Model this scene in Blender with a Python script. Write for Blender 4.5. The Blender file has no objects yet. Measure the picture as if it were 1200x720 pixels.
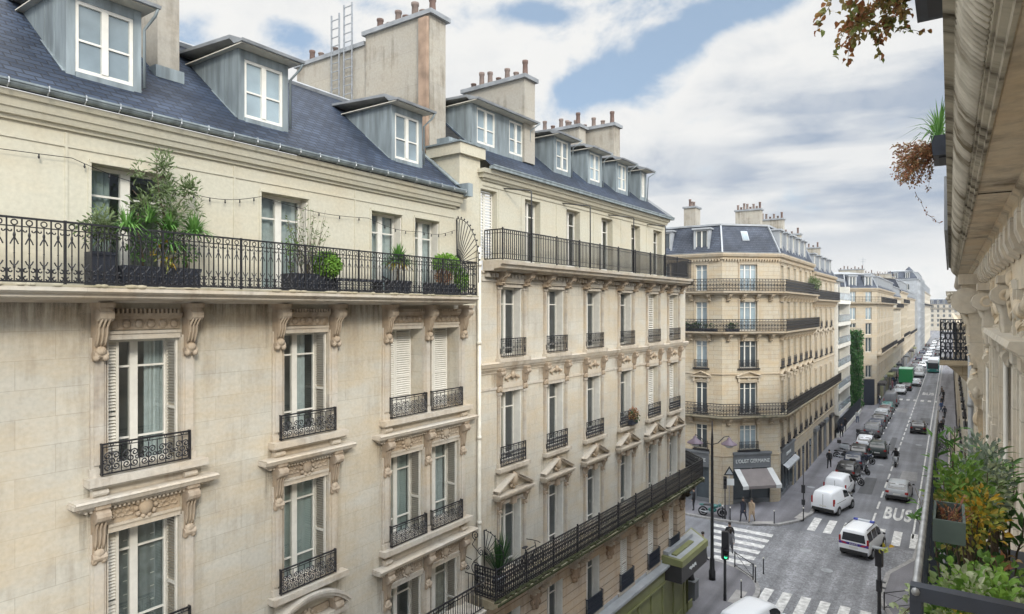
import bpy, math, random
from mathutils import Vector, Matrix, Euler
random.seed(7)
PI = math.pi; TH = math.atan(513/750)
R = math.radians
S = bpy.context.scene
COL = S.collection

# ------------------------------------------------------------------ mesh builder
class MB:
    def __init__(s):
        s.v = []; s.f = []; s.mi = []; s.sm = []; s.mat = 0; s.smooth = False; s.M = None
    def add(s, vs, fs):
        b = len(s.v)
        if s.M is None: s.v += [tuple(p) for p in vs]
        else: s.v += [tuple(s.M @ Vector(p)) for p in vs]
        for f in fs:
            s.f.append([b + i for i in f]); s.mi.append(s.mat); s.sm.append(s.smooth)
    def quad(s, a, b, c, d): s.add([a, b, c, d], [(0, 1, 2, 3)])
    def box(s, x0, x1, y0, y1, z0, z1):
        if x0 > x1: x0, x1 = x1, x0
        if y0 > y1: y0, y1 = y1, y0
        if z0 > z1: z0, z1 = z1, z0
        s.add([(x0,y0,z0),(x1,y0,z0),(x1,y1,z0),(x0,y1,z0),(x0,y0,z1),(x1,y0,z1),(x1,y1,z1),(x0,y1,z1)],
              [(3,2,1,0),(4,5,6,7),(0,1,5,4),(1,2,6,5),(2,3,7,6),(3,0,4,7)])
    def bar(s, a, b, w, h=None):
        """square bar from a to b"""
        h = h or w
        a = Vector(a); b = Vector(b); d = b - a
        if d.length < 1e-6: return
        d.normalize()
        up = Vector((0,0,1)) if abs(d.z) < .95 else Vector((1,0,0))
        u = d.cross(up).normalized() * (w/2); v = u.cross(d).normalized() * (h/2)
        vs = [a-u-v, a+u-v, a+u+v, a-u+v, b-u-v, b+u-v, b+u+v, b-u+v]
        s.add(vs, [(3,2,1,0),(4,5,6,7),(0,1,5,4),(1,2,6,5),(2,3,7,6),(3,0,4,7)])
    def prism(s, prof, x0, x1):
        """profile of (y,z) points swept along x"""
        n = len(prof)
        vs = [(x0,y,z) for y,z in prof] + [(x1,y,z) for y,z in prof]
        fs = [(i, (i+1)%n, n+(i+1)%n, n+i) for i in range(n)]
        fs += [tuple(reversed(range(n))), tuple(range(n, 2*n))]
        s.add(vs, fs)
    def prismx(s, prof, y0, y1):
        """profile of (x,z) points swept along y"""
        n = len(prof)
        vs = [(x,y0,z) for x,z in prof] + [(x,y1,z) for x,z in prof]
        fs = [(i, (i+1)%n, n+(i+1)%n, n+i) for i in range(n)]
        fs += [tuple(reversed(range(n))), tuple(range(n, 2*n))]
        s.add(vs, fs)
    def prismz(s, prof, z0, z1):
        n = len(prof)
        vs = [(x,y,z0) for x,y in prof] + [(x,y,z1) for x,y in prof]
        fs = [(i, (i+1)%n, n+(i+1)%n, n+i) for i in range(n)]
        fs += [tuple(reversed(range(n))), tuple(range(n, 2*n))]
        s.add(vs, fs)
    def tube(s, pts, r, n=5, closed=False):
        pts = [Vector(p) for p in pts]; m = len(pts)
        if m < 2: return
        rings = []; ref = None
        for i, p in enumerate(pts):
            if closed: d = pts[(i+1) % m] - pts[i-1]
            else: d = pts[min(i+1, m-1)] - pts[max(i-1, 0)]
            if d.length < 1e-9: d = Vector((0,0,1))
            d.normalize()
            if ref is None:
                ref = Vector((0,0,1)) if abs(d.z) < .9 else Vector((1,0,0))
            u = d.cross(ref)
            if u.length < 1e-4: u = d.cross(Vector((0.3,1,0.2)))
            u.normalize(); w = u.cross(d).normalized(); ref = w
            rr = r[i] if isinstance(r, (list, tuple)) else r
            rings.append([p + (u*math.cos(2*PI*k/n) + w*math.sin(2*PI*k/n))*rr for k in range(n)])
        vs = [q for ring in rings for q in ring]; fs = []
        for i in range(m if closed else m-1):
            j = (i+1) % m
            for k in range(n):
                fs.append((i*n+k, i*n+(k+1)%n, j*n+(k+1)%n, j*n+k))
        if not closed:
            fs.append(tuple(reversed(range(n)))); fs.append(tuple((m-1)*n+k for k in range(n)))
        o = s.smooth; s.smooth = n > 4; s.add(vs, fs); s.smooth = o
    def lathe(s, prof, c=(0,0,0), n=12):
        """(r,z) profile turned round z"""
        vs = []; fs = []
        for r, z in prof:
            for k in range(n):
                a = 2*PI*k/n; vs.append((c[0]+r*math.cos(a), c[1]+r*math.sin(a), c[2]+z))
        for i in range(len(prof)-1):
            for k in range(n):
                fs.append((i*n+k, i*n+(k+1)%n, (i+1)*n+(k+1)%n, (i+1)*n+k))
        fs.append(tuple(reversed(range(n)))); fs.append(tuple((len(prof)-1)*n+k for k in range(n)))
        o = s.smooth; s.smooth = True; s.add(vs, fs); s.smooth = o
    def ball(s, c, r, n=8, m=6):
        if not isinstance(r, (tuple, list)): r = (r, r, r)
        vs = [(c[0], c[1], c[2]-r[2])]; fs = []
        for i in range(1, m):
            t = -PI/2 + PI*i/m
            for k in range(n):
                a = 2*PI*k/n
                vs.append((c[0]+r[0]*math.cos(t)*math.cos(a), c[1]+r[1]*math.cos(t)*math.sin(a), c[2]+r[2]*math.sin(t)))
        vs.append((c[0], c[1], c[2]+r[2])); top = len(vs)-1
        for k in range(n): fs.append((0, 1+(k+1)%n, 1+k))
        for i in range(m-2):
            for k in range(n):
                fs.append((1+i*n+k, 1+i*n+(k+1)%n, 1+(i+1)*n+(k+1)%n, 1+(i+1)*n+k))
        for k in range(n): fs.append((1+(m-2)*n+k, 1+(m-2)*n+(k+1)%n, top))
        o = s.smooth; s.smooth = True; s.add(vs, fs); s.smooth = o
    def disc_y(s, c, r, y0, y1, n=16):
        """cylinder along y"""
        vs = []
        for y in (y0, y1):
            vs += [(c[0]+r*math.cos(2*PI*k/n), y, c[1]+r*math.sin(2*PI*k/n)) for k in range(n)]
        fs = [(k, (k+1)%n, n+(k+1)%n, n+k) for k in range(n)] + [tuple(reversed(range(n))), tuple(range(n,2*n))]
        s.add(vs, fs)
    def disc_x(s, c, r, x0, x1, n=16):
        vs = []
        for x in (x0, x1):
            vs += [(x, c[0]+r*math.cos(2*PI*k/n), c[1]+r*math.sin(2*PI*k/n)) for k in range(n)]
        fs = [(k, (k+1)%n, n+(k+1)%n, n+k) for k in range(n)] + [tuple(reversed(range(n))), tuple(range(n,2*n))]
        s.add(vs, fs)
    def leaf(s, p, d, L, W, fold=.25, curl=.2):
        """one folded leaf"""
        d = Vector(d).normalized()
        t = Vector((random.uniform(-1,1), random.uniform(-1,1), random.uniform(-1,1)))
        u = d.cross(t)
        if u.length < 1e-3: u = d.cross(Vector((1,.2,.3)))
        u.normalize(); n = u.cross(d)
        if n.z < 0: n = -n
        p = Vector(p); m = p + d*L*.38 + n*L*.05; q = p + d*L*.72 + n*L*(.05-curl*.4); e = p + d*L - n*L*curl; f = n*W*fold
        s.add([p, m+u*W/2+f, q+u*W*.4+f, e, q-u*W*.4+f, m-u*W/2+f, m, q], [(0,1,6), (1,2,7,6), (2,3,7), (0,6,5), (6,7,4,5), (7,3,4)])
    def mesh(s, name, mats):
        me = bpy.data.meshes.new(name)
        me.from_pydata(s.v, [], s.f)
        for m in (mats if isinstance(mats, (list, tuple)) else [mats]): me.materials.append(m)
        me.polygons.foreach_set('material_index', s.mi)
        me.polygons.foreach_set('use_smooth', s.sm)
        me.update()
        return me

def obj(name, me, parent=None, loc=None, rotz=None, mats=None):
    o = bpy.data.objects.new(name, me); COL.objects.link(o)
    if parent is not None: o.parent = parent
    if loc is not None: o.location = loc
    if rotz is not None: o.rotation_euler = (0, 0, rotz)
    return o
def part(name, mb, mat, parent=None, loc=None, rotz=None):
    return obj(name, mb.mesh(name, mat), parent, loc, rotz)
CACHE = {}
def inst(name, key, fn, mat, parent=None, loc=None, rotz=None):
    """object sharing one mesh per key"""
    if key not in CACHE:
        mb = MB(); fn(mb); CACHE[key] = mb.mesh(name, mat)
    return obj(name, CACHE[key], parent, loc, rotz)
def tag(o, label=None, cat=None, group=None, kind=None):
    if label: o['label'] = label
    if cat: o['category'] = cat
    if group: o['group'] = group
    if kind: o['kind'] = kind
    return o
def empty(name, loc=(0,0,0), rotz=0, parent=None):
    o = bpy.data.objects.new(name, None); COL.objects.link(o)
    o.location = loc; o.rotation_euler = (0,0,rotz); o.empty_display_size = .2
    if parent is not None: o.parent = parent
    return o
def copy_tree(o, parent=None):
    c = o.copy(); COL.objects.link(c)
    if parent is not None: c.parent = parent
    for ch in list(o.children): copy_tree(ch, c)
    return c
def recolor(o, name, slot, mat):
    """give the named parts of a thing another material in one slot (object-linked)"""
    todo = [o]
    while todo:
        q = todo.pop(); todo += list(q.children)
        if q.type == 'MESH' and q.name.split('.')[0] == name:
            q.material_slots[slot].link = 'OBJECT'; q.material_slots[slot].material = mat
def arc(cx, cz, r0, a0, a1, n=10, y=0, r1=None):
    r1 = r0 if r1 is None else r1
    return [(cx + (r0+(r1-r0)*i/n)*math.cos(a0+(a1-a0)*i/n), y, cz + (r0+(r1-r0)*i/n)*math.sin(a0+(a1-a0)*i/n)) for i in range(n+1)]

# ------------------------------------------------------------------ materials
def mat_new(name):
    m = bpy.data.materials.new(name); m.use_nodes = True
    nt = m.node_tree; b = nt.nodes['Principled BSDF']
    return m, nt, b
def N(nt, t, **k):
    n = nt.nodes.new(t)
    for a, v in k.items():
        if a in n.inputs: n.inputs[a].default_value = v
        else: setattr(n, a, v)
    return n
def plain(name, col, rough=.6, metal=0., spec=.5, var=0., scale=6., bump=0., stretch=None):
    m, nt, b = mat_new(name)
    b.inputs['Base Color'].default_value = (*col, 1); b.inputs['Roughness'].default_value = rough
    b.inputs['Metallic'].default_value = metal; b.inputs['Specular IOR Level'].default_value = spec
    if var:
        tc = N(nt, 'ShaderNodeTexCoord'); no = N(nt, 'ShaderNodeTexNoise', Scale=scale, Detail=5.)
        if stretch:
            mp = N(nt, 'ShaderNodeMapping'); mp.inputs['Scale'].default_value = stretch; nt.links.new(tc.outputs['Object'], mp.inputs[0]); nt.links.new(mp.outputs[0], no.inputs['Vector'])
        else: nt.links.new(tc.outputs['Object'], no.inputs['Vector'])
        r = N(nt, 'ShaderNodeMapRange'); r.inputs[1].default_value = .3; r.inputs[2].default_value = .7
        r.inputs[3].default_value = 1-var; r.inputs[4].default_value = 1+var
        nt.links.new(no.outputs['Fac'], r.inputs[0])
        mx = N(nt, 'ShaderNodeVectorMath', operation='SCALE'); mx.inputs[0].default_value = col
        nt.links.new(r.outputs[0], mx.inputs['Scale']); nt.links.new(mx.outputs[0], b.inputs['Base Color'])
        if bump:
            bp = N(nt, 'ShaderNodeBump', Strength=bump, Distance=.02)
            nt.links.new(no.outputs['Fac'], bp.inputs['Height']); nt.links.new(bp.outputs[0], b.inputs['Normal'])
    return m
def ramp(nt, stops):
    r = N(nt, 'ShaderNodeValToRGB'); e = r.color_ramp.elements
    while len(e) > 1: e.remove(e[-1])
    e[0].position = stops[0][0]; e[0].color = (*stops[0][1], 1)
    for p, c in stops[1:]:
        q = e.new(p); q.color = (*c, 1)
    return r
def stone(name, c1, c2, dirt=(.2,.15,.11), bw=.9, bh=.42, mortar=.5, dirt_amt=.5, bump=.25, along='x', joint=.006, streak=1., warm=.65):
    """dressed stone in courses: blocks of two tints, fine joints, vertical grime"""
    m, nt, b = mat_new(name); L = nt.links.new
    tc = N(nt, 'ShaderNodeTexCoord'); sp = N(nt, 'ShaderNodeSeparateXYZ'); L(tc.outputs['Object'], sp.inputs[0])
    cb = N(nt, 'ShaderNodeCombineXYZ')
    if along == 'xy':
        ad = N(nt, 'ShaderNodeMath', operation='SUBTRACT'); L(sp.outputs[0], ad.inputs[0]); L(sp.outputs[1], ad.inputs[1]); L(ad.outputs[0], cb.inputs[0])
    else: L(sp.outputs[0], cb.inputs[0])
    L(sp.outputs[2], cb.inputs[1])
    br = N(nt, 'ShaderNodeTexBrick', offset=.5)
    br.inputs['Color1'].default_value = (*c1,1); br.inputs['Color2'].default_value = (*c2,1)
    mid = [(a+q)/2 for a, q in zip(c1, c2)]
    br.inputs['Mortar'].default_value = (*[q*mortar for q in mid],1)
    br.inputs['Scale'].default_value = 1; br.inputs['Mortar Size'].default_value = joint; br.inputs['Mortar Smooth'].default_value = .3
    br.inputs['Bias'].default_value = 0; br.inputs['Brick Width'].default_value = bw; br.inputs['Row Height'].default_value = bh
    L(cb.outputs[0], br.inputs['Vector'])
    n1 = N(nt, 'ShaderNodeTexNoise', Scale=.9, Detail=6., Roughness=.6); L(tc.outputs['Object'], n1.inputs['Vector'])
    mp = N(nt, 'ShaderNodeMapping'); mp.inputs['Scale'].default_value = (3.2, 3.2, .35); L(tc.outputs['Object'], mp.inputs[0])
    n2 = N(nt, 'ShaderNodeTexNoise', Scale=1., Detail=6., Roughness=.65); L(mp.outputs[0], n2.inputs['Vector'])
    mu = N(nt, 'ShaderNodeMath', operation='MULTIPLY'); L(n1.outputs['Fac'], mu.inputs[0]); L(n2.outputs['Fac'], mu.inputs[1])
    mr = N(nt, 'ShaderNodeMapRange'); L(mu.outputs[0], mr.inputs[0])
    mr.inputs[1].default_value = .24; mr.inputs[2].default_value = .48; mr.inputs[3].default_value = 0; mr.inputs[4].default_value = dirt_amt*streak
    mx = N(nt, 'ShaderNodeMix', data_type='RGBA'); L(mr.outputs[0], mx.inputs['Factor']); L(br.outputs['Color'], mx.inputs['A']); mx.inputs['B'].default_value = (*dirt,1)
    mpw = N(nt, 'ShaderNodeMapping'); mpw.inputs['Scale'].default_value = (.55, .55, 1.5); mpw.inputs['Location'].default_value = (4.1, 2.2, 9.3); L(tc.outputs['Object'], mpw.inputs[0])
    nw = N(nt, 'ShaderNodeTexNoise', Scale=1.1, Detail=5., Roughness=.65); L(mpw.outputs[0], nw.inputs['Vector'])
    mw = N(nt, 'ShaderNodeMapRange'); L(nw.outputs['Fac'], mw.inputs[0]); mw.inputs[1].default_value = .40; mw.inputs[2].default_value = .66; mw.inputs[3].default_value = 0; mw.inputs[4].default_value = warm
    mxw = N(nt, 'ShaderNodeMix', data_type='RGBA'); L(mw.outputs[0], mxw.inputs['Factor']); L(mx.outputs['Result'], mxw.inputs['A']); mxw.inputs['B'].default_value = (mid[0]*1.02, mid[1]*.88, mid[2]*.70, 1)
    mx = mxw
    n3 = N(nt, 'ShaderNodeTexNoise', Scale=14., Detail=5.); L(tc.outputs['Object'], n3.inputs['Vector'])
    hs = N(nt, 'ShaderNodeHueSaturation'); L(mx.outputs['Result'], hs.inputs['Color'])
    m3 = N(nt, 'ShaderNodeMapRange'); L(n3.outputs['Fac'], m3.inputs[0]); m3.inputs[1].default_value = .3; m3.inputs[2].default_value = .7; m3.inputs[3].default_value = .93; m3.inputs[4].default_value = 1.07
    L(m3.outputs[0], hs.inputs['Value']); L(hs.outputs[0], b.inputs['Base Color'])
    b.inputs['Roughness'].default_value = .85; b.inputs['Specular IOR Level'].default_value = .25
    bp = N(nt, 'ShaderNodeBump', Strength=bump, Distance=.01); L(n3.outputs['Fac'], bp.inputs['Height']); L(bp.outputs[0], b.inputs['Normal'])
    return m
def slate(name, c1, c2, along='x', bw=.26, bh=.105):
    m, nt, b = mat_new(name); L = nt.links.new
    tc = N(nt, 'ShaderNodeTexCoord'); sp = N(nt, 'ShaderNodeSeparateXYZ'); L(tc.outputs['Object'], sp.inputs[0])
    cb = N(nt, 'ShaderNodeCombineXYZ')
    if along == 'xy':
        ad = N(nt, 'ShaderNodeMath', operation='SUBTRACT'); L(sp.outputs[0], ad.inputs[0]); L(sp.outputs[1], ad.inputs[1]); L(ad.outputs[0], cb.inputs[0])
    else: L(sp.outputs[0], cb.inputs[0])
    L(sp.outputs[2], cb.inputs[1])
    br = N(nt, 'ShaderNodeTexBrick', offset=.5)
    br.inputs['Color1'].default_value = (*c1,1); br.inputs['Color2'].default_value = (*c2,1); br.inputs['Mortar'].default_value = (.012,.014,.02,1)
    br.inputs['Scale'].default_value = 1; br.inputs['Mortar Size'].default_value = .016; br.inputs['Mortar Smooth'].default_value = .6
    br.inputs['Brick Width'].default_value = bw; br.inputs['Row Height'].default_value = bh
    L(cb.outputs[0], br.inputs['Vector'])
    n1 = N(nt, 'ShaderNodeTexNoise', Scale=.7, Detail=6.); L(tc.outputs['Object'], n1.inputs['Vector'])
    mr = N(nt, 'ShaderNodeMapRange'); L(n1.outputs['Fac'], mr.inputs[0]); mr.inputs[1].default_value = .3; mr.inputs[2].default_value = .7; mr.inputs[3].default_value = .6; mr.inputs[4].default_value = 1.55
    hs = N(nt, 'ShaderNodeHueSaturation'); L(br.outputs['Color'], hs.inputs['Color']); L(mr.outputs[0], hs.inputs['Value']); L(hs.outputs[0], b.inputs['Base Color'])
    b.inputs['Roughness'].default_value = .6; b.inputs['Specular IOR Level'].default_value = .22
    bp = N(nt, 'ShaderNodeBump', Strength=.5, Distance=.01); L(br.outputs['Fac'], bp.inputs['Height']); bp.invert = True; L(bp.outputs[0], b.inputs['Normal'])
    return m
def leafmat(name, cols, rough=.45):
    """leaf colour varies from leaf clump to clump by a noise in object space"""
    m, nt, b = mat_new(name); L = nt.links.new
    g = N(nt, 'ShaderNodeNewGeometry')
    r = ramp(nt, [(i/(max(1, len(cols)-1)), c) for i, c in enumerate(cols)])
    L(g.outputs['Random Per Island'], r.inputs[0])
    L(r.outputs[0], b.inputs['Base Color']); b.inputs['Roughness'].default_value = rough
    b.inputs['Specular IOR Level'].default_value = .3
    tr = N(nt, 'ShaderNodeBsdfTranslucent'); L(r.outputs[0], tr.inputs[0])
    ms = N(nt, 'ShaderNodeMixShader'); ms.inputs[0].default_value = .3
    out = nt.nodes['Material Output']
    L(b.outputs[0], ms.inputs[1]); L(tr.outputs[0], ms.inputs[2]); L(ms.outputs[0], out.inputs[0])
    return m
def glassmat(name, tint=(.88,.925,.915), trans=.7, rough=.03):
    m, nt, b = mat_new(name); L = nt.links.new
    t = N(nt, 'ShaderNodeBsdfTransparent'); t.inputs[0].default_value = (*[q*trans for q in tint],1)
    gl = N(nt, 'ShaderNodeBsdfGlossy'); gl.inputs['Roughness'].default_value = rough; gl.inputs[0].default_value = (.9,.95,1,1)
    lw = N(nt, 'ShaderNodeLayerWeight', Blend=.5); pw = N(nt, 'ShaderNodeMath', operation='POWER'); L(lw.outputs['Facing'], pw.inputs[0]); pw.inputs[1].default_value = 4.
    tc = N(nt, 'ShaderNodeTexCoord'); no = N(nt, 'ShaderNodeTexNoise', Scale=1.3, Detail=2.); L(tc.outputs['Object'], no.inputs['Vector'])
    bp = N(nt, 'ShaderNodeBump', Strength=.06, Distance=.05); L(no.outputs['Fac'], bp.inputs['Height']); L(bp.outputs[0], gl.inputs['Normal']); 
    ad = N(nt, 'ShaderNodeMath', operation='ADD'); L(pw.outputs[0], ad.inputs[0]); ad.inputs[1].default_value = .14; ad.use_clamp = True
    ms = N(nt, 'ShaderNodeMixShader'); L(ad.outputs[0], ms.inputs[0]); L(t.outputs[0], ms.inputs[1]); L(gl.outputs[0], ms.inputs[2])
    L(ms.outputs[0], nt.nodes['Material Output'].inputs[0])
    return m

M = {}
M['stone'] = stone('limestone', (.485,.46,.395), (.435,.41,.35), dirt=(.22,.18,.135), dirt_amt=.8, bw=1.1, bh=.46, mortar=.76)
M['stoneB'] = stone('limestone_pale', (.52,.495,.43), (.475,.45,.39), dirt=(.27,.215,.16), dirt_amt=.7, bw=1.2, bh=.5, mortar=.74)
M['stoneC'] = stone('limestone_honey', (.455,.41,.325), (.42,.375,.295), dirt=(.30,.21,.13), dirt_amt=.65, bw=1.3, bh=.36, mortar=.55, along='xy', joint=.014)
M['stoneD'] = stone('limestone_warm', (.45,.405,.325), (.42,.375,.30), dirt=(.32,.24,.16), dirt_amt=.6, bw=1.3, bh=.4, mortar=.6, along='xy', joint=.012)
M['carved'] = stone('carved_limestone', (.41,.35,.28), (.37,.315,.25), dirt=(.12,.085,.06), dirt_amt=1.1, bw=4, bh=3, mortar=.9, bump=.5)
M['carvedR'] = stone('weathered_limestone', (.72,.64,.51), (.66,.585,.46), dirt=(.09,.07,.05), dirt_amt=1.0, bw=1.9, bh=1.3, mortar=.6, bump=.6)
M['trim'] = stone('moulded_limestone', (.49,.455,.395), (.455,.42,.365), dirt=(.17,.125,.09), dirt_amt=.85, bw=1.8, bh=2, mortar=.75, bump=.3)
M['trimC'] = stone('moulded_honey_limestone', (.47,.415,.33), (.43,.38,.30), dirt=(.25,.17,.11), dirt_amt=.7, bw=1.8, bh=2, mortar=.75, along='xy')
M['cream'] = stone('cream_render', (.50,.478,.39), (.495,.472,.385), dirt=(.42,.37,.28), dirt_amt=.4, bw=30, bh=30, mortar=1., bump=.12, warm=.3)
M['creamC'] = stone('honey_render', (.56,.46,.33), (.54,.44,.31), dirt=(.38,.28,.18), dirt_amt=.5, bw=2, bh=.6, mortar=.85, along='xy')
M['carveddark'] = stone('sooty_carved_stone', (.33,.245,.175), (.29,.215,.155), dirt=(.10,.07,.05), dirt_amt=.9, bw=4, bh=3, mortar=.9, bump=.5)
M['trimR'] = stone('pale_dressed_stone', (.62,.585,.51), (.58,.545,.47), dirt=(.22,.17,.12), dirt_amt=.8, bw=1.8, bh=.6, mortar=.7, bump=.3, warm=.4)
M['mossy'] = stone('mossy_stone', (.34,.31,.24), (.30,.28,.21), dirt=(.05,.07,.025), dirt_amt=1.1, bw=1.5, bh=2, mortar=.7, bump=.5)
M['rusty'] = stone('rusticated_stone', (.50,.42,.335), (.46,.39,.31), dirt=(.24,.16,.11), dirt_amt=.9, bw=40, bh=.33, mortar=.35, joint=.02)
M['chimney'] = stone('chimney_render', (.37,.345,.295), (.335,.315,.275), dirt=(.15,.125,.095), dirt_amt=1.2, bw=2.4, bh=1.1, mortar=.8, along='xy', bump=.5, warm=.2)
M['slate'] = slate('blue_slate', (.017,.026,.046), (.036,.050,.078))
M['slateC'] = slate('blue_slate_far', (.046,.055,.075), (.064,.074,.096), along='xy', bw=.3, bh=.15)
M['zinc'] = plain('zinc', (.215,.25,.262), .5, .15, .5, .34, 5., 0., (1, 1, .16))
M['zincdark'] = plain('zinc_dull', (.27,.285,.30), .6, .2, .5, .25, 2.)
M['zincpale'] = plain('zinc_pale', (.36,.38,.40), .5, .2, .5, .15, 1.5)
M['iron'] = plain('black_iron', (.014,.014,.017), .45, .0, .5, .3, 20)
M['iron2'] = plain('blue_black_iron', (.022,.028,.042), .4, .0, .5, .3, 9)
M['white'] = plain('white_paint', (.68,.66,.60), .45, var=.08, scale=5)
M['offwhite'] = plain('offwhite_paint', (.60,.565,.48), .5, var=.1, scale=5)
M['shutter'] = plain('shutter_paint', (.60,.57,.50), .55, var=.1, scale=4)
M['glass'] = glassmat('window_glass', trans=.88)
M['glassdark'] = plain('dark_window_glass', (.055,.07,.08), .06, 0, .8, .4, .6)
M['glasspale'] = plain('pale_window_glass', (.25,.31,.34), .1, 0, .8, .4, .7)
M['dark'] = plain('dark_room', (.18,.20,.195), .9, var=.4, scale=1)
M['curtain'] = plain('white_curtain', (.48,.53,.53), .9, var=.12, scale=8)
M['greycurtain'] = plain('grey_curtain', (.22,.25,.25), .9, var=.25, scale=5)
M['creamcurtain'] = plain('cream_curtain', (.50,.46,.38), .9, var=.2, scale=6)
M['blind'] = plain('pale_blind', (.37,.43,.41), .8, var=.08, scale=3)
M['terra'] = plain('terracotta', (.17,.13,.112), .85, var=.35, scale=3)
M['terradark'] = plain('sooty_terracotta', (.13,.085,.07), .85, var=.35, scale=3)
M['flue'] = plain('tan_flue', (.30,.21,.15), .8, var=.35, scale=2)
M['olive'] = plain('olive_paint', (.19,.20,.085), .5, var=.12, scale=1.5)
M['charcoal'] = plain('charcoal_panel', (.030,.028,.030), .5, var=.2, scale=2)
M['shopgrey'] = plain('grey_shopfront', (.13,.14,.15), .5, var=.15, scale=1)
M['awning'] = plain('taupe_awning', (.17,.15,.145), .85, var=.1, scale=2)
M['awningwhite'] = plain('white_awning', (.48,.49,.485), .8, var=.1, scale=2)
M['lettering'] = plain('pale_lettering', (.62,.64,.63), .6)
M['planter'] = plain('dark_planter', (.022,.026,.038), .55, var=.2, scale=6)
M['soil'] = plain('soil', (.03,.022,.015), .95, var=.4, scale=20)
M['bark'] = plain('bark', (.10,.075,.05), .9, var=.35, scale=14)
M['tyre'] = plain('tyre_rubber', (.015,.015,.016), .8)
M['rim'] = plain('alloy_rim', (.32,.33,.34), .35, .7)
M['carglass'] = plain('car_glass', (.012,.016,.02), .04, 0, .9)
M['blackplastic'] = plain('black_plastic', (.02,.02,.021), .5)
M['tail'] = plain('red_lens', (.30,.012,.01), .25)
M['head'] = plain('clear_lens', (.55,.57,.6), .15)
M['plate'] = plain('licence_plate', (.62,.62,.58), .5)
M['steel'] = plain('galvanised_steel', (.36,.38,.40), .4, .6, .5, .2, 12)
M['galv'] = plain('dull_rail_grey', (.30,.31,.32), .42, .45, .5, .25, 25)
M['skin'] = plain('skin', (.42,.27,.20), .6)
M['hair'] = plain('dark_hair', (.03,.022,.017), .7)
def paint(name, c, rough=.32):
    m = plain(name, c, rough, 0, .35); m.node_tree.nodes['Principled BSDF'].inputs['Coat Weight'].default_value = .15
    return m
P = {k: paint(k+'_car_paint', c) for k, c in dict(white=(.74,.76,.79), silver=(.36,.38,.40), grey=(.15,.155,.165), black=(.012,.012,.014),
     darkgreen=(.022,.035,.033), darkblue=(.02,.03,.06), green=(.03,.25,.08), teal=(.05,.16,.15), brown=(.09,.055,.05), red=(.25,.02,.02), palegrey=(.45,.47,.48)).items()}

def streaked(name, pale, dark, along=1, freq=7.):
    """weathered edge moulding: dark run-off streaks across pale stone"""
    m, nt, b = mat_new(name); L = nt.links.new
    tc = N(nt, 'ShaderNodeTexCoord'); mp = N(nt, 'ShaderNodeMapping'); sc = [1.3, 1.3, 1.3]; sc[along] = freq; mp.inputs['Scale'].default_value = sc; L(tc.outputs['Object'], mp.inputs[0])
    n = N(nt, 'ShaderNodeTexNoise', Scale=1., Detail=5., Roughness=.6, Distortion=.3); L(mp.outputs[0], n.inputs['Vector'])
    n2 = N(nt, 'ShaderNodeTexNoise', Scale=1.6, Detail=5.); L(tc.outputs['Object'], n2.inputs['Vector'])
    ad = N(nt, 'ShaderNodeMath', operation='ADD'); L(n.outputs['Fac'], ad.inputs[0]); mu = N(nt, 'ShaderNodeMath', operation='MULTIPLY'); L(n2.outputs['Fac'], mu.inputs[0]); mu.inputs[1].default_value = .6; L(mu.outputs[0], ad.inputs[1])
    r = ramp(nt, [(.70, pale), (.90, [(p+q)/2 for p, q in zip(pale, dark)]), (1., dark)]); L(ad.outputs[0], r.inputs[0]); L(r.outputs[0], b.inputs['Base Color']); b.inputs['Roughness'].default_value = .9; b.inputs['Specular IOR Level'].default_value = .2
    bp = N(nt, 'ShaderNodeBump', Strength=.7, Distance=.02); L(n.outputs['Fac'], bp.inputs['Height']); L(bp.outputs[0], b.inputs['Normal'])
    return m
M['edge'] = streaked('weathered_edge', (.50,.46,.37), (.055,.045,.03), 1, 5.)

def stainmat(name, col, strength=.75):
    """grime and brown tone running down a wall: streaks that thin out away from their top edge (vertex attribute 'fade')"""
    m, nt, b = mat_new(name); L = nt.links.new
    at = N(nt, 'ShaderNodeAttribute', attribute_name='fade'); tc = N(nt, 'ShaderNodeTexCoord'); mp = N(nt, 'ShaderNodeMapping'); mp.inputs['Scale'].default_value = (9, 9, .8); L(tc.outputs['Object'], mp.inputs[0])
    n = N(nt, 'ShaderNodeTexNoise', Scale=1., Detail=6., Roughness=.7); L(mp.outputs[0], n.inputs['Vector'])
    r = N(nt, 'ShaderNodeMapRange'); L(n.outputs['Fac'], r.inputs[0]); r.inputs[1].default_value = .38; r.inputs[2].default_value = .68
    mu = N(nt, 'ShaderNodeMath', operation='MULTIPLY'); L(r.outputs[0], mu.inputs[0]); L(at.outputs['Fac'], mu.inputs[1]); m2_ = N(nt, 'ShaderNodeMath', operation='MULTIPLY'); L(mu.outputs[0], m2_.inputs[0]); m2_.inputs[1].default_value = strength
    b.inputs['Base Color'].default_value = (*col, 1); b.inputs['Roughness'].default_value = .9; b.inputs['Specular IOR Level'].default_value = .1
    t = N(nt, 'ShaderNodeBsdfTransparent'); ms = N(nt, 'ShaderNodeMixShader'); L(m2_.outputs[0], ms.inputs[0]); L(t.outputs[0], ms.inputs[1]); L(b.outputs[0], ms.inputs[2]); L(ms.outputs[0], nt.nodes['Material Output'].inputs[0])
    return m
M['soot'] = stainmat('soot_streaks', (.06,.05,.04), .48); M['brown_tone'] = stainmat('brown_streaks', (.26,.175,.11), .50)
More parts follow.
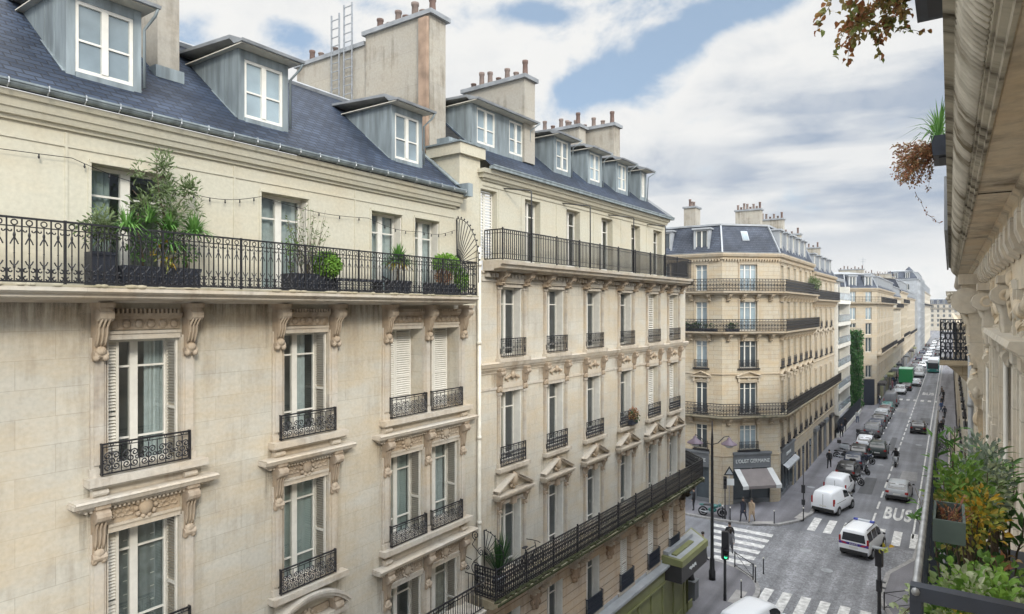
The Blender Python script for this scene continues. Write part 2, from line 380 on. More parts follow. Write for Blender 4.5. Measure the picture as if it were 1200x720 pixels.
def stains(name, rects, mat, parent):
    """rects: (x0, x1, ztop, zbottom) on the front plane, a few mm proud"""
    vs = []; fs = []; fd = []
    for x0, x1, zt, zb in rects:
        b = len(vs); vs += [(x0,-.0035,zb),(x1,-.0035,zb),(x1,-.0035,zt),(x0,-.0035,zt)]; fs.append((b,b+1,b+2,b+3)); fd += [0,0,1,1]
    me = bpy.data.meshes.new(name); me.from_pydata(vs, [], fs); me.materials.append(mat); a = me.attributes.new('fade', 'FLOAT', 'POINT'); a.data.foreach_set('value', fd); me.update()
    return obj(name, me, parent)
M['ribs'] = streaked('weathered_ribs', (.66,.62,.53), (.20,.17,.12), 1, 3.)
# ------------------------------------------------------------------ architectural pieces (local: x along the front, y into the house, z up)
def wall(mb, x0, x1, z0, z1, opens, depth=.4, y=0.):
    """front wall sheet with openings and their reveals"""
    opens = [o for o in opens if o[0] < x1 and o[1] > x0 and o[2] < z1 and o[3] > z0]
    xs = sorted({x0, x1, *[o[0] for o in opens], *[o[1] for o in opens]})
    for a, b in zip(xs, xs[1:]):
        cut = sorted((o[2], o[3]) for o in opens if o[0] <= a + 1e-6 and o[1] >= b - 1e-6)
        z = z0
        for c, d in cut + [(z1, z1)]:
            if c > z + 1e-6: mb.quad((a,y,z), (b,y,z), (b,y,c), (a,y,c))
            z = max(z, d)
    for a, b, c, d in opens:
        e = y + depth
        mb.quad((b,y,c), (b,e,c), (b,e,d), (b,y,d))
        mb.quad((a,e,c), (a,y,c), (a,y,d), (a,e,d))
        mb.quad((a,y,d), (b,y,d), (b,e,d), (a,e,d))
        mb.quad((a,e,c), (b,e,c), (b,y,c), (a,y,c))
def cornice(mb, x0, x1, steps, y=0.):
    """stack of mouldings [(z0, z1, projection at bottom, at top)]"""
    for i, (a, b, p, q) in enumerate(steps):
        mb.prism([(y+.02, a), (y-p, a), (y-q, b), (y+.02, b)], x0-min(p,q)*.0-q, x1+q)
def casement(mb, w, h, d=.06, fr=.065, mid=.12, top=.22, low=.22, leaves=2):
    """window frame in the plane y=0..d, centred on x, from z=0"""
    mb.box(-w/2, -w/2+fr, 0, d, 0, h); mb.box(w/2-fr, w/2, 0, d, 0, h)
    mb.box(-w/2+fr, w/2-fr, 0, d, h-fr, h); mb.box(-w/2+fr, w/2-fr, 0, d, 0, fr*1.3)
    for i in range(1, leaves):
        c = -w/2 + w*i/leaves
        mb.box(c-mid/2, c+mid/2, -.015, d, fr*1.3, h-fr)
    for q in ([h*(1-top)] if top else []) + ([h*low] if low else []):
        for i in range(leaves):
            a = -w/2 + w*i/leaves + (fr if i == 0 else mid/2); b = -w/2 + w*(i+1)/leaves - (fr if i == leaves-1 else mid/2)
            mb.box(a, b, .01, d-.01, q-.018, q+.018)
def louvre(mb, w, h, sp=.055, t=.035):
    """slatted shutter leaf, x 0..w, y 0..t"""
    f = .05
    mb.box(0, f, 0, t, 0, h); mb.box(w-f, w, 0, t, 0, h)
    for q in (0, h*.42, h-f): mb.box(f, w-f, 0, t, q, q+f)
    z = f + .02
    while z < h - f - .03:
        if not (h*.42-.02 < z < h*.42+f):
            mb.add([(f,0,z),(w-f,0,z),(w-f,t*.9,z+.04),(f,t*.9,z+.04),(f,.006,z-.008),(w-f,.006,z-.008),(w-f,t*.9+.002,z+.03),(f,t*.9+.002,z+.03)],
                   [(0,1,2,3),(7,6,5,4),(0,4,5,1)])
        z += sp
def room(mb, w, h, d=1.0):
    a, b = -w/2-.25, w/2+.25
    mb.quad((a,d,-.1),(b,d,-.1),(b,d,h+.2),(a,d,h+.2)); mb.quad((a,0,-.1),(a,d,-.1),(a,d,h+.2),(a,0,h+.2))
    mb.quad((b,d,-.1),(b,0,-.1),(b,0,h+.2),(b,d,h+.2)); mb.quad((a,0,-.1),(b,0,-.1),(b,d,-.1),(a,d,-.1)); mb.quad((a,d,h+.2),(b,d,h+.2),(b,0,h+.2),(a,0,h+.2))
def drape(mb, x0, x1, h, y=.12, n=14, amp=.03):
    vs = []; fs = []
    for i in range(n+1):
        x = x0 + (x1-x0)*i/n; yy = y + amp*math.sin(i*2.3) + amp*.5*math.sin(i*1.1+1)
        vs += [(x, yy, 0), (x, yy, h)]
    for i in range(n): fs.append((2*i, 2*i+2, 2*i+3, 2*i+1))
    o = mb.smooth; mb.smooth = True; mb.add(vs, fs); mb.smooth = o
def console(mb, w, h, p, grooves=3):
    """scroll bracket: x centred, top at z=0, hanging to -h, projecting p (towards -y)"""
    prof = [(0,0),(-p,0),(-p*1.02,-.10*h),(-p*.95,-.19*h),(-p*.75,-.25*h),(-p*.62,-.36*h),(-p*.60,-.48*h),(-p*.50,-.6*h),(-p*.36,-.7*h),(-p*.34,-.82*h),(-p*.42,-.9*h),(-p*.3,-.98*h),(0,-h)]
    mb.prism(prof, -w/2, w/2)
    mb.box(-w*.62, w*.62, -p*1.12, .0, 0, .09*h)
    mb.disc_x((-p*.80, -.14*h), .115*h, -w*.60, w*.60, 12)
    mb.disc_x((-p*.34, -.87*h), .075*h, -w*.58, w*.58, 10)
    for i in range(grooves):
        x = -w/2 + w*(i+.5)/grooves
        mb.tube([(x, -p*.99, -.2*h), (x, -p*.66, -.36*h), (x, -p*.64, -.48*h), (x, -p*.5, -.63*h), (x, -p*.4, -.72*h)], w*.11, 5)
    mb.ball((0, -p*.42, -.80*h), (w*.5, p*.25, .09*h), 8, 6)
    for s in (-1, 1):
        mb.ball((s*w*.38, -p*.4, -.92*h), (w*.3, p*.22, .07*h), 7, 5)
def scroll_tube(mb, cx, cz, r, turn=1, y=0., rad=.008, a0=0., loops=1.4, n=16):
    pts = []
    for i in range(n+1):
        t = i/n; a = a0 + turn*t*loops*2*PI; rr = r*(1-.78*t)
        pts.append((cx+rr*math.cos(a), y, cz+rr*math.sin(a)))
    mb.tube(pts, rad, 4)
def iron_panel(mb, w, h, y=0., rad=.009, unit=.30, n=11):
    """window guard filled with scrollwork, x centred, z 0..h"""
    mb.box(-w/2, w/2, y-.016, y+.016, h-.028, h); mb.box(-w/2, w/2, y-.010, y+.010, .015, .04); mb.box(-w/2, w/2, y-.008, y+.008, h*.86, h*.86+.014)
    for s in (-1, 1): mb.box(s*w/2-.012, s*w/2+.012, y-.012, y+.012, 0, h)
    k = max(2, int(round(w/unit))); u = w/k; H = h*.84
    for i in range(k):
        x = -w/2 + u*(i+.5)
        if i: mb.box(x-u/2-.006, x-u/2+.006, y-.006, y+.006, .04, h*.86)
        scroll_tube(mb, x-u*.22, H*.70, u*.22, 1, y, rad, 0, 1.3, n); scroll_tube(mb, x+u*.22, H*.70, u*.22, -1, y, rad, PI, 1.3, n)
        scroll_tube(mb, x-u*.22, H*.30, u*.22, -1, y, rad, 0, 1.3, n); scroll_tube(mb, x+u*.22, H*.30, u*.22, 1, y, rad, PI, 1.3, n)
        mb.tube([(x, y, .04), (x, y, H)], rad*.9, 4)
        mb.tube(arc(x, H*.5, u*.14, 0, 2*PI, 10, y), rad, 4)
        for s in (-1, 1): mb.tube(arc(x+s*u*.36, H*.5, u*.10, 0, 2*PI, 8, y), rad*.9, 4)
        for q in (.92, ): mb.tube(arc(x, h*q+.003, .022, 0, 2*PI, 8, y), rad*.7, 4)
def return_panel(mb, x, y0, y1, h):
    mb.box(x-.012, x+.012, y0, y1, h-.028, h); mb.box(x-.01, x+.01, y0, y1, .015, .04)
    for i in range(1, 3):
        y = y0 + (y1-y0)*i/3; mb.box(x-.008, x+.008, y-.008, y+.008, 0, h)
def long_rail(mb, w, h, unit=.2, y=0., rad=.0085, fancy=True):
    """balcony railing section x 0..w"""
    mb.box(0, w, y-.024, y+.024, h-.03, h); mb.box(0, w, y-.012, y+.012, h*.85, h*.85+.016); mb.box(0, w, y-.014, y+.014, .03, .055)
    k = max(1, int(round(w/unit))); u = w/k
    for i in range(k):
        x = u*i; c = x + u/2
        mb.box(x-.009, x+.009, y-.009, y+.009, .05, h-.03)
        mb.box(x-.013, x+.013, y-.012, y+.012, .05, h*.24)
        mb.box(c-.007, c+.007, y-.007, y+.007, .05, h*.85)
        if fancy:
            mb.tube(arc(c, h*.915, .040, 0, 2*PI, 9, y), rad*1.1, 4)
            for s in (-1, 1):
                mb.tube([(x+u*(.5+s*.5), y, h*.80)] + arc(c+s*u*.25, h*.80, u*.16, PI if s < 0 else 0, (2.2*PI if s < 0 else -1.2*PI), 8, y, u*.05), rad*1.1, 4)
                mb.tube([(c, y, h*.70), (c+s*.03, y, h*.64), (c+s*.05, y, h*.59)], rad*1.1, 4)
                mb.tube([(c, y, h*.27), (c+s*.03, y, h*.30), (c+s*.05, y, h*.345)], rad*1.1, 4)
                for q in (.20, .085):
                    mb.tube(arc(c+s*.042, h*q, .036, PI/2, PI/2 + s*-1*1.5*PI, 9, y, .014), rad*1.2, 4)
            mb.ball((c, y, h*.73), (.02, .012, .045), 6, 4); mb.ball((c, y, h*.26), (.019, .012, .04), 6, 4); mb.ball((c, y, h*.46), (.014,.012,.014), 5, 4)
def simple_rail(mb, w, h, sp=.12, y=0., bands=True):
    mb.box(0, w, y-.02, y+.02, h-.035, h); mb.box(0, w, y-.012, y+.012, h*.86, h*.86+.018); mb.box(0, w, y-.012, y+.012, .03, .055)
    if bands: mb.box(0, w, y-.01, y+.01, h*.2, h*.2+.014)
    k = max(1, int(round(w/sp))); u = w/k
    for i in range(k+1):
        mb.box(u*i-.0115, u*i+.0115, y-.0115, y+.0115, .05, h-.03)
def lace_rail(mb, w, h, unit=.3, y=0.):
    """dense cast-iron railing seen from afar"""
    simple_rail(mb, w, h, unit/2, y); mb.box(0, w, y-.012, y+.012, h*.48, h*.48+.018)
    k = max(1, int(round(w/unit))); u = w/k
    for i in range(k):
        c = u*(i+.5)
        for q, r in ((.34, .30), (.60, .24)):
            mb.tube(arc(c, h*q, u*r, 0, 2*PI, 8, y), .021, 3)
        for s in (-1, 1):
            mb.tube(arc(c+s*u*.28, h*.74, u*.15, 0, 2*PI, 6, y), .02, 3); mb.tube(arc(c+s*u*.28, h*.13, u*.13, 0, 2*PI, 6, y), .02, 3)
def pot(mb, c, r, h):
    mb.lathe([(r*1.05, 0), (r*.95, h*.1), (r*.82, h*.8), (r*1.0, h*.86), (r*1.0, h), (r*.7, h), (r*.68, h*.8)], c, 10)

class House:
    """a building: an Empty at the foot of its front that parents all its parts"""
    def __init__(s, name, loc, rotz, label, cat='building', group=None):
        s.root = tag(empty(name, loc, rotz), label, cat, group)
    def part(s, name, mb, mat, parent=None, label=None):
        o = part(name, mb, mat, parent or s.root)
        if label: o['label'] = label
        return o
    def window(s, key, cx, z, w, h, rec=.4, frame='white', pane='glass', kind='room', rot=0., org=None, drapes=(), leaves=2, mid=.12, top=.22, low=.22):
        """window > pane, room, curtain (frame is the window's own mesh)"""
        loc = (cx, rec, z) if org is None else (org @ Vector((cx, rec, z)))
        f = inst('window', ('win', w, h, leaves, mid, top, low, frame), lambda m: casement(m, w, h, leaves=leaves, mid=mid, top=top, low=low), M[frame], s.root, loc, rot)
        inst('pane', ('pane', w, h, pane), lambda m: m.quad((-w/2+.03,.03,.03),(w/2-.03,.03,.03),(w/2-.03,.03,h-.03),(-w/2+.03,.03,h-.03)), M[pane], f)
        if kind == 'room':
            inst('room', ('room', w, h), lambda m: room(m, w, h), M['dark'], f, (0, .065, 0))
        for i, (a, b, mt) in enumerate(drapes):
            inst('curtain', ('drape', a, b, w, h, mt), lambda m: drape(m, -w/2+w*a, -w/2+w*b, h), M[mt], f)
        return f
# ================================================================== house A: the cream stone house on the left
XA = -12.0
A = House('stone_apartment_house', (XA, 0, 0), PI/2, 'nearest pale stone apartment house with slate mansard roof and planted balcony', 'building')
ra = A.root
COLS = [(5.16, 6.42), (8.68, 9.90), (11.90, 13.14), (13.48, 14.70)]
ROWS = [(13.14, 15.46), (9.82, 12.13), (6.5, 8.72), (3.2, 5.4)]
TOPS = [(4.92, 6.24), (8.16, 9.36), (11.28, 12.36), (12.86, 13.86), (1.2, 2.5)]
ops = [(a, b, c, d) for a, b in COLS + [(1.5, 2.76)] for c, d in ROWS]
mb = MB(); wall(mb, -3, 15.75, 0, 16.10, ops, .47)
mb.quad((-3,10,0),(-3,0,0),(-3,0,16.1),(-3,10,16.1)); mb.quad((15.75,0,0),(15.75,10,0),(15.75,10,16.1),(15.75,0,16.1)); mb.quad((15.75,10,0),(-3,10,0),(-3,10,16.1),(15.75,10,16.1)); mb.quad((14.8,0,16.1),(15.75,0,16.1),(15.75,3,16.1),(14.8,3,16.1))
A.part('wall', mb, M['stone'])
mb = MB(); wall(mb, -3, 14.85, 16.33, 18.97, [(a, b, 16.36, 18.47) for a, b in TOPS], .33)
for x in (2.9, 4.55, 7.55, 10.75):     # flat pilaster seams of the painted top floor
    mb.box(x-.02, x+.02, -.018, 0, 16.34, 18.9)
mb.quad((-3,10,16.33),(-3,0,16.33),(-3,0,19),(-3,10,19)); mb.quad((14.85,10,16.33),(-3,10,16.33),(-3,10,19),(14.85,10,19))
A.part('upper_wall', mb, M['cream'])
mb = MB()
cornice(mb, -3, 14.5, [(18.66, 18.70, .02, .02), (18.93, 19.0, .05, .07), (19.0, 19.10, .12, .16), (19.10, 19.24, .18, .22), (19.24, 19.32, .26, .30)])
A.part('cornice', mb, M['cream'])
# gutter with its brackets
mb = MB()
for i in range(7):
    a0 = PI + PI*i/7; a1 = PI + PI*(i+1)/7; r = .085; c = (-.33, 19.43)
    mb.quad((-3, c[0]+r*math.cos(a0), c[1]+r*math.sin(a0)), (14.75, c[0]+r*math.cos(a0), c[1]+r*math.sin(a0)), (14.75, c[0]+r*math.cos(a1), c[1]+r*math.sin(a1)), (-3, c[0]+r*math.cos(a1), c[1]+r*math.sin(a1)))
mb.box(-3, 14.75, -.43, -.405, 19.42, 19.45); mb.box(14.62, 14.84, -.46, -.02, 19.28, 19.66)
g = A.part('gutter', mb, M['zinc'])
mb = MB()
x = -2.6
while x < 14.6:
    mb.tube([(x, -.22, 19.46), (x, -.43, 19.46), (x, -.435, 19.38), (x, -.36, 19.325)], .011, 4); x += .52
part('gutter_brackets', mb, M['steel'], g)
# roof
def roofA(y): return 19.40 + .81*(y+.27)
mb = MB(); e0, e1 = -.27, 3.5
mb.quad((-3,e0,roofA(e0)),(14.85,e0,roofA(e0)),(14.85,e1,roofA(e1)),(-3,e1,roofA(e1)))
mb.quad((-3,e0,roofA(e0)-.06),(14.85,e0,roofA(e0)-.06),(14.85,e0,roofA(e0)),(-3,e0,roofA(e0)))
rf = A.part('roof', mb, M['slate'])
mb = MB(); mb.quad((-3,e1,roofA(e1)+.004),(14.85,e1,roofA(e1)+.004),(14.85,10,23.0),(-3,10,23.0)); mb.prism([(3.4,roofA(3.4)),(3.36,roofA(3.4)+.08),(3.52,roofA(3.5)+.1),(3.7,roofA(3.5)+.04)], -3, 14.85)
part('roof_ridge', mb, M['zincdark'], rf)
mb = MB(); mb.prism([(e0-.02,roofA(e0)+.0),(e0-.02,roofA(e0)+.05),(3.5,roofA(3.5)+.05),(3.5,roofA(3.5))], 14.62, 14.84)
part('valley', mb, M['zinc'], rf)
# dormers
def dormerA(cx):
    w = .62; zf = roofA(.55); zt = 21.60
    mb = MB(); yb = (zt-19.4)/.81-.27
    for s in (-1, 1):
        mb.prismx([(cx+s*(w+.0), zf-.12), (cx+s*w, zt), (cx+s*(w-.14), zt), (cx+s*(w-.14), zf-.12)], .53, .60)      # front posts
        x0, x1 = cx+s*w, cx+s*(w-.03)
        mb.add([(x0,.6,zf-.1),(x0,.6,zt),(x0,yb+.1,zt),(x1,.6,zf-.1),(x1,.6,zt),(x1,yb+.1,zt)], [(0,1,2),(5,4,3),(0,3,4,1),(1,4,5,2)])
        mb.bar((cx+s*(w+.02), .58, zf+.02), (cx+s*(w+.02), yb, zt-.04), .035)                                          # flashing
    for k in range(1, 4):
        yy = .6 + (yb-.6)*k/4.5
        for s in (-1, 1): mb.bar((cx+s*(w+.004), yy, roofA(yy)), (cx+s*(w+.004), yy, zt), .012)
    mb.box(cx-w+.141, cx+w-.141, .50, .62, zf-.16, 20.12); mb.box(cx-w+.141, cx+w-.141, .535, .595, 21.38, zt)
    mb.box(cx-w-.04, cx+w+.04, .42, .62, zf-.2, zf-.13)
    d = A.part('dormer', mb, M['zinc'])
    mb = MB(); mb.M = Matrix.Translation((cx, .55, 20.12)); casement(mb, .96, 1.26, top=0, low=.46, mid=.11, fr=.06); part('window_frame', mb, M['white'], d)
    mb = MB(); mb.quad((cx-.45,.59,20.15),(cx+.45,.59,20.15),(cx+.45,.59,21.36),(cx-.45,.59,21.36)); part('pane', mb, M['glasspale'], d)
    mb = MB()
    top = [(.22, 21.60), (.20, 21.65), (.66, 21.84), (yb+.36, 21.95), (yb+.36, 21.89), (.66, 21.76), (.5, 21.62)]
    mb.prism(top, cx-w-.13, cx+w+.13)
    mb.prism([(.14, 21.585), (.12, 21.64), (.20, 21.64), (.21, 21.585)], cx-w-.17, cx+w+.17)
    part('dormer_roof', mb, M['zincdark'], d)
    mb = MB(); mb.box(cx-w-.12, cx+w+.12, .22, yb, 21.572, 21.594); part('dormer_soffit', mb, M['offwhite'], d)
    mb = MB(); s = 1
    mb.tube([(cx+s*(w+.13), .17, 21.6), (cx+s*(w+.12), .25, 21.47), (cx+s*(w+.05), .52, 21.25), (cx+s*(w+.05), .52, 20.15)], .03, 6); part('downpipe', mb, M['zinc'], d)
for cx in (5.37, 8.6, 13.13): dormerA(cx)
# chimneys
mb = MB(); mb.box(6.75, 7.2, 1.45, 3.0, 20.5, 25.2); c = A.part('chimney', mb, M['chimney'])
mb = MB(); mb.box(6.68, 7.27, 1.38, 3.1, 20.75, 21.0); part('flashing', mb, M['zinc'], c)
mb = MB()
mb.box(15.02, 15.78, 1.38, 4.25, 19.8, 25.18); mb.box(15.10, 15.72, 4.25, 8.0, 19.8, 24.92)
c = A.part('chimney', mb, M['chimney'], label='tall rendered chimney wall between the two nearest houses')
mb = MB(); mb.box(14.92, 15.88, 1.24, 4.35, 25.18, 25.32); mb.box(15.03, 15.8, 4.35, 8.1, 24.92, 25.06); part('coping', mb, M['zincdark'], c)
mb = MB(); mb.tube([(14.98, 1.52, 20.2), (14.98, 1.52, 24.1), (14.98, 1.45, 25.1)], .07, 8); mb.box(14.9, 15.02, 1.42, 1.75, 20, 25.1); part('flue_pipe', mb, M['flue'], c)
for i, (yy, h, r) in enumerate([(1.6,.55,.12),(2.0,.28,.13),(2.35,.62,.13),(2.75,.3,.13),(3.1,.55,.12),(3.5,.25,.12),(3.95,.5,.12),(6.2,.3,.11),(7.0,.3,.11),(7.5,.5,.11)]):
    mb = MB(); pot(mb, (15.4, yy, 25.32 if yy < 4.3 else 25.06), r, h); part('chimney_pot', mb, M['terra'] if i % 3 else M['terradark'], c)
for yy, z0, z1 in ((5.75, 22.9, 26.3), (5.1, 22.9, 26.5)):   # two ladders standing against the chimney wall
    mb = MB()
    for s in (-.2, .2): mb.bar((15.0, yy+s, z0), (15.0, yy+s, z1), .045)
    z = z0+.2
    while z < z1: mb.bar((15.0, yy-.2, z), (15.0, yy+.2, z), .028); z += .3
    part('roof_ladder', mb, M['steel'], c)
# windows of the stone floors
def surroundA(cols, zr, kind):
    """stone dressing round one opening or a pair"""
    z0, z1 = zr; xa, xb = cols[0][0], cols[-1][1]
    mb = MB()
    jam = [xa-.15] + [(cols[i][1]+cols[i+1][0])/2 for i in range(len(cols)-1)] + [xb+.15]
    hz = z1 + .05
    for j in jam:
        mb.box(j-.12, j+.12, -.055, .0, z0, hz); mb.box(j-.075, j+.075, -.085, -.055, z0+.2, hz-.1); mb.box(j-.14, j+.14, -.08, 0, z0, z0+.14)
    for a, b in cols:
        mb.box(a, b, -.05, 0, z1, z1+.10); mb.box(a-.0, b+.0, -.075, 0, z1+.10, z1+.15)
        for s, x in ((-1, a), (1, b)): mb.box(x-.015 if s < 0 else x-.001, x+.001 if s < 0 else x+.015, -.07, 0, z0, z1)
    w = A.part('window_surround', mb, M['trim'])
    mb = MB()
    mb.box(xa-.36, xb+.44, -.24, .0, z0-.13, z0-.0); mb.box(xa-.32, xb+.40, -.19, .0, z0-.17, z0-.13)
    for a, b in cols: mb.box(a, b, 0, .47, z0-.05, z0+.012)
    part('sill', mb, M['trim'], w)
    if kind == 'slab':
        ctop, ch, cp = 16.02, .92, .36
    else:
        ctop, ch, cp = z1+.50, .98, .22
    for j in jam:
        inst('console', ('conA', ch, cp), lambda m: console(m, .19, ch, cp), M['carved'], w, (j, 0, ctop))
    for a, b in cols:
        mb = MB(); c = (a+b)/2; ww = b-a
        if kind == 'slab':
            n = 6; mb.box(a+.0, b-.0, -.03, 0, z1+.17, z1+.36)
            for i in range(n):
                x = a + ww*(i+.5)/n; mb.ball((x, -.03, z1+.265), (.075, .03, .075), 10, 6); mb.tube(arc(x, z1+.265, .088, 0, 2*PI, 12, -.03), .010, 4)
            mb.box(a, b, -.10, 0, z1+.36, z1+.41)
            x = a+.03
            while x < b-.03: mb.box(x, x+.035, -.16, 0, z1+.46, z1+.54); x += .075
            mb.box(a, b, -.13, 0, z1+.41, z1+.46)
        else:
            mb.box(a, b, -.035, 0, z1+.15, z1+.47)
            mb.ball((c, -.05, z1+.32), (.13, .09, .15), 12, 8)
            for k in range(10):
                t = 2*PI*k/10; mb.ball((c+.17*math.cos(t), -.06, z1+.32+.17*math.sin(t)), (.05,.04,.05), 6, 5)
            for s in (-1, 1):
                for k in range(5):
                    x = c + s*(.24+.075*k); mb.tube(arc(x, z1+.31+.03*(-1)**k, .065-.007*k, 0, (-1)**k*1.6*PI, 8, -.045, .02), .014, 4)
                    mb.ball((x, -.04, z1+.29-.04*(-1)**k), (.045, .03, .03), 6, 4)
        part('carved_frieze', mb, M['carved'], w)
    return w
def hoodA(cols, zb, w):
    xa, xb = cols[0][0], cols[-1][1]; mb = MB()
    cornice(mb, xa-.30, xb+.34, [(zb, zb+.04, .14, .16), (zb+.04, zb+.09, .20, .22), (zb+.09, zb+.17, .27, .30), (zb+.17, zb+.20, .31, .28)])
    x = xa-.38
    while x < xb+.36: mb.box(x, x+.035, -.13, 0, zb-.045, zb-.002); x += .075
    for x in (xa-.15, xb+.15): mb.box(x-.11, x+.11, -.12, 0, zb+.2, zb+.34); mb.disc_x((-.12, zb+.27), .055, x-.12, x+.12, 8)
    mb.box(xa-.05, xb+.05, -.04, 0, zb+.2, zb+.36)
    part('hood', mb, M['trim'], w)
groups = [[COLS[0]], [COLS[1]], [COLS[2], COLS[3]], [(1.5, 2.76)]]
for gi, cols in enumerate(groups):
    w = surroundA(cols, ROWS[0], 'slab')
    w = surroundA(cols, ROWS[1], 'hood'); hoodA(cols, 12.61, w)
    if gi in (1, 2):
        w = surroundA(cols, ROWS[2], 'hood')
        if gi == 2: hoodA(cols, 9.22, w)
        else:       # segmental pediment
            mb = MB(); c = (cols[0][0]+cols[0][1])/2; hw = .98; z0 = 9.02; rise = .42; rr = (hw*hw+rise*rise)/(2*rise); a = math.asin(hw/rr)
            for t0, t1, p in ((0, .07, .20), (.07, .14, .28), (.14, .2, .32)):
                n = 16
                for i in range(n):
                    q0 = -a+2*a*i/n; q1 = -a+2*a*(i+1)/n; pts = []
                    for rad in (rr+t0, rr+t1):
                        pts.append([(c+rad*math.sin(q), z0+rise-rr+rad*math.cos(q)) for q in (q0, q1)])
                    (p0, p1), (p3, p2) = pts
                    vs = [(p0[0],-p,p0[1]),(p1[0],-p,p1[1]),(p2[0],-p,p2[1]),(p3[0],-p,p3[1]),(p0[0],0,p0[1]),(p1[0],0,p1[1]),(p2[0],0,p2[1]),(p3[0],0,p3[1])]
                    mb.add(vs, [(0,1,2,3),(3,2,6,7),(0,4,5,1),(0,3,7,4),(1,5,6,2)])
            mb.box(c-hw-.05, c+hw+.05, -.26, 0, z0-.12, z0); mb.box(c-hw, c+hw, -.18, 0, z0-.2, z0-.12)
            part('pediment', mb, M['trim'], w)
def shut(side, cx, z, w, h, mode):
    sw = .40
    if mode == 'par':      # leaf standing in the opening parallel to the front
        o = inst('shutter', ('lv', .27, h), lambda m: louvre(m, .27, h-.02), M['shutter'], None, None)
        o.parent = ra; o.location = (cx-w/2+.0, .16, z+.01) if side < 0 else (cx+w/2-.27, .16, z+.01)
    else:                  # folded flat against the reveal
        o = inst('shutter', ('lv', .38, h), lambda m: louvre(m, .38, h-.02), M['shutter'], None, None)
        o.parent = ra; o.rotation_euler = (0,0,PI/2)
        o.location = (cx+w/2-.012, .03, z+.01) if side > 0 else (cx-w/2+.045, .03, z+.01)
    return o
def guardA(cx, z, w):
    h = .55; ww = w+.26
    f = lambda m: (iron_panel(m, ww, h, -.15, .0125), return_panel(m, -ww/2, -.15, 0, h), return_panel(m, ww/2, -.15, 0, h))
    inst('window_guard', ('grdA', round(ww, 3)), f, M['iron'], ra, (cx, 0, z+.02))
for ri, (z0, z1) in enumerate(ROWS[:3]):
    for ci, (a, b) in enumerate(COLS + [(1.5, 2.76)]):
        c = (a+b)/2; w = b-a; h = z1-z0
        if ri == 0 and ci in (2, 3):    # closed white louvred shutters
            for q in (0, 1):
                inst('shutter', ('lvc', w, h), lambda m: louvre(m, w/2-.01, h-.02, .06), M['white'], ra, (a + .005 + q*w/2, .40, z0+.01))
        else:
            dr = {(0,0): [(.0,.26,'greycurtain'), (.70,1,'curtain')], (0,1): [(.0,.3,'greycurtain'), (.60,.82,'curtain')], (1,0): [(.02,.98,'greycurtain')], (1,1): [(.02,1,'blind')], (1,2): [(.02,.98,'blind')], (1,3): [(.03,.97,'curtain')], (2,2): [(.0,.4,'curtain')], (2,3): [(.5,1,'creamcurtain')]}.get((ri, ci), [(.1,.5,'greycurtain')])
            A.window('A', c, z0, w-.02, h, .41, 'white', 'glass', 'room', drapes=dr, mid=.14)
            if ri == 1 and ci == 0:
                mb = MB()
                for k in range(9): mb.box(a+.05, b-.05, .55, .56, z0+.15+k*.25, z0+.165+k*.25)
                A.part('blind_slats', mb, M['white'])
            if ci in (0, 4): shut(-1, c, z0, w, h, 'par')
            shut(1, c, z0, w, h, 'rev')
        guardA(c, z0, w if ci not in (2, 3) else w-.17)
# top floor french windows
for i, (a, b) in enumerate(TOPS):
    A.window('At', (a+b)/2, 16.38, b-a, 2.09, .27, 'white', 'glass', 'room', drapes=[(.03,.97,'curtain')] if i in (1,2,3) else [(.0,.35,'blind')], mid=.16, top=.24, low=0)
    mb = MB(); mb.box(a-.03, b+.03, -.03, .02, 18.475, 18.53); mb.box(a-.05, a, -.02, 0, 16.36, 18.5); mb.box(b, b+.05, -.02, 0, 16.36, 18.5); A.part('window_surround', mb, M['cream'])
    for s, x in ((-1, a+.03), (1, b-.03)):
        if s > 0: mb = MB(); mb.box(x-.0, x+.028, .02, .26, 16.4, 18.4); A.part('shutter', mb, M['shutter'])
# balcony slab, railing
mb = MB()
mb.prism([(.0,16.10),(-.30,16.10),(-.34,16.13),(-.74,16.15),(-.80,16.18),(-.80,16.22),(-.86,16.24),(-.90,16.27),(-.90,16.33),(0,16.34)], -3, 14.55)
bal = A.part('balcony', mb, M['trim'])
mb = MB(); mb.prism([(-.86,16.335),(-.905,16.335),(-.905,16.365),(-.86,16.37)], -3, 14.54)
for k in range(60):
    x = random.uniform(0, 14.4); mb.ball((x, -.89, 16.355), (random.uniform(.05,.16), .03, random.uniform(.02,.04)), 6, 4)
part('slab_edge', mb, M['mossy'], bal)
xs = [-.2+1.475*i for i in range(0, 11)]
for x in xs[:-1]:
    inst('railing', 'railA', lambda m: (long_rail(m, 1.475, .98, .19), m.box(-.017,.017,-.017,.017,0,.99)), M['iron'], bal, (x, -.82, 16.36))
mb = MB(); mb.M = Matrix.Translation((14.53, -.82, 16.36)) @ Matrix.Rotation(PI/2, 4, 'Z'); long_rail(mb, .8, .98, .19); part('railing', mb, M['iron'], bal)
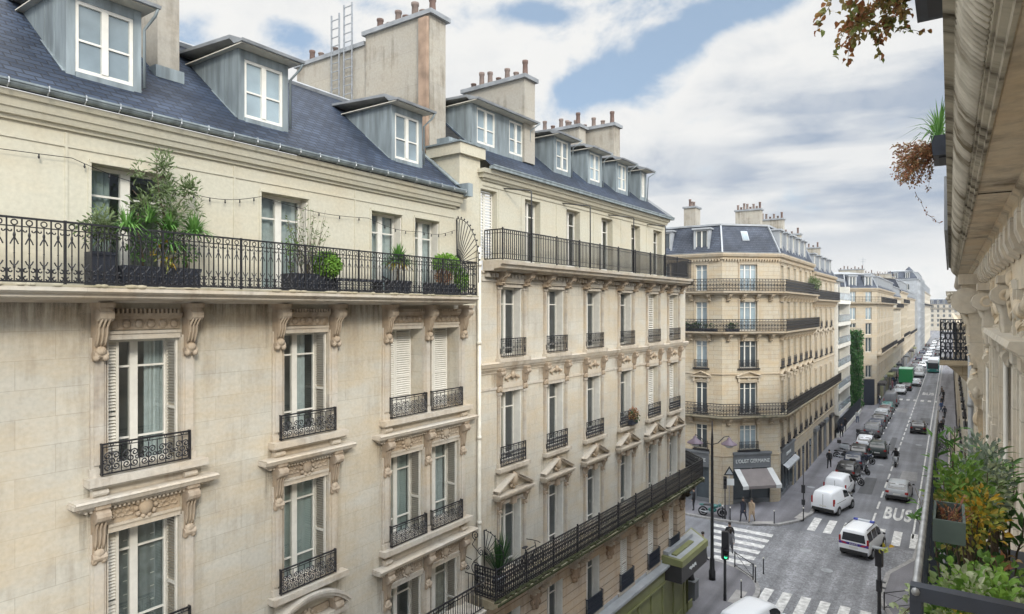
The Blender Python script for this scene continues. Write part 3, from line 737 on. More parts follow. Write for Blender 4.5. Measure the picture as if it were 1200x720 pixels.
# fan-shaped iron guard at the balcony's end
mb = MB(); c = (14.92, 0.0, 16.95)
def fan(mb, x, y0, z0, r, n=9, rz=None):
    rz = rz or r
    mb.tube([(x, y0-.02, z0-.55), (x, y0-.02, z0+rz)], .016, 5)
    for k in range(n+1):
        t = PI/2*(k/n); mb.bar((x, y0-.05*math.sin(t)-.08*math.cos(0)*.3, z0+.02), (x, y0-r*math.sin(t)*.98, z0+rz*math.cos(t)*.98), .015)
    mb.tube([(x, y0-r*math.sin(PI/2*k/14), z0+rz*math.cos(PI/2*k/14)) for k in range(15)], .013, 5)
    mb.tube([(x, y0-.33*r*math.sin(PI/2*k/8), z0+.33*rz*math.cos(PI/2*k/8)) for k in range(9)], .010, 5)
    for k in range(n): 
        t = PI/2*((k+.5)/n); mb.ball((x, y0-r*1.05*math.sin(t), z0+rz*1.03*math.cos(t)), (.02,.03,.03), 5, 4)
    mb.tube([(x, y0-r, z0), (x, y0-r, z0-.55)], .013, 5)
fan(mb, 14.62, -.02, 17.3, .82, 11, 1.35)
part('fan_guard', mb, M['iron'], bal)
# scroll bracket guard low on the party line
mb = MB()
def ysc(y, z, r, turn, a0, loops=1.5, n=22, x=15.02, rad=.014):
    mb.tube([(x, y+r*(1-.8*i/n)*math.cos(a0+turn*loops*2*PI*i/n), z+r*(1-.8*i/n)*math.sin(a0+turn*loops*2*PI*i/n)) for i in range(n+1)], rad, 5)
ysc(-.45, 8.35, .20, 1, -PI/2); ysc(-.42, 9.3, .14, 1, -PI/2); ysc(-.62, 8.85, .12, -1, PI/2); mb.tube([(15.02,-.35,8.5),(15.02,-.62,8.75),(15.02,-.30,9.0),(15.02,-.42,9.2)], .014, 5); mb.tube([(15.02,0,8.12),(15.02,-.75,8.12)], .016, 5); mb.tube([(15.02,0,8.6),(15.02,-.28,8.55)], .012, 5); ysc(-.12, 8.3, .1, -1, PI/2)
for k in range(5): mb.bar((15.02, -.15*k, 7.2), (15.02, -.15*k, 8.12), .014)
A.part('scroll_guard', mb, M['iron'])
mb = MB(); mb.tube([(14.2, -.75, 8.0), (15.0, -.75, 8.0)], .016, 5); mb.prism([(0,7.0),(-.8,7.0),(-.85,7.2),(0,7.25)], 7.9, 15.0)
bl = A.part('balcony', mb, M['trim'])
mb = MB(); mb.M = Matrix.Translation((7.95, -.78, 7.25)); long_rail(mb, 7.0, .82, .2, fancy=False); part('railing', mb, M['iron'], bl)
# downpipe on the party line
mb = MB(); mb.tube([(15.62, -.10, 0), (15.62, -.10, 17.9)], .062, 8)
for z in (3, 6, 9.4, 12.0, 14.9, 17.3): mb.lathe([(.075,0),(.078,.05),(.075,.1)], (15.62,-.10,z), 8)
A.part('downpipe', mb, M['offwhite'])

rs = []; r2 = []
for cols in groups:
    xa, xb = cols[0][0], cols[-1][1]
    for (z0, z1), hd in zip(ROWS[:3], (0, 1, 1)):
        for x in (xa-.36, xb+.26): rs.append((x, x+.16, z0-.17, z0-1.3))
        for x in (xa-.42, xb+.22): rs.append((x, x+.2, z1+.47, z1-.5))
for a, b in zip([-3, 2.95, 6.75, 10.3, 15.1], [1.2, 4.85, 8.35, 11.55, 15.74]): r2.append((a, b, 16.09, 15.1)); rs.append((a, b, 16.1, 15.75))  # brown band along the wall top below the balcony slab, fading downward
tag(stains('soot_stains', rs, M['soot'], ra), kind='stuff'); tag(stains('brown_marks', r2, M['brown_tone'], ra), kind='stuff')
# ================================================================== house B: next on the left, ending at the side street
RB = R(88.16)
B = House('limestone_apartment_house', (XA, 15.8, 0), RB, 'long limestone apartment house with two running iron balconies and olive shop at its corner')
rb = B.root
BC = [1.63, 4.33, 7.17, 10.08, 12.93, 15.42]; BW = 1.16
BR = {'fifth': (14.42, 16.70), 'fourth': (10.90, 13.30), 'third': (7.34, 9.66), 'second': (3.86, 6.02)}
BE = 17.05
ops = [(c-BW/2, c+BW/2, *BR[k]) for c in BC for k in ('fifth', 'fourth', 'third')]
mb = MB(); wall(mb, 0, BE, 6.9, 17.2, ops, .36)
mb.quad((BE,0,0),(20.5,3.5,0),(20.5,3.5,17.2),(BE,0,17.2)); mb.quad((20.5,3.5,0),(20.5,10,0),(20.5,10,17.2),(20.5,3.5,17.2)); mb.quad((0,10,0),(0,.0,0),(0,.0,17.2),(0,10,17.2))
mb.quad((20.5,10,0),(0,10,0),(0,10,17.2),(20.5,10,17.2))
B.part('wall', mb, M['stoneB'])
mb = MB(); wall(mb, 0, BE, 3.8, 6.9, [(c-.55, c+.55, *BR['second']) for c in BC], .36)
B.part('lower_wall', mb, M['rusty'])
BT = [(.02,.86), (2.42,3.36), (5.12,6.12), (7.86,8.84), (10.62,11.54), (13.0,14.0)]
mb = MB(); wall(mb, 0, 14.45, 17.5, 20.1, [(a, b, 17.58, 19.74) for a, b in BT], .3)
mb.quad((14.45,0,17.5),(18,3.5,17.5),(18,3.5,20.1),(14.45,0,20.1)); mb.quad((18,3.5,17.5),(18,10,17.5),(18,10,20.1),(18,3.5,20.1)); mb.quad((0,10,17.5),(0,0,17.5),(0,0,20.1),(0,10,20.1))
for x in (.95, 2.2, 4.4, 7.2, 9.6, 12.2): mb.box(x-.02, x+.02, -.015, 0, 17.5, 19.85)
B.part('upper_wall', mb, M['cream'])
mb = MB()   # party pillar at the left end
mb.box(-.95, 0.02, .02, 1.25, 15.9, 20.62); mb.box(-1.05, .14, -.10, 1.3, 20.62, 20.95)
B.part('party_pillar', mb, M['cream'])
mb = MB(); mb.box(-1.10, .18, -.14, 1.34, 20.95, 21.0); mb.box(-1.0,-.5,.4,.9,21.0,21.18); B.part('pillar_coping', mb, M['zinc'])
# crown cornice and gutter
mb = MB(); cornice(mb, .16, 14.1, [(19.84, 19.9, .03, .04), (20.0, 20.07, .06, .10), (20.07, 20.2, .14, .2), (20.2, 20.32, .24, .28)]); B.part('cornice', mb, M['cream'])
mb = MB(); mb.box(.16, 14.6, -.40, -.24, 20.33, 20.43); mb.box(.16,14.6,-.42,-.40,20.42,20.46); B.part('gutter', mb, M['zinc'])
def roofB(y): return 20.44 + .85*(y+.3)
mb = MB(); ye = 3.6
mb.quad((.14,-.3,roofB(-.3)),(14.5,-.3,roofB(-.3)),(12.0,ye,roofB(ye)),(.14,ye,roofB(ye)))
mb.quad((14.5,-.3,roofB(-.3)),(18.3,3.5,roofB(-.3)),(14.5,7,roofB(ye)),(12.0,ye,roofB(ye)))
mb.quad((18.3,3.5,roofB(-.3)),(18.3,10,roofB(-.3)),(14.5,10,roofB(ye)),(14.5,7,roofB(ye)))
rf = B.part('roof', mb, M['slate'])
mb = MB(); mb.quad((.14,ye,roofB(ye)),(12.0,ye,roofB(ye)),(14.5,7,roofB(ye)+.1),(.14,9,roofB(ye)+.4)); mb.quad((14.5,7,roofB(ye)+.1),(14.5,10,roofB(ye)+.1),(.14,10,roofB(ye)+.4),(.14,9,roofB(ye)+.4)); mb.bar((14.5,-.3,roofB(-.3)+.03),(12.0,ye,roofB(ye)+.03),.10)
part('roof_ridge', mb, M['zincdark'], rf)
def dormerB(xa, xb, wins):
    zt = 22.60; yb = (zt-20.44)/.85-.3; y0 = .60; zf = roofB(y0)
    mb = MB()
    for x0, x1 in ((xa, xa+.03), (xb-.03, xb)):
        mb.add([(x0,y0,zf-.1),(x0,y0,zt),(x0,yb+.1,zt),(x1,y0,zf-.1),(x1,y0,zt),(x1,yb+.1,zt)], [(0,1,2),(5,4,3),(0,3,4,1),(1,4,5,2)])
    px = [xa] + [v for w in wins for v in w] + [xb]
    for a, b in zip(px[0::2], px[1::2]): mb.box(a+.002, b-.002, y0-.02, y0+.05, zf-.15, zt)
    mb.box(xa, xb, y0-.01, y0+.04, zf-.16, 21.36); mb.box(xa, xb, y0-.01, y0+.04, 22.5, zt); mb.box(xa-.03, xb+.03, y0-.12, y0+.04, zf-.2, zf-.12)
    for x in (xa, xb): mb.bar((x, y0, zf), (x, yb, zt-.03), .04)
    d = B.part('dormer', mb, M['zinc'])
    for a, b in wins:
        mb = MB(); mb.M = Matrix.Translation(((a+b)/2, y0, 21.36)); casement(mb, b-a, 1.14, top=0, low=.45, mid=.10, fr=.055); f = part('window_frame', mb, M['white'], d)
        mb = MB(); mb.quad((a+.02,y0+.04,21.38),(b-.02,y0+.04,21.38),(b-.02,y0+.04,22.48),(a+.02,y0+.04,22.48)); part('pane', mb, M['glasspale'], d)
    mb = MB(); mb.prism([(.26,22.60),(.24,22.65),(.68,22.81),(yb+.36,22.90),(yb+.36,22.84),(.68,22.73),(.55,22.62)], xa-.15, xb+.15); mb.prism([(.18,22.58),(.16,22.64),(.24,22.64),(.25,22.58)], xa-.18, xb+.18)
    part('dormer_roof', mb, M['zincdark'], d)
    mb = MB(); mb.box(xa-.14, xb+.14, .26, yb, 22.572, 22.594); part('dormer_soffit', mb, M['offwhite'], d)
    mb = MB(); mb.tube([(xb+.1,.12,22.58),(xb+.04,.5,22.35),(xb+.03,.56,21.2)], .025, 5); part('downpipe', mb, M['zinc'], d)
dormerB(.28, 3.42, [(.55,1.5), (2.3,3.12)])
for a, b in ((5.34,6.20), (7.94,8.80), (10.5,11.30)): dormerB(a-.2, b+.2, [(a, b)])
dormerB(12.75, 13.5, [(12.95,13.3)])
def stack(H, x0, x1, y0, y1, z0, z1, pots, mat='chimney', label=None):
    mb = MB(); mb.box(x0, x1, y0, y1, z0, z1); c = H.part('chimney', mb, M[mat], label=label)
    mb = MB(); mb.box(x0-.1, x1+.1, y0-.1, y1+.1, z1, z1+.14); part('coping', mb, M['zincdark'], c)
    n = pots
    for i in range(n):
        mb = MB(); f = (i+.5)/n
        if x1-x0 > y1-y0: p = (x0+(x1-x0)*f, (y0+y1)/2, z1+.14)
        else: p = ((x0+x1)/2, y0+(y1-y0)*f, z1+.14)
        pot(mb, p, .11, (.62,.28,.5,.25,.55)[i % 5]); part('chimney_pot', mb, M['terra'] if i % 3 else M['terradark'], c)
    return c
stack(B, 3.1, 3.75, .5, 3.3, 21.2, 24.15, 7)
stack(B, 10.9, 11.5, 1.0, 3.9, 21.5, 24.35, 6); stack(B, 10.0, 10.6, 2.3, 4.6, 21.5, 24.3, 5)
# top balcony slab with brackets
mb = MB(); mb.prism([(0,17.18),(-.42,17.18),(-.46,17.24),(-.66,17.26),(-.70,17.36),(-.78,17.38),(-.80,17.48),(0,17.5)], .12, 16.1)
mb.add([(16.1,-.8,17.2),(19.5,2.6,17.2),(17,3,17.2),(16.1,0,17.2),(16.1,-.8,17.48),(19.5,2.6,17.48),(17,3,17.48),(16.1,0,17.48)], [(0,1,5,4),(4,5,6,7),(3,2,1,0)])
bal = B.part('balcony', mb, M['trim'])
i = 0; x = .2
while x < 15.5:
    w = min(1.55, 15.95-x)
    inst('railing', ('rB', round(w,2)), lambda m: (simple_rail(m, w, .96, .105), m.box(-.02,.02,-.02,.02,0,1.0)), M['iron'], bal, (x, -.72, 17.5)); x += w
o = inst('railing', ('rB', 3.0), lambda m: simple_rail(m, 3.0, .96, .105), M['iron'], bal, (15.95, -.72, 17.5), PI/4)
o = inst('railing', ('rB', .7), lambda m: simple_rail(m, .7, .96, .105), M['iron'], bal, (.2, -.72, 17.5), PI/2)
for x, xw in ((1.72, 1.15), (5.6, 4.75), (9.32, 8.35), (12.66, 12.2)):
    mb = MB(); mb.tube([(x,-.74,17.5),(x,-.74,19.80),(x-.03,-.70,19.84),(xw,0,19.9)], .022, 5); part('awning_frame', mb, M['iron'], bal)
# entablature under the top balcony: brackets and dentils
mb = MB(); mb.box(.05, BE, -.04, 0, 16.86, 16.92); mb.box(.05, BE, -.05, 0, 17.12, 17.18); x = .2
while x < BE-.3: mb.box(x, x+.09, -.2, 0, 17.0, 17.12); x += .2
B.part('dentil_course', mb, M['trim'])
def surrB(m, rowk):
    z0, z1 = BR[rowk]; h = z1-z0; a = BW/2
    for s in (-1, 1):
        m.box(s*(a+.05), s*(a+.21), -.06, 0, -.02, h+.02); m.box(s*(a+.09), s*(a+.17), -.085, -.06, .3, h-.15); m.box(s*(a+.03), s*(a+.23), -.09, 0, -.05, .12); m.box(s*(a+.03), s*(a+.23), -.09, 0, h-.08, h+.0)
    m.box(-a-.05, a+.05, -.05, 0, h, h+.12)
def sillB(m): m.box(-BW/2-.28, BW/2+.28, -.2, 0, -.14, -.02); m.box(-BW/2-.2, BW/2+.2, -.14, 0, -.2, -.14); m.box(-BW/2, BW/2, 0, .36, -.04, .01)
def guardB(m, h, w=BW+.22): iron_panel(m, w, h, -.10, .015, .3, 9); return_panel(m, -w/2, -.1, 0, h); return_panel(m, w/2, -.1, 0, h)
def guardB5(m, h, w=BW+.22):
    simple_rail_c = [m.box(-w/2,w/2,-.12,-.09,h-.03,h), m.box(-w/2,w/2,-.115,-.095,.02,.045), m.box(-w/2,w/2,-.113,-.097,h*.72,h*.72+.012), m.box(-w/2,w/2,-.113,-.097,h*.3,h*.3+.012)]
    n = 14
    for i in range(n+1):
        x = -w/2+w*i/n; m.box(x-.008,x+.008,-.113,-.097,0,h)
    for i in range(n//2):
        x = -w/2+w*(i+.5)*2/n; m.tube(arc(x,h*.5,.045,0,2*PI,8,-.105),.009,4); m.tube(arc(x,h*.85,.03,0,2*PI,6,-.105),.008,3)
    return_panel(m, -w/2, -.1, 0, h); return_panel(m, w/2, -.1, 0, h)
def pedB(m):
    """broken pediment over the third-floor windows; z=0 at the cornice underside"""
    a = BW/2+.40
    m.box(-a, a, -.26, 0, 0, .07); m.box(-a+.05, a-.05, -.18, 0, -.08, 0); m.box(-a-.03, a+.03, -.30, 0, .07, .12)
    for s in (-1, 1):
        for t0, t1, p in ((0,.07,.20),(.07,.12,.26)):
            x0, x1 = s*a, s*.13; zz0, zz1 = .125, .54
            vs = [(x0,-p,zz0+t0),(x1,-p,zz1+t0),(x1,-p,zz1+t1),(x0,-p,zz0+t1),(x0,0,zz0+t0),(x1,0,zz1+t0),(x1,0,zz1+t1),(x0,0,zz0+t1)]
            m.add(vs, [(0,1,2,3),(3,2,6,7),(0,4,5,1),(1,5,6,2)])
def cartB(m):
    m.ball((0,-.12,.46),(.16,.12,.22),8,6)
    for k in range(8):
        t = 2*PI*k/8; m.ball((.2*math.cos(t),-.10,.42+.22*math.sin(t)),(.07,.06,.07),6,4)
    m.box(-.12,.12,-.14,0,-.35,.1)
def garB(m):
    for s in (-1,1):
        for k in range(3): m.ball((s*(.14+.1*k),-.05,.0-.03*k),(.07,.05,.06),6,4)
    m.ball((0,-.07,.02),(.11,.08,.13),7,5); m.tube(arc(0,-.04,.27,PI,2*PI,8,-.04),.025,4)
for ci, c in enumerate(BC):
    for k in ('fifth', 'fourth', 'third', 'second'):
        z0, z1 = BR[k]; h = z1-z0; w = BW if k != 'second' else 1.1
        if k != 'second':
            sr = inst('window_surround', ('sB', k), lambda m: surrB(m, k), M['trim'], rb, (c, 0, z0))
            inst('sill', 'sillB', sillB, M['trim'], sr)
        if k == 'fifth':
            for s in (-1, 1): inst('console', 'conB5', lambda m: console(m, .26, .42, .42, 2), M['carved'], sr, (s*(w/2+.13), 0, 17.16-z0))
            mb = MB(); mb.M = Matrix.Translation((0,0,h)); mb.box(-w/2+.0,w/2-.0,-.12,0,.13,.4); mb.box(-w/2+.05,w/2-.05,-.14,-.12,.18,.35); part('lintel_panel', mb, M['trim'], sr)
            inst('window_guard', 'gB5', lambda m: guardB5(m, .60), M['iron'], rb, (c, 0, z0+.02))
        if k == 'fourth':
            for s in (-1, 1): inst('console', 'conB4', lambda m: console(m, .2, .72, .2, 2), M['carved'], sr, (s*(w/2+.13), 0, h+.72))
            inst('carved_frieze', 'garB', garB, M['carved'], sr, (0, 0, h+.50))
            inst('lintel_panel', 'lpB4', lambda m: m.box(-w/2+.03, w/2-.03, -.07, 0, .12, .30), M['trim'], sr, (0, 0, h))
            inst('window_guard', 'gB4', lambda m: guardB(m, .64), M['iron'], rb, (c, 0, z0+.02))
        if k == 'third':
            pd = inst('pediment', 'pedB', pedB, M['trim'], sr, (0, 0, 9.95-z0)); 
            inst('cartouche', 'cartB', cartB, M['carved'], sr, (0, 0, 9.95-z0))
            for s in (-1, 1): inst('console', 'conB3', lambda m: console(m, .18, .5, .18, 2), M['carved'], sr, (s*(w/2+.13), 0, 9.9-z0))
        if k == 'second':
            inst('window_guard', 'gB2', lambda m: (guardB5(m, .72, 1.25), m.box(-.6,.6,-.094,-.088,.03,.7)), M['iron2'], rb, (c, 0, z0+.02))
            mb = MB(); mb.box(c-.8, c+.8, -.06, 0, z0-.16, z0-.02); B.part('sill', mb, M['trim'])
        closed = (ci, k) in ((4,'fourth'),(5,'fourth'),(4,'fifth'),(5,'fifth'),(3,'second'),(4,'second'),(5,'second'))
        if closed:
            for q in (0, 1): inst('shutter', ('lvB', w, h), lambda m: louvre(m, w/2-.01, h-.02, .09), M['white'], rb, (c-w/2+.005+q*w/2, .22, z0+.01))
        else:
            B.window('B', c, z0, w-.02, h, .30, 'white', 'glass', 'room', drapes=[[(.0,.5,'curtain')], [(.0,.25,'greycurtain')], [], [(.0,.7,'creamcurtain')], [(.1,.4,'blind')]][(ci*7+len(k)*3) % 5], mid=.11, top=.24, low=.12)
            o = inst('shutter', ('flatB', h), lambda m: (m.box(0,.27,0,.03,0,h-.02), m.box(.03,.24,-.006,0,h*.5,h-.1), m.box(.03,.24,-.006,0,.1,h*.45)), M['white'], rb, (c+w/2-.012, .02, z0+.01), PI/2)
for i, (a, b) in enumerate(BT):
    if i == 0:
        inst('shutter', 'lvBT', lambda m: (louvre(m, (b-a)/2-.01, 2.1, .09)), M['white'], rb, (a+.005, .2, 17.6)); inst('shutter', 'lvBT', None, M['white'], rb, (a+(b-a)/2+.005, .2, 17.6))
    else: B.window('BT', (a+b)/2, 17.6, b-a, 2.13, .25, 'white', 'glass', 'room', drapes=[(.3,.7,'curtain')] if i % 2 else [], mid=.1, top=.25, low=0)
# ledge between fourth and fifth
mb = MB(); cornice(mb, .02, BE-.1, [(14.0,14.06,.05,.07),(14.06,14.14,.1,.12),(14.14,14.26,.15,.19),(14.26,14.3,.2,.14)]); B.part('cornice', mb, M['trim'])
mb = MB(); mb.box(.0, BE, -.03, 0, 13.42, 13.50); mb.box(.0,BE,-.03,0,13.94,13.99); B.part('string_course', mb, M['trim'])
# low running balcony
mb = MB(); mb.prism([(0,6.86),(-.52,6.9),(-.56,6.98),(-.80,7.02),(-.88,7.1),(-.94,7.12),(-.95,7.22),(0,7.24)], -.35, 17.3)
mb.add([(17.3,-.95,7.0),(20.6,2.4,7.0),(19,3,7.0),(17.3,0,7.0),(17.3,-.95,7.22),(20.6,2.4,7.22),(19,3,7.22),(17.3,0,7.22)], [(0,1,5,4),(4,5,6,7),(3,2,1,0)])
bal = B.part('balcony', mb, M['mossy'])
mb = MB(); mb.prism([(-.80,7.20),(-.97,7.12),(-.975,7.18),(-.86,7.28)], -.34, 17.2)
for k in range(130):
    x = random.uniform(-.3, 17.1); mb.ball((x, random.uniform(-.95,-.86), 7.26), (random.uniform(.06,.2), .05, random.uniform(.03,.07)), 6, 4)
part('moss', mb, leafmat('moss', [(.035,.042,.018),(.06,.066,.03),(.045,.045,.025)], .9), bal)
x = -.3
for i in range(11):
    w = 1.6
    inst('railing', 'rBl', lambda m: (lace_rail(m, 1.6, .95, .2), m.box(-.022,.022,-.022,.022,0,1.02)), M['iron'], bal, (x, -.84, 7.26)); x += w
inst('railing', 'rBe', lambda m: lace_rail(m, .8, .95, .2), M['iron'], bal, (-.3, -.84, 7.26), PI/2)
inst('railing', 'rBf', lambda m: lace_rail(m, 3.4, .95, .2), M['iron'], bal, (17.3, -.84, 7.26), PI/4)
for i in range(7):
    c = .25 + i*2.8
    for dx in (-.35, .35): inst('console', 'conBl', lambda m: console(m, .28, .62, .62, 2), M['trim'], rb, (BC[min(i,5)]+(1.4 if i < 5 else 1.0)+dx-1.4+1.4-.0, 0, 6.88))
for i, c in enumerate(BC):
    x = c + 1.38 if i < 5 else c+1.1
    mb = MB(); mb.ball((x, -.06, 6.0), (.24,.09,.34), 8, 6); 
    for k in range(9): mb.ball((x+.26*math.cos(k*.7), -.05, 6.0+.36*math.sin(k*.7)), (.1,.07,.1), 6, 4)
    B.part('cartouche', mb, M['carveddark'])
mb = MB(); fan(mb, .12, -.05, 8.35, .78, 7); B.part('fan_guard', mb, M['iron'])
# shopfront at street level
mb = MB(); mb.box(0, 14.0, -.42, 0, 3.55, 3.66); mb.box(0, 14.0, -.30, 0, 3.40, 3.55); mb.box(0,BE,-.03,.0,3.66,3.8); B.part('ledge', mb, M['zincpale'])
mb = MB(); mb.box(0, BE+.02, -.16, 0, 2.75, 3.40); mb.box(0,14.0,-.22,-.16,2.72,2.80); mb.box(0,14.0,-.22,-.16,3.3,3.40)
mb.quad((0,-.05,0),(BE+.0,-.05,0),(BE+.0,-.05,2.75),(0,-.05,2.75))
x = .3
while x < BE-.3:
    mb.box(x, x+.16, -.12, -.05, 0, 2.75); mb.box(x+.16, x+1.2, -.10, -.05, 0, .55); x += 1.36
mb.quad((BE,-.16,0),(20.6,3.4,0),(20.6,3.4,3.4),(BE,-.16,3.4))
B.part('shopfront', mb, M['olive'])
mb = MB()   # corner marquee
mb.add([(14.0,-.02,2.85),(14.0,-1.0,2.85),(17.45,-1.0,2.85),(18.6,.3,2.85),(14.0,-.02,3.66),(14.0,-1.0,3.66),(17.45,-1.0,3.66),(18.6,.3,3.66)], [(0,1,5,4),(1,2,6,5),(2,3,7,6),(3,2,1,0)])
mq = B.part('marquee', mb, M['charcoal'])
mb = MB(); mb.add([(13.95,0,3.66),(13.95,-1.06,3.66),(17.48,-1.06,3.66),(18.7,.3,3.66),(13.95,0,4.02),(13.95,-1.06,3.96),(17.48,-1.06,3.96),(18.7,.3,4.02)], [(0,1,5,4),(1,2,6,5),(2,3,7,6),(4,5,6,7),(3,2,1,0)]); part('marquee_edge', mb, M['olive'], mq)
mb = MB(); mb.quad((14.1,-.0,4.045),(14.1,-.88,3.99),(17.4,-.88,3.99),(18.4,.2,4.045)); mb.box(14.1,17.3,-.3,-.02,4.03,4.2); part('marquee_top', mb, M['zincpale'], mq)
mb = MB(); mb.box(14.3, 16.6, -.62, -.36, 4.0, 4.09); part('planter_strip', mb, M['olive'], mq)
def text(name, s, size, mat, parent, loc, rot, ext=.012, spacing=1., align='CENTER', sx=1.):
    cu = bpy.data.curves.new(name, 'FONT'); cu.body = s; cu.size = size; cu.extrude = ext; cu.align_x = align; cu.align_y = 'CENTER'; cu.space_character = spacing
    o = bpy.data.objects.new(name+'_tmp', cu); COL.objects.link(o)
    dg = bpy.context.evaluated_depsgraph_get(); me = bpy.data.meshes.new_from_object(o.evaluated_get(dg)); bpy.data.objects.remove(o); bpy.data.curves.remove(cu)
    me.materials.clear(); me.materials.append(mat)
    q = bpy.data.objects.new(name, me); COL.objects.link(q); q.parent = parent; q.location = loc; q.rotation_euler = rot; q.scale = (sx, 1, 1)
    return q
mb = MB()    # illegible pale script on the marquee: a running handwritten stroke
pts = [(15.0+.9*t/40, -1.012, 3.27+.07*math.sin(t*1.1)+.03*math.sin(t*.43)) for t in range(41)]
mb.tube(pts, .022, 4); part('lettering', mb, M['lettering'], mq)

rs = []; r2 = []
for c in BC:
    for z0 in (10.9, 14.42):
        for s_ in (-1, 1): rs.append((c+s_*.84-.08, c+s_*.84+.08, z0-.2, z0-1.2))
    for s_ in (-1, 1): r2.append((c+s_*.9-.18, c+s_*.9+.18, 13.95, 13.0)); rs.append((c+s_*.95-.12, c+s_*.95+.12, 9.95, 8.7)); r2.append((c+s_*.8-.2, c+s_*.8+.2, 17.1, 16.1))
tag(stains('soot_stains', rs, M['soot'], rb), kind='stuff'); tag(stains('brown_marks', r2, M['brown_tone'], rb), kind='stuff')
# ------------------------------------------------------------------ outlines: sweeps along a polyline (going right as seen from outside)
def offset(pts, d):
    """inset a polyline by d towards the house (left of travel)"""
    P = [Vector(p) for p in pts]; out = []
    for i, p in enumerate(P):
        a = (p-P[i-1]).normalized() if i else None; b = (P[i+1]-p).normalized() if i < len(P)-1 else None
        na = Vector((-a.y, a.x)) if a else None; nb = Vector((-b.y, b.x)) if b else None
        if na is None: out.append(p+nb*d)
        elif nb is None: out.append(p+na*d)
        else:
            m = (na+nb).normalized(); out.append(p + m*(d/max(.3, m.dot(na))))
    return out
def sweep(mb, pts, prof):
    """closed profile of (inset, z) along pts; inset < 0 projects"""
    rings = [offset(pts, i) for i, z in prof]; n = len(prof); k = len(pts)
    vs = []; fs = []
    for j in range(k):
        for (i, z), r in zip(prof, rings): vs.append((r[j].x, r[j].y, z))
    for j in range(k-1):
        for q in range(n): fs.append((j*n+q, (j+1)*n+q, (j+1)*n+(q+1)%n, j*n+(q+1)%n))
    fs.append(tuple(range(n))); fs.append(tuple(reversed(range((k-1)*n, k*n))))
    mb.add(vs, fs)
def cornice_prof(z, p, h): return [(.02,z),(-p*.3,z),(-p*.35,z+h*.3),(-p*.8,z+h*.5),(-p,z+h*.85),(-p,z+h),(.02,z+h)]
def poly_rail(mb, pts, z, h, sp=.2, fancy=False, r=.015):
    for a, b in zip(pts, pts[1:]):
        a = Vector((a[0],a[1],0)); b = Vector((b[0],b[1],0)); L = (b-a).length; d = (b-a)/L
        up = Vector((0,0,1))
        for q, t in ((h, .05), (h*.84, .03), (.05, .04), (h*.2, .03), (h*.5,.025)): mb.bar(a+up*(z+q), b+up*(z+q), t)
        k = max(1, int(L/sp))
        for i in range(k+1):
            p = a + d*(L*i/k); mb.bar(p+up*(z+.03), p+up*(z+h), r*2.2)
            if fancy and i < k:
                c = p + d*(L/k/2); n = 7
                for qz, qr in ((.52, .36), (.25, .26), (.75, .22)):
                    ring = [c + d*(L/k*qr*math.cos(2*PI*j/n)) + up*(z+h*qz+L/k*qr*math.sin(2*PI*j/n)) for j in range(n)]
                    mb.tube(ring, r*1.5, 3, True)
class Front:
    """one straight front of a house: a matrix that puts local (x along, y in, z) onto the house's local frame"""
    def __init__(s, a, b):
        a = Vector((a[0],a[1],0)); b = Vector((b[0],b[1],0)); s.L = (b-a).length; d = b-a
        s.rot = math.atan2(d.y, d.x); s.M = Matrix.Translation(a) @ Matrix.Rotation(s.rot, 4, 'Z')
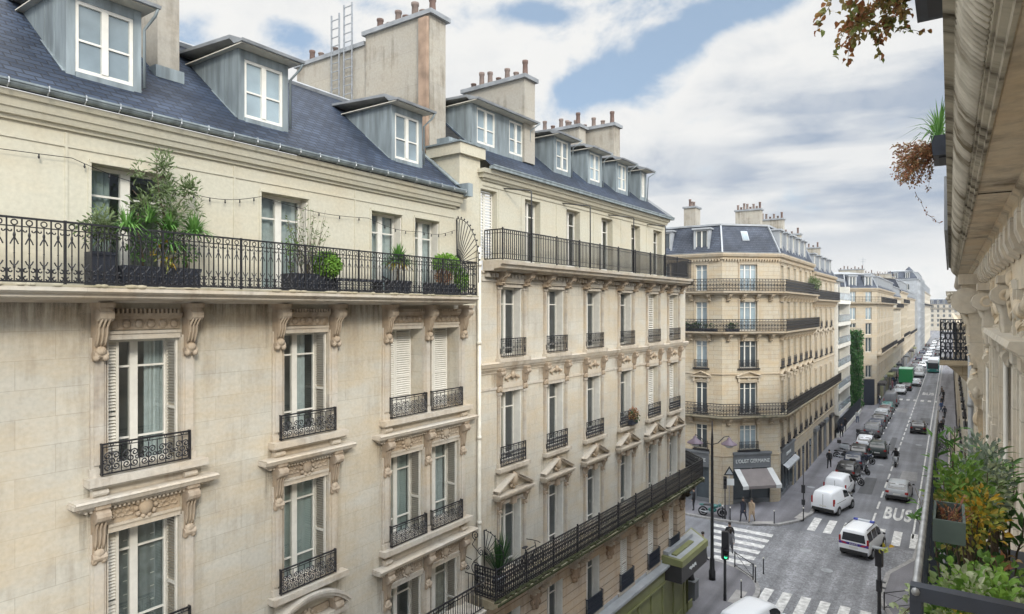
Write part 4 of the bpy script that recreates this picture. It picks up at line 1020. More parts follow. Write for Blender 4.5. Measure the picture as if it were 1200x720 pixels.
def block(name, loc, rotz, label, outline, floors, wallmat, trim, fronts, slabs=(), cornz=20., mansard=2.4, inset=1.0, shop=0, base=0., roofmat='slateC', dormers=True, railsp=.25, fancy=True, detail=2, back=12., group=None, win_gap=None, room_kind='dark', roof_zinc=.5):
    """outline: front polyline in local coords; fronts: per segment list of (centre, width, leaves); floors: list of (z0, z1, style)"""
    H = House(name, loc, rotz, label, 'building', group)
    root = H.root
    mb = MB()
    for (a, b), wins in zip(zip(outline, outline[1:]), fronts):
        f = Front(a, b); mb.M = f.M
        wall(mb, 0, f.L, shop or base, cornz, [(c-w/2, c+w/2, z0, z1) for c, w, *_ in wins for z0, z1, st in floors], .28)
        mb.M = None
    a, b = outline[0], outline[-1]
    pa = offset(outline, back)
    q = [(a[0],a[1]), (pa[0].x,pa[0].y), (pa[-1].x,pa[-1].y), (b[0],b[1])]
    for (x0,y0),(x1,y1) in zip(q, q[1:]): mb.quad((x0,y0,base),(x1,y1,base),(x1,y1,cornz),(x0,y0,cornz))
    H.part('wall', mb, wallmat)
    # mouldings
    mb = MB(); sweep(mb, outline, cornice_prof(cornz-.1, .38, .5))
    for z in slabs_string(floors, slabs): sweep(mb, outline, [(.02,z),(-.05,z),(-.08,z+.08),(-.08,z+.14),(.02,z+.14)])
    H.part('cornice', mb, trim)
    if detail > 1:
        mb = MB()
        for a, b in zip(outline, outline[1:]):
            f = Front(a, b); mb.M = f.M; x = .1
            while x < f.L-.1: mb.box(x, x+.1, -.22, 0, cornz-.22, cornz-.06); x += .24
        H.part('dentil_course', mb, trim)
    for z in slabs:
        zz, dep = z[0], z[1]
        mb = MB(); sweep(mb, outline, [(.02,zz-.28),(-dep*.6,zz-.26),(-dep*.66,zz-.16),(-dep-.05,zz-.12),(-dep-.08,zz),(.02,zz)])
        s = H.part('balcony', mb, M[z[2]] if len(z) > 2 else trim)
        rp = offset(outline, -dep)
        mb = MB(); poly_rail(mb, [(p.x,p.y) for p in rp], zz, 1.0, railsp, fancy)
        part('railing', mb, M['iron'], s)
        if detail > 1:
            for a, b in zip(outline, outline[1:]):
                f = Front(a, b); x = .5
                while x < f.L-.3:
                    o = inst('console', ('conC', dep), lambda m: console(m, .26, .5, dep*.75, 2), trim, root, f.M @ Vector((x, 0, zz-.28)), f.rot); x += max(1.25, f.L/max(1, round(f.L/1.4)))
    # windows
    for (a, b), wins in zip(zip(outline, outline[1:]), fronts):
        f = Front(a, b)
        for wi, (c, w, *lv) in enumerate(wins):
            lv = lv[0] if lv else 2
            for fi, (z0, z1, st) in enumerate(floors):
                h = z1-z0
                frm = H.window('blk', c, z0, w, h, .16, 'white', ('glassdark' if fi < 3 and (wi+fi) % 4 else 'glasspale') if detail > 0 else 'glassdark', kind='none', rot=f.rot, org=f.M, leaves=lv, mid=.10, top=0 if detail < 2 else .2, low=0)
                if st in ('guard', 'ped', 'guardped'):
                    inst('window_guard', ('gC', w, detail), lambda m: ((iron_panel(m, w+.16, .68, -.1, .013, .34, 8) if detail > 1 else simple_rail_c(m, w+.16, .68)), m.box(-w/2-.2, w/2+.2, -.16, 0, -.12, -.01)), M['iron'], root, f.M @ Vector((c, 0, z0)), f.rot)
                if detail > 1:
                    def sur(m):
                        for s in (-1, 1): m.box(s*(w/2), s*(w/2+.13), -.045, 0, 0, h+.13)
                        m.box(-w/2, w/2, -.045, 0, h, h+.13); m.box(-w/2-.16, w/2+.16, -.09, 0, h+.13, h+.19)
                        if st in ('ped', 'guardped'):
                            aa = w/2+.35; m.box(-aa, aa, -.22, 0, h+.42, h+.5)
                            for s in (-1, 1):
                                m.box(s*(w/2+.05), s*(w/2+.2), -.14, 0, h+.05, h+.42)
                                vs = [(s*aa,-.24,h+.5),(0,-.24,h+.86),(0,-.24,h+.95),(s*aa,-.24,h+.58),(s*aa,0,h+.5),(0,0,h+.86),(0,0,h+.95),(s*aa,0,h+.58)]
                                m.add(vs, [(0,1,2,3),(3,2,6,7),(0,4,5,1)])
                            m.ball((0,-.05,h+.28),(.2,.06,.1),7,5)
                    inst('window_surround', ('sC', w, h, st), sur, trim, root, f.M @ Vector((c, 0, z0)), f.rot)
    # mansard roof
    if mansard:
        o1 = offset(outline, -.15); o2 = offset(outline, inset); o3 = offset(outline, min(back*.5, 4.5))
        zc = cornz+.4
        mb = MB()
        for i in range(len(outline)-1):
            mb.quad((o1[i].x,o1[i].y,zc),(o1[i+1].x,o1[i+1].y,zc),(o2[i+1].x,o2[i+1].y,zc+mansard),(o2[i].x,o2[i].y,zc+mansard))
        pb = offset(outline, back)
        for i, sgn in ((0, 1), (-1, -1)):
            mb.add([(o1[i].x,o1[i].y,zc),(o2[i].x,o2[i].y,zc+mansard),(pb[i].x,pb[i].y,zc+mansard),(pb[i].x,pb[i].y,zc)], [(0,1,2,3)])
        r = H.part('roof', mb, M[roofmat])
        mb = MB()
        for i in range(len(outline)-1):
            mb.quad((o2[i].x,o2[i].y,zc+mansard+.02),(o2[i+1].x,o2[i+1].y,zc+mansard+.02),(o3[i+1].x,o3[i+1].y,zc+mansard+roof_zinc),(o3[i].x,o3[i].y,zc+mansard+roof_zinc))
            mb.quad((o3[i].x,o3[i].y,zc+mansard+roof_zinc),(o3[i+1].x,o3[i+1].y,zc+mansard+roof_zinc),(pb[i+1].x,pb[i+1].y,zc+mansard+roof_zinc),(pb[i].x,pb[i].y,zc+mansard+roof_zinc))
        sweep(mb, outline, [(inset-.12,zc+mansard-.08),(inset-.14,zc+mansard+.06),(inset+.1,zc+mansard+.1),(inset+.1,zc+mansard)])
        for p1, p2 in zip(o1, o2): mb.bar((p1.x,p1.y,zc+.02),(p2.x,p2.y,zc+mansard+.02),.12)
        part('roof_top', mb, M['zincpale'], r)
        mb = MB(); sweep(mb, outline, [(-.30,cornz+.4),(-.34,cornz+.48),(-.2,cornz+.5),(-.12,cornz+.42)]); part('gutter', mb, M['zincdark'], r)
        if dormers:
            for (a, b), wins in zip(zip(outline, outline[1:]), fronts):
                f = Front(a, b)
                for wi, (c, w, *lv) in enumerate(wins):
                    if lv and len(lv) > 1: continue
                    dw = min(w, 1.0)
                    def dm(m):
                        hh = mansard*.82
                        for s in (-1, 1): m.box(s*(dw/2+.02), s*(dw/2+.18), -.02, inset, 0, hh)
                        m.box(-dw/2-.3, dw/2+.3, -.16, inset+.25, hh, hh+.13); m.box(-dw/2-.02, dw/2+.02, -.02, .3, -.1, .22); m.box(-dw/2, dw/2, .0, .2, hh-.12, hh)
                    d = inst('dormer', ('dm', name, dw), dm, M['zincpale'], root, f.M @ Vector((c, .06, zc+.02)), f.rot)
                    inst('window_frame', ('dmf', dw, mansard), lambda m: casement(m, dw, mansard*.70, top=0, low=0, mid=.1), M['white'], d, (0, .06, .22))
                    inst('pane', ('dmp', dw, mansard), lambda m: m.quad((-dw/2,.1,.2),(dw/2,.1,.2),(dw/2,.1,mansard*.8),(-dw/2,.1,mansard*.8)), M['glassdark'], d)
    return H
def slabs_string(floors, slabs):
    zs = []
    for z0, z1, st in floors:
        if st in ('guard', 'ped', 'guardped'): zs.append(z0-.55)
    return zs
def simple_rail_c(m, w, h):
    m.box(-w/2, w/2, -.12, -.08, h-.05, h); m.box(-w/2, w/2, -.11, -.09, .02, .06); m.box(-w/2, w/2, -.11, -.09, h*.5-.015, h*.5+.015)
    n = int(w/.16)
    for i in range(n+1): x = -w/2+w*i/n; m.box(x-.016, x+.016, -.115, -.085, 0, h)
# ================================================================== corner house C
KC = (-11.65, 55.9)
out = [(-3.55-0.0, 14.0), (-3.55, 3.55), (0, 0), (15.6, 0)]   # local: x = +Y world, y = -X world
out = [(-3.6, 14.0), (-3.55, 3.55), (0, 0), (15.6, 0)]
fl = [(4.5, 6.5, 'guard'), (7.42, 9.98, 'ped'), (11.15, 13.38, 'guard'), (14.22, 16.58, 'plain'), (17.46, 19.62, 'plain')]
mw = [(1.3,1.0),(3.95,1.0),(6.6,1.0),(9.3,1.0),(12.0,1.0),(14.4,.8,2,1)]
C = block('corner_apartment_house', (KC[0], KC[1], 0), PI/2, 'honey stone corner apartment house with grey shopfront and taupe awning', out, fl, M['stoneC'], M['trimC'],
    [[(2.6,.9,2),(5.6,.9,2),(8.75,.95,2)], [(2.32,1.55,3,1)], mw], slabs=[(7.35,.75,'mossy'), (14.14,.7,'trimC'), (17.4,.65,'trimC')], cornz=20.1, mansard=2.45, inset=.95, shop=4.35, back=11, railsp=.26)
rc = C.root
fC = [Front(a, b) for a, b in zip(out, out[1:])]
# skylight on the chamfer and greenery on its balconies
mb = MB(); mb.M = fC[1].M; mb.add([(2.0,.52,21.55),(2.6,.52,21.55),(2.6,.86,22.35),(2.0,.86,22.35),(2.0,.30,21.6),(2.6,.30,21.6),(2.6,.66,22.4),(2.0,.66,22.4)], [(4,5,6,7),(0,1,5,4),(1,2,6,5),(3,0,4,7),(2,3,7,6)])
sk = C.part('skylight', mb, M['zincpale'])
mb = MB(); mb.M = fC[1].M; mb.quad((2.06,.30,21.66),(2.54,.30,21.66),(2.54,.63,22.34),(2.06,.63,22.34)); part('pane', mb, M['glasspale'], sk)
# chimneys
def stackC(x0, x1, y0, y1, z0, z1, n): return stack(C, x0, x1, y0, y1, z0, z1, n, 'chimney')
stackC(-2.2, -.9, 6.2, 7.2, 22.5, 24.6, 5); stackC(4.2, 5.0, 2.4, 4.6, 22.6, 24.9, 8); stackC(9.6, 10.4, 1.6, 4.8, 22.2, 24.6, 9); stackC(15.0, 15.6, 1.0, 4.5, 21.5, 23.6, 6)
# ground floor: stone piers, grey shop fascia, glazing
mb = MB()
for f, spans in ((fC[0], [(0,.5),(9.4,10.45)]), (fC[1], [(0,.95),(4.25,5.02)]), (fC[2], [(0,.75),(5.9,15.6)])):
    mb.M = f.M
    for a, b in spans: mb.box(a, b, -.03, .3, 0, 4.35)
    mb.quad((0,.6,0),(f.L,.6,0),(f.L,.6,4.35),(0,.6,4.35))
C.part('ground_floor_pier', mb, M['stoneC'])
for fi, (a, b) in ((0, (.5, 9.4)), (1, (.95, 4.25)), (2, (.75, 5.9))):
    f = fC[fi]; mb = MB(); mb.M = f.M
    mb.box(a, b, -.14, .1, 3.05, 4.15); mb.box(a-.05, b+.05, -.24, .1, 4.15, 4.33); mb.box(a, b, -.17, -.14, 3.05, 3.14); mb.box(a, b, -.17,-.14,4.02,4.12); mb.box(a, b, .08, .2, 0, .45)
    n = max(2, int((b-a)/1.1))
    for i in range(n+1):
        x = a+(b-a)*i/n; mb.box(x-.05, x+.05, .02, .2, .45, 3.05)
    sf = C.part('shopfront', mb, M['shopgrey'])
    mb = MB(); mb.M = f.M; mb.quad((a,.14,.45),(b,.14,.45),(b,.14,3.05),(a,.14,3.05)); part('shop_window', mb, M['glassdark'], sf)
    if fi == 0:
        mb = MB(); mb.M = f.M; mb.box(a+.2, b-.6, -.05, -.02, .1, 2.3); 
def ctext(f, s, size, x, z, y=-.18, sx=1.): return text('lettering', s, size, M['lettering'], rc, f.M @ Vector((x, y, z)), (PI/2, 0, f.rot), sx=sx)
ctext(fC[1], "L'OUST GERMAINE", .42, 2.6, 3.6, sx=.86); ctext(fC[0], 'CAFE', .40, 8.7, 3.6); ctext(fC[2], 'GERMAINE', .40, 3.2, 3.6)
mb = MB(); mb.M = fC[1].M   # sloping awning with pale side bands
mb.quad((1.1,-.2,2.98),(4.2,-.2,2.98),(4.2,-1.5,1.95),(1.1,-1.5,1.95)); mb.quad((1.1,-1.5,1.95),(4.2,-1.5,1.95),(4.2,-1.5,1.72),(1.1,-1.5,1.72)); 
aw = C.part('awning', mb, M['awning'])
mb = MB(); mb.M = fC[1].M
for x0, x1 in ((.95,1.45),(3.85,4.35)): mb.quad((x0,-.19,3.0),(x1,-.19,3.0),(x1,-1.52,1.96),(x0,-1.52,1.96)); mb.quad((x0,-1.52,1.96),(x1,-1.52,1.96),(x1,-1.52,1.7),(x0,-1.52,1.7))
part('awning_band', mb, M['awningwhite'], aw)
mb = MB(); mb.M = fC[2].M; mb.quad((.8,-.2,3.0),(5.8,-.2,3.0),(5.8,-.6,2.75),(.8,-.6,2.75)); mb.quad((.8,-.6,2.75),(5.8,-.6,2.75),(5.8,-.6,2.6),(.8,-.6,2.6)); C.part('awning', mb, M['zincpale'])
for i, x in enumerate((6.7, 8.6, 10.6, 12.6, 14.4)):
    mb = MB(); mb.M = fC[2].M; mb.box(x-.55, x+.55, -.045, -.033, .1, 2.9); C.part('street_door' if i % 2 else 'shop_window', mb, M['glassdark'] if i % 2 == 0 else M['charcoal'])
# ================================================================== D: next along the street
D = block('balconied_stone_house', (-11.65, 71.5, 0), PI/2, 'narrow pale stone house beyond the corner house, with dormered slate roof', [(0.02,0),(15.4,0)],
    [(4.6,6.4,'guard'),(7.3,9.6,'plain'),(10.9,13.0,'guardped'),(14.0,16.0,'guard'),(17.0,18.9,'plain')], M['stoneD'], M['trimC'], [[(2.0,1.0),(5.3,1.0),(8.8,1.0),(12.4,1.0)]],
    slabs=[(7.25,.75,'mossy'),(16.95,.6,'trimC')], cornz=19.4, mansard=2.3, inset=1.2, shop=0, back=10, railsp=.3)
for i, x in enumerate((1.8, 4.8, 8.2, 12.2)):
    mb = MB(); mb.box(x-1.0, x+1.0, -.03, -.02, .15, 3.2); mb.box(x-1.1, x+1.1, -.3, -.02, 3.2, 3.6); D.part('shop_window', mb, M['charcoal'] if i % 2 else M['shopgrey'])
stack(D, 14.2, 15.0, 1.5, 5, 21, 23.4, 7)
# ================================================================== E: modern white house with glass balconies
E_ = House('modern_apartment_block', (-11.9, 87.0, 0), PI/2, 'modern white apartment block with long glass-fronted balconies')
mb = MB(); mb.box(0.05, 11.5, .6, 10, 0, 19.6); mb.box(0.05, .3, -.6, .6, 3, 19); mb.box(11.2, 11.5, -.6, .6, 3, 19)
E_.part('wall', mb, M['white'])
for k in range(6):
    z = 3.2 + 2.75*k
    mb = MB(); mb.box(.3, 11.2, -.75, .6, z-.35, z+.12); s = E_.part('balcony', mb, M['white'])
    mb = MB(); mb.box(.3, 11.2, -.72, -.69, z+.2, z+1.0); part('glass_balustrade', mb, M['glasspale'], s)
    mb = MB(); mb.box(.3, 11.2, -.76, -.66, z+1.0, z+1.05); part('handrail', mb, M['steel'], s)
    for x in (1.0, 3.6, 6.2, 8.8):
        mb = MB(); mb.box(x, x+2.0, .55, .59, z+.15, z+2.25); E_.part('window', mb, M['glassdark'])
mb = MB(); mb.box(-.0, 11.6, .0, 10, 19.6, 20.0); E_.part('roof', mb, M['zincdark'])
# ================================================================== G: block beyond the ivy wall
GK = (-10.0, 122.0)
outG = [(-3.4, 12.0), (-3.3, 4.3), (0, 0), (38, 0)]
L3 = math.hypot(3.3, 4.3)
G = block('long_corner_house', (GK[0], GK[1], 0), PI/2, 'pale corner house with blue slate mansard beyond the ivy wall', outG,
    [(4.6,6.6,'plain'),(8.8,11.2,'plain'),(11.7,13.6,'plain'),(14.2,16.2,'plain'),(17.1,18.8,'plain')], M['stoneD'], M['trimC'],
    [[(2,1.0),(5,1.0)], [(1.3,1.05),(4.0,1.05)], [(2.2+3.1*i, 1.05) for i in range(12)]], slabs=[(17.0,.7,'trimC')], cornz=19.0, mansard=2.4, inset=1.0, shop=0, back=12, railsp=.5, fancy=False, detail=1)
def run_balcony(H, x0, x1, z):
    mb = MB(); sweep(mb, [(x0,0),(x1,0)], [(.02,z-.35),(-.7,z-.3),(-.8,z-.15),(-.8,z),(.02,z)]); gb = H.part('balcony', mb, M['trimC'])
    mb = MB(); poly_rail(mb, [(x0,-.72),(x1,-.72)], z, .9, .5); part('railing', mb, M['iron'], gb)
def shops(H, L_, seed):
    rnd = random.Random(seed); x = 3.
    while x < L_-3:
        k = rnd.random(); mb = MB(); mb.box(x-2.2, x+2.2, -.05, -.02, .2, 3.2); mb.box(x-2.4, x+2.4, -(1.2 if k < .35 else .3), -.02, 3.2, 3.6); H.part('shop_window', mb, M[rnd.choice(['charcoal','shopgrey','iron2','olive','awning'])]); x += rnd.uniform(5,7.5)
run_balcony(G, 0, 38, 8.55); shops(G, 38, 1)
GN = [('pale_street_house', 38, 26, 18.2, 'stoneB', 'second pale house after the ivy wall, a little lower than the corner house', 8.0, 16.2, 2.6), ('warm_street_house', 64, 30, 20.0, 'stoneC', 'third house after the ivy wall, warmer stone and taller roof', 8.8, 17.4, 3.0), ('light_street_house', 94, 47, 18.8, 'stoneD', 'last pale house before the white wrapped house on the left', 8.4, 0, 2.2)]
GH = []
for nm, x0, L_, cz, mt, lab, zb, zt, mn in GN:
    nf = 5; fl_ = [(4.4,6.3,'plain')] + [(zb+.1+(cz-zb-.6)/4*i, zb+.1+(cz-zb-.6)/4*i+1.95, 'plain') for i in range(4)]
    n_ = int(L_/2.9); H = block(nm, (GK[0]+random.uniform(-.12,.12), GK[1]+x0+.03, 0), PI/2, lab, [(0,0),(L_-.05,0)], fl_, M[mt], M['trimC'], [[(1.6+2.85*i, 1.05) for i in range(n_)]], slabs=[(zt,.65,'trimC')] if zt else [], cornz=cz, mansard=mn, inset=1.1, back=12, railsp=.6, fancy=False, detail=1)
    run_balcony(H, 0, L_-.05, zb); shops(H, L_, x0); GH.append((H, x0, L_, cz+mn))
    for q in (.12, .55, .95): stack(H, L_*q-.5, L_*q+.4, 2.2, 6.2, cz+1, cz+mn+random.uniform(.8,1.9), random.randint(5,8))
mb = MB(); mb.M = Front(outG[1], outG[2]).M; mb.box(3.1, 5.0, -.05, -.02, 0, 4.3); G.part('street_door', mb, M['iron2'])
for x, n in ((6, 7), (22, 8), (36.5, 8)): stack(G, x, x+1.0, 2.5, 6.5, 21, 22.9, n)
mb = MB(); mb.tube([(20,4,21),(20,4,26)], .06, 4); mb.tube([(20,3.4,25.6),(20,4.8,25.6)], .04, 4); mb.tube([(20,3.6,25.2),(20,4.4,25.2)], .04, 4); G.part('aerial', mb, M['steel'])
# ================================================================== farther blocks, left
F1 = block('tall_wrapped_house', (-9.2, 263.0, 0), PI/2, 'tall whitish house wrapped in scaffold sheets far along the left side', [(-.2,9),(0,0),(42,0)],
    [(4+3.1*i, 6.0+3.1*i, 'plain') for i in range(7)], M['zincpale'], M['zincpale'], [[(2.5,1.2),(6,1.2)], [(2+3.4*i,1.3) for i in range(12)]], slabs=[], cornz=26, mansard=2.8, inset=1.6, back=10, detail=0)
for i in range(9):
    mb = MB(); mb.bar((i*5, -.9, 0), (i*5, -.9, 27), .12); 
    for z in range(3, 27, 3): mb.bar((i*5, -.9, z), (i*5+5 if i < 8 else i*5, -.9, z), .1)
    F1.part('scaffold', mb, M['steel'])
F2 = block('distant_slate_house', (-9.0, 306.0, 0), PI/2, 'distant house with pointed slate roof beyond the wrapped house', [(0,9),(0,0),(120,0)],
    [(4+3.2*i, 6.1+3.2*i, 'plain') for i in range(6)], M['stoneB'], M['trim'], [[(3,1.2)], [(2+3.6*i,1.3) for i in range(32)]], slabs=[(17.2,.6)], cornz=23, mansard=4.0, inset=2.2, back=12, detail=0, railsp=1.)
mb = MB(); mb.lathe([(3.6,0),(3.4,1),(2.6,4.5),(.05,7.5)], (6, 5, 26), 4); F2.part('roof_turret', mb, M['slateC'])
F3 = block('distant_cross_house', (-30, 560.0, 0), 0, 'pale grey house closing the far end of the street', [(0,0),(70,0)],
    [(3+3.4*i, 5.2+3.4*i, 'plain') for i in range(5)], M['stoneB'], M['trim'], [[(2+3.5*i,1.5) for i in range(19)]], slabs=[(16,.6)], cornz=19, mansard=3.4, inset=1.6, back=12, detail=0, railsp=1.)
# ================================================================== ivy wall
iv = tag(empty('ivy_wall', (-13.4, 116.0, 0)), 'tall blank house wall covered by dark green ivy', 'ivy wall')
mb = MB(); mb.box(-2.6, 1.75, 0, .8, 0, 13); part('wall', mb, M['stoneD'], iv)
mb = MB()
for i in range(5200):
    x = random.uniform(-2.4, 1.95); z = random.uniform(.4, 12.6)
    y = -.12 - .55*abs(math.sin(x*2.1+z*.7))*random.random() - .1*random.random()
    if x > 1.75: y = random.uniform(-.2, .7)
    mb.leaf((x, y, z), (random.uniform(-.5,.5), -.6, random.uniform(-.9,.2)), random.uniform(.22,.5), random.uniform(.18,.36))
part('ivy', mb, leafmat('ivy_leaves', [(.02,.075,.02),(.04,.13,.03),(.08,.19,.05),(.025,.09,.025)]), iv)
# ================================================================== right-hand houses farther along
R2 = block('right_side_house', (.62, 54.0, 0), -PI/2, 'pale stone house beyond the near right building, seen edge on', [(0,0),(24,0)],
    [(4.4,6.6,'plain'),(8,10.2,'guard'),(11.3,13.4,'guard'),(14.4,16.4,'plain')], M['stoneB'], M['trim'], [[(1.6+2.9*i,1.1) for i in range(8)]], slabs=[(7.4,.6),(14.2,.4)], cornz=17.2, mansard=0, back=10, detail=1, railsp=.4)
R3 = block('right_terrace_house', (.75, 190.0, 0), -PI/2, 'farthest row of pale fronts along the right pavement', [(0,0),(134,0)],
    [(4.4,6.6,'plain'),(8,10.2,'plain'),(11.3,13.4,'plain')], M['stoneD'], M['trimC'], [[(2+3.4*i,1.1) for i in range(39)]], slabs=[], cornz=14.5, mansard=0, back=10, detail=0)
for i in range(12):
    mb = MB(); x = 6+11*i; mb.box(x-2, x+2, -.05, -.02, .2, 3.2); R3.part('shop_window', mb, M['charcoal'])
# ================================================================== the near right-hand house (its front runs along Y at X = .62, facing -X)
RX = .62; RL = Vector((RX, 10, 0))
RH = House('carved_stone_house', RL, 0, 'near stone house at right with carved balcony soffit and fluted brackets, seen along its front')
RT = Matrix.Translation(-RL)
def rmb(): m = MB(); m.M = RT; return m
mb = rmb(); Y0, Y1 = -2.5, 28.6
opsR = [(3.2, 4.5), (8.6, 9.9), (13.2, 14.4), (21.2, 22.4)]
def wallR(mb, z0, z1, ops, depth=.35):
    """front sheet at X=RX facing -X"""
    ys = sorted({Y0, Y1, *[v for o in ops for v in o[:2]]})
    for a, b in zip(ys, ys[1:]):
        cut = sorted((o[2], o[3]) for o in ops if o[0] <= a+1e-6 and o[1] >= b-1e-6); z = z0
        for c, d in cut + [(z1, z1)]:
            if c > z+1e-6: mb.quad((RX,b,z),(RX,a,z),(RX,a,c),(RX,b,c))
            z = max(z, d)
    for a, b, c, d in ops:
        e = RX+depth
        mb.quad((RX,a,c),(e,a,c),(e,a,d),(RX,a,d)); mb.quad((e,b,c),(RX,b,c),(RX,b,d),(e,b,d)); mb.quad((RX,a,d),(e,a,d),(e,b,d),(RX,b,d)); mb.quad((e,a,c),(RX,a,c),(RX,b,c),(e,b,c))
zf = 14.38
oR = [(a, b, z0, z1) for a, b in opsR for z0, z1 in ((zf, 16.2), (10.6, 13.1), (7.2, 9.6))]
wallR(mb, 3.6, 17.2, oR)
mb.quad((RX,Y1,0),(8,Y1,0),(8,Y1,17.2),(RX,Y1,17.2)); mb.quad((8,Y0,0),(RX,Y0,0),(RX,Y0,17.2),(8,Y0,17.2)); mb.quad((8,Y1,0),(8,Y0,0),(8,Y0,17.2),(8,Y1,17.2)); mb.quad((RX,Y1,0),(RX,Y0,0),(RX,Y0,3.6),(RX,Y1,3.6))
RH.part('wall', mb, M['trimR'])
for a, b, z0, z1 in oR:
    mb = rmb(); x = RX+.26
    mb.box(x, x+.06, a, a+.08, z0, z1); mb.box(x, x+.06, b-.08, b, z0, z1); mb.box(x, x+.06, a+.08, b-.08, z1-.08, z1); mb.box(x-.01, x+.06, (a+b)/2-.06, (a+b)/2+.06, z0, z1-.08); mb.box(x, x+.06, a+.08, b-.08, z0, z0+.1)
    w = RH.part('window', mb, M['white'])
    mb = rmb(); mb.quad((x+.03,b,z0),(x+.03,a,z0),(x+.03,a,z1),(x+.03,b,z1)); part('pane', mb, M['glassdark'], w)
    mb = rmb()
    for y in (a-.10, b+.10): mb.box(RX-.05, RX, y-.10, y+.10, z0, z1+.1); mb.box(RX-.075, RX-.05, y-.045, y+.045, z0+.1, z1)
    mb.box(RX-.05, RX, a, b, z1, z1+.12); part('window_surround', mb, M['trimR'], w)
# overhanging balcony slab above: moulded edge, soffit, frieze blocks
prof = [(.62,17.60),(-.03,17.60),(-.03,17.50),(.02,17.48),(.03,17.44),(.05,17.36),(.09,17.29),(.145,17.24),(.15,17.215),(.165,17.215),(.17,17.19),(.20,17.175),(.205,17.15),(.225,17.15),(.235,17.165),(.505,17.165),(.505,17.13),(.54,17.11),(.56,17.09),(.62,17.09)]
mb = rmb(); mb.prismx([(.62,17.60),(.22,17.60),(.225,17.17)]+prof[14:], Y0, 28.4); sl = RH.part('upper_balcony', mb, M['carvedR'])
mb = rmb(); mb.prismx(prof[1:14]+[(.232,17.59)], Y0, 28.4); part('moulded_edge', mb, M['edge'], sl)
mb = rmb()     # egg-and-dart ribs carved along the hollow moulding
y = -2
while y < 28:
    mb.tube([(.036,y,17.43),(.058,y,17.345),(.098,y,17.275),(.142,y,17.228)], .0135, 5); y += .075
part('carved_ribs', mb, M['ribs'], sl)
mb = rmb(); mb.box(.235,.505,8.0,8.012,17.155,17.166); part('soffit_joint', mb, M['soil'], sl)
mb = rmb(); mb.box(-.085,-.035,14,28.3,17.42,18.4); RH.part('parapet', mb, M['zincdark'])
mb = rmb(); mb.box(.555,.62,Y0,18.5,16.86,17.085); mb.box(.53,.62,Y0,18.5,16.84,16.862); mb.box(.57,.62,Y0,18.5,16.54,16.84); mb.box(.585,.62,Y0,18.5,16.2,16.54)
fr = RH.part('frieze', mb, M['carvedR'])
y = .4
while y < 18.2:
    mb = rmb(); mb.prismx([(.575,16.50),(.49,16.56),(.455,16.66),(.455,16.835),(.575,16.835)], y, y+.30); part('frieze_block', mb, M['trimR'], fr); y += .70
# carved brackets: scroll body, side volutes, acanthus and a hanging garland
def carved_bracket(y, top, h, p, w):
    b = inst('carved_bracket', ('cbR', h, p, w), lambda m: console(m, w, h, p, 5), M['trimR'], RH.root, (RX-RL.x, y-RL.y, top-RL.z), -PI/2)
    def orn(m):
        for s in (-1, 1):
            n = 26; cy, cz = -p*.55, -.15*h
            m.tube([(s*w*.53, cy+p*.42*(1-.82*i/n)*math.cos(.6+i*.48), cz+p*.42*(1-.82*i/n)*math.sin(.6+i*.48)) for i in range(n+1)], [.042*(1-.55*i/n) for i in range(n+1)], 7)
            m.tube([(s*w*.53, -p*.30+p*.2*(1-.8*i/18)*math.cos(3.6+i*.5), -.88*h+p*.2*(1-.8*i/18)*math.sin(3.6+i*.5)) for i in range(19)], .022, 6)
        rnd = random.Random(int(y*7))
        for k in range(7):              # overlapping acanthus down the face
            zz = -.22*h-.085*h*k; yy = -p*(.74-.06*k)
            for q in (-2, -1, 0, 1, 2): m.leaf((q*w*.17, yy, zz), (q*.22, -.35, -1), .15*h*.5, w*.17, -.25, -.45)
        for k in range(10): m.ball((.0+.02*math.sin(k*1.3), -p*.45+.015*k, -.62*h-.036*h*k), (.05-.0025*k, .05, .045), 8, 6)
    inst('carved_leaves', ('cbRo', h, p, w), orn, M['carvedR'], b)
    return b
carved_bracket(16.6, 16.50, 2.4, .42, .62)
carved_bracket(13.2, 16.30, 1.3, .22, .42); carved_bracket(9.6, 16.30, 1.0, .14, .36)
# swags and rosettes on the wall between the brackets
for y0, y1 in ((9.95, 12.85), (13.6, 16.1), (6.6, 9.3)):
    mb = rmb(); n = 22
    for k in range(n+1):
        t = k/n; zz = 16.32-.34*math.sin(PI*t); r_ = .035+.045*math.sin(PI*t); mb.ball((.585, y0+(y1-y0)*t, zz), (r_*.8, r_*1.15, r_), 8, 6)
    for k in range(14):
        t = (k+.5)/14; zz = 16.22-.34*math.sin(PI*t); mb.leaf((.60, y0+(y1-y0)*t, zz), (-.4, random.uniform(-.5,.5), -1), .13, .07, -.2, -.3)
    for yy in (y0, y1): mb.ball((.575, yy, 16.34), (.05,.10,.10), 10, 7); mb.tube([(.58, yy+.03*math.sin(k), 16.22-.07*k) for k in range(6)], [.04,.05,.045,.035,.03,.015], 7)
    RH.part('carved_swag', mb, M['carvedR'])
mb = rmb(); mb.box(.59,.62,6.2,16.2,15.74,15.80); mb.box(.575,.62,6.2,16.2,15.70,15.74); RH.part('string_course', mb, M['trimR'])
mb = rmb(); mb.prismx([(.62,14.2),(.36,14.2),(.34,14.14),(.40,14.05),(.44,13.95),(.5,13.9),(.62,13.85)], 16.7, 17.7); mb.prismx([(.62,13.85),(.50,13.85),(.47,13.6),(.52,13.3),(.50,12.6),(.53,12.1),(.62,12.0)], 17.0, 17.4)
mb.ball((.5,17.2,13.6),(.09,.14,.16),8,6); mb.ball((.52,17.2,12.25),(.07,.12,.14),8,6)
RH.part('pedestal', mb, M['carvedR'])
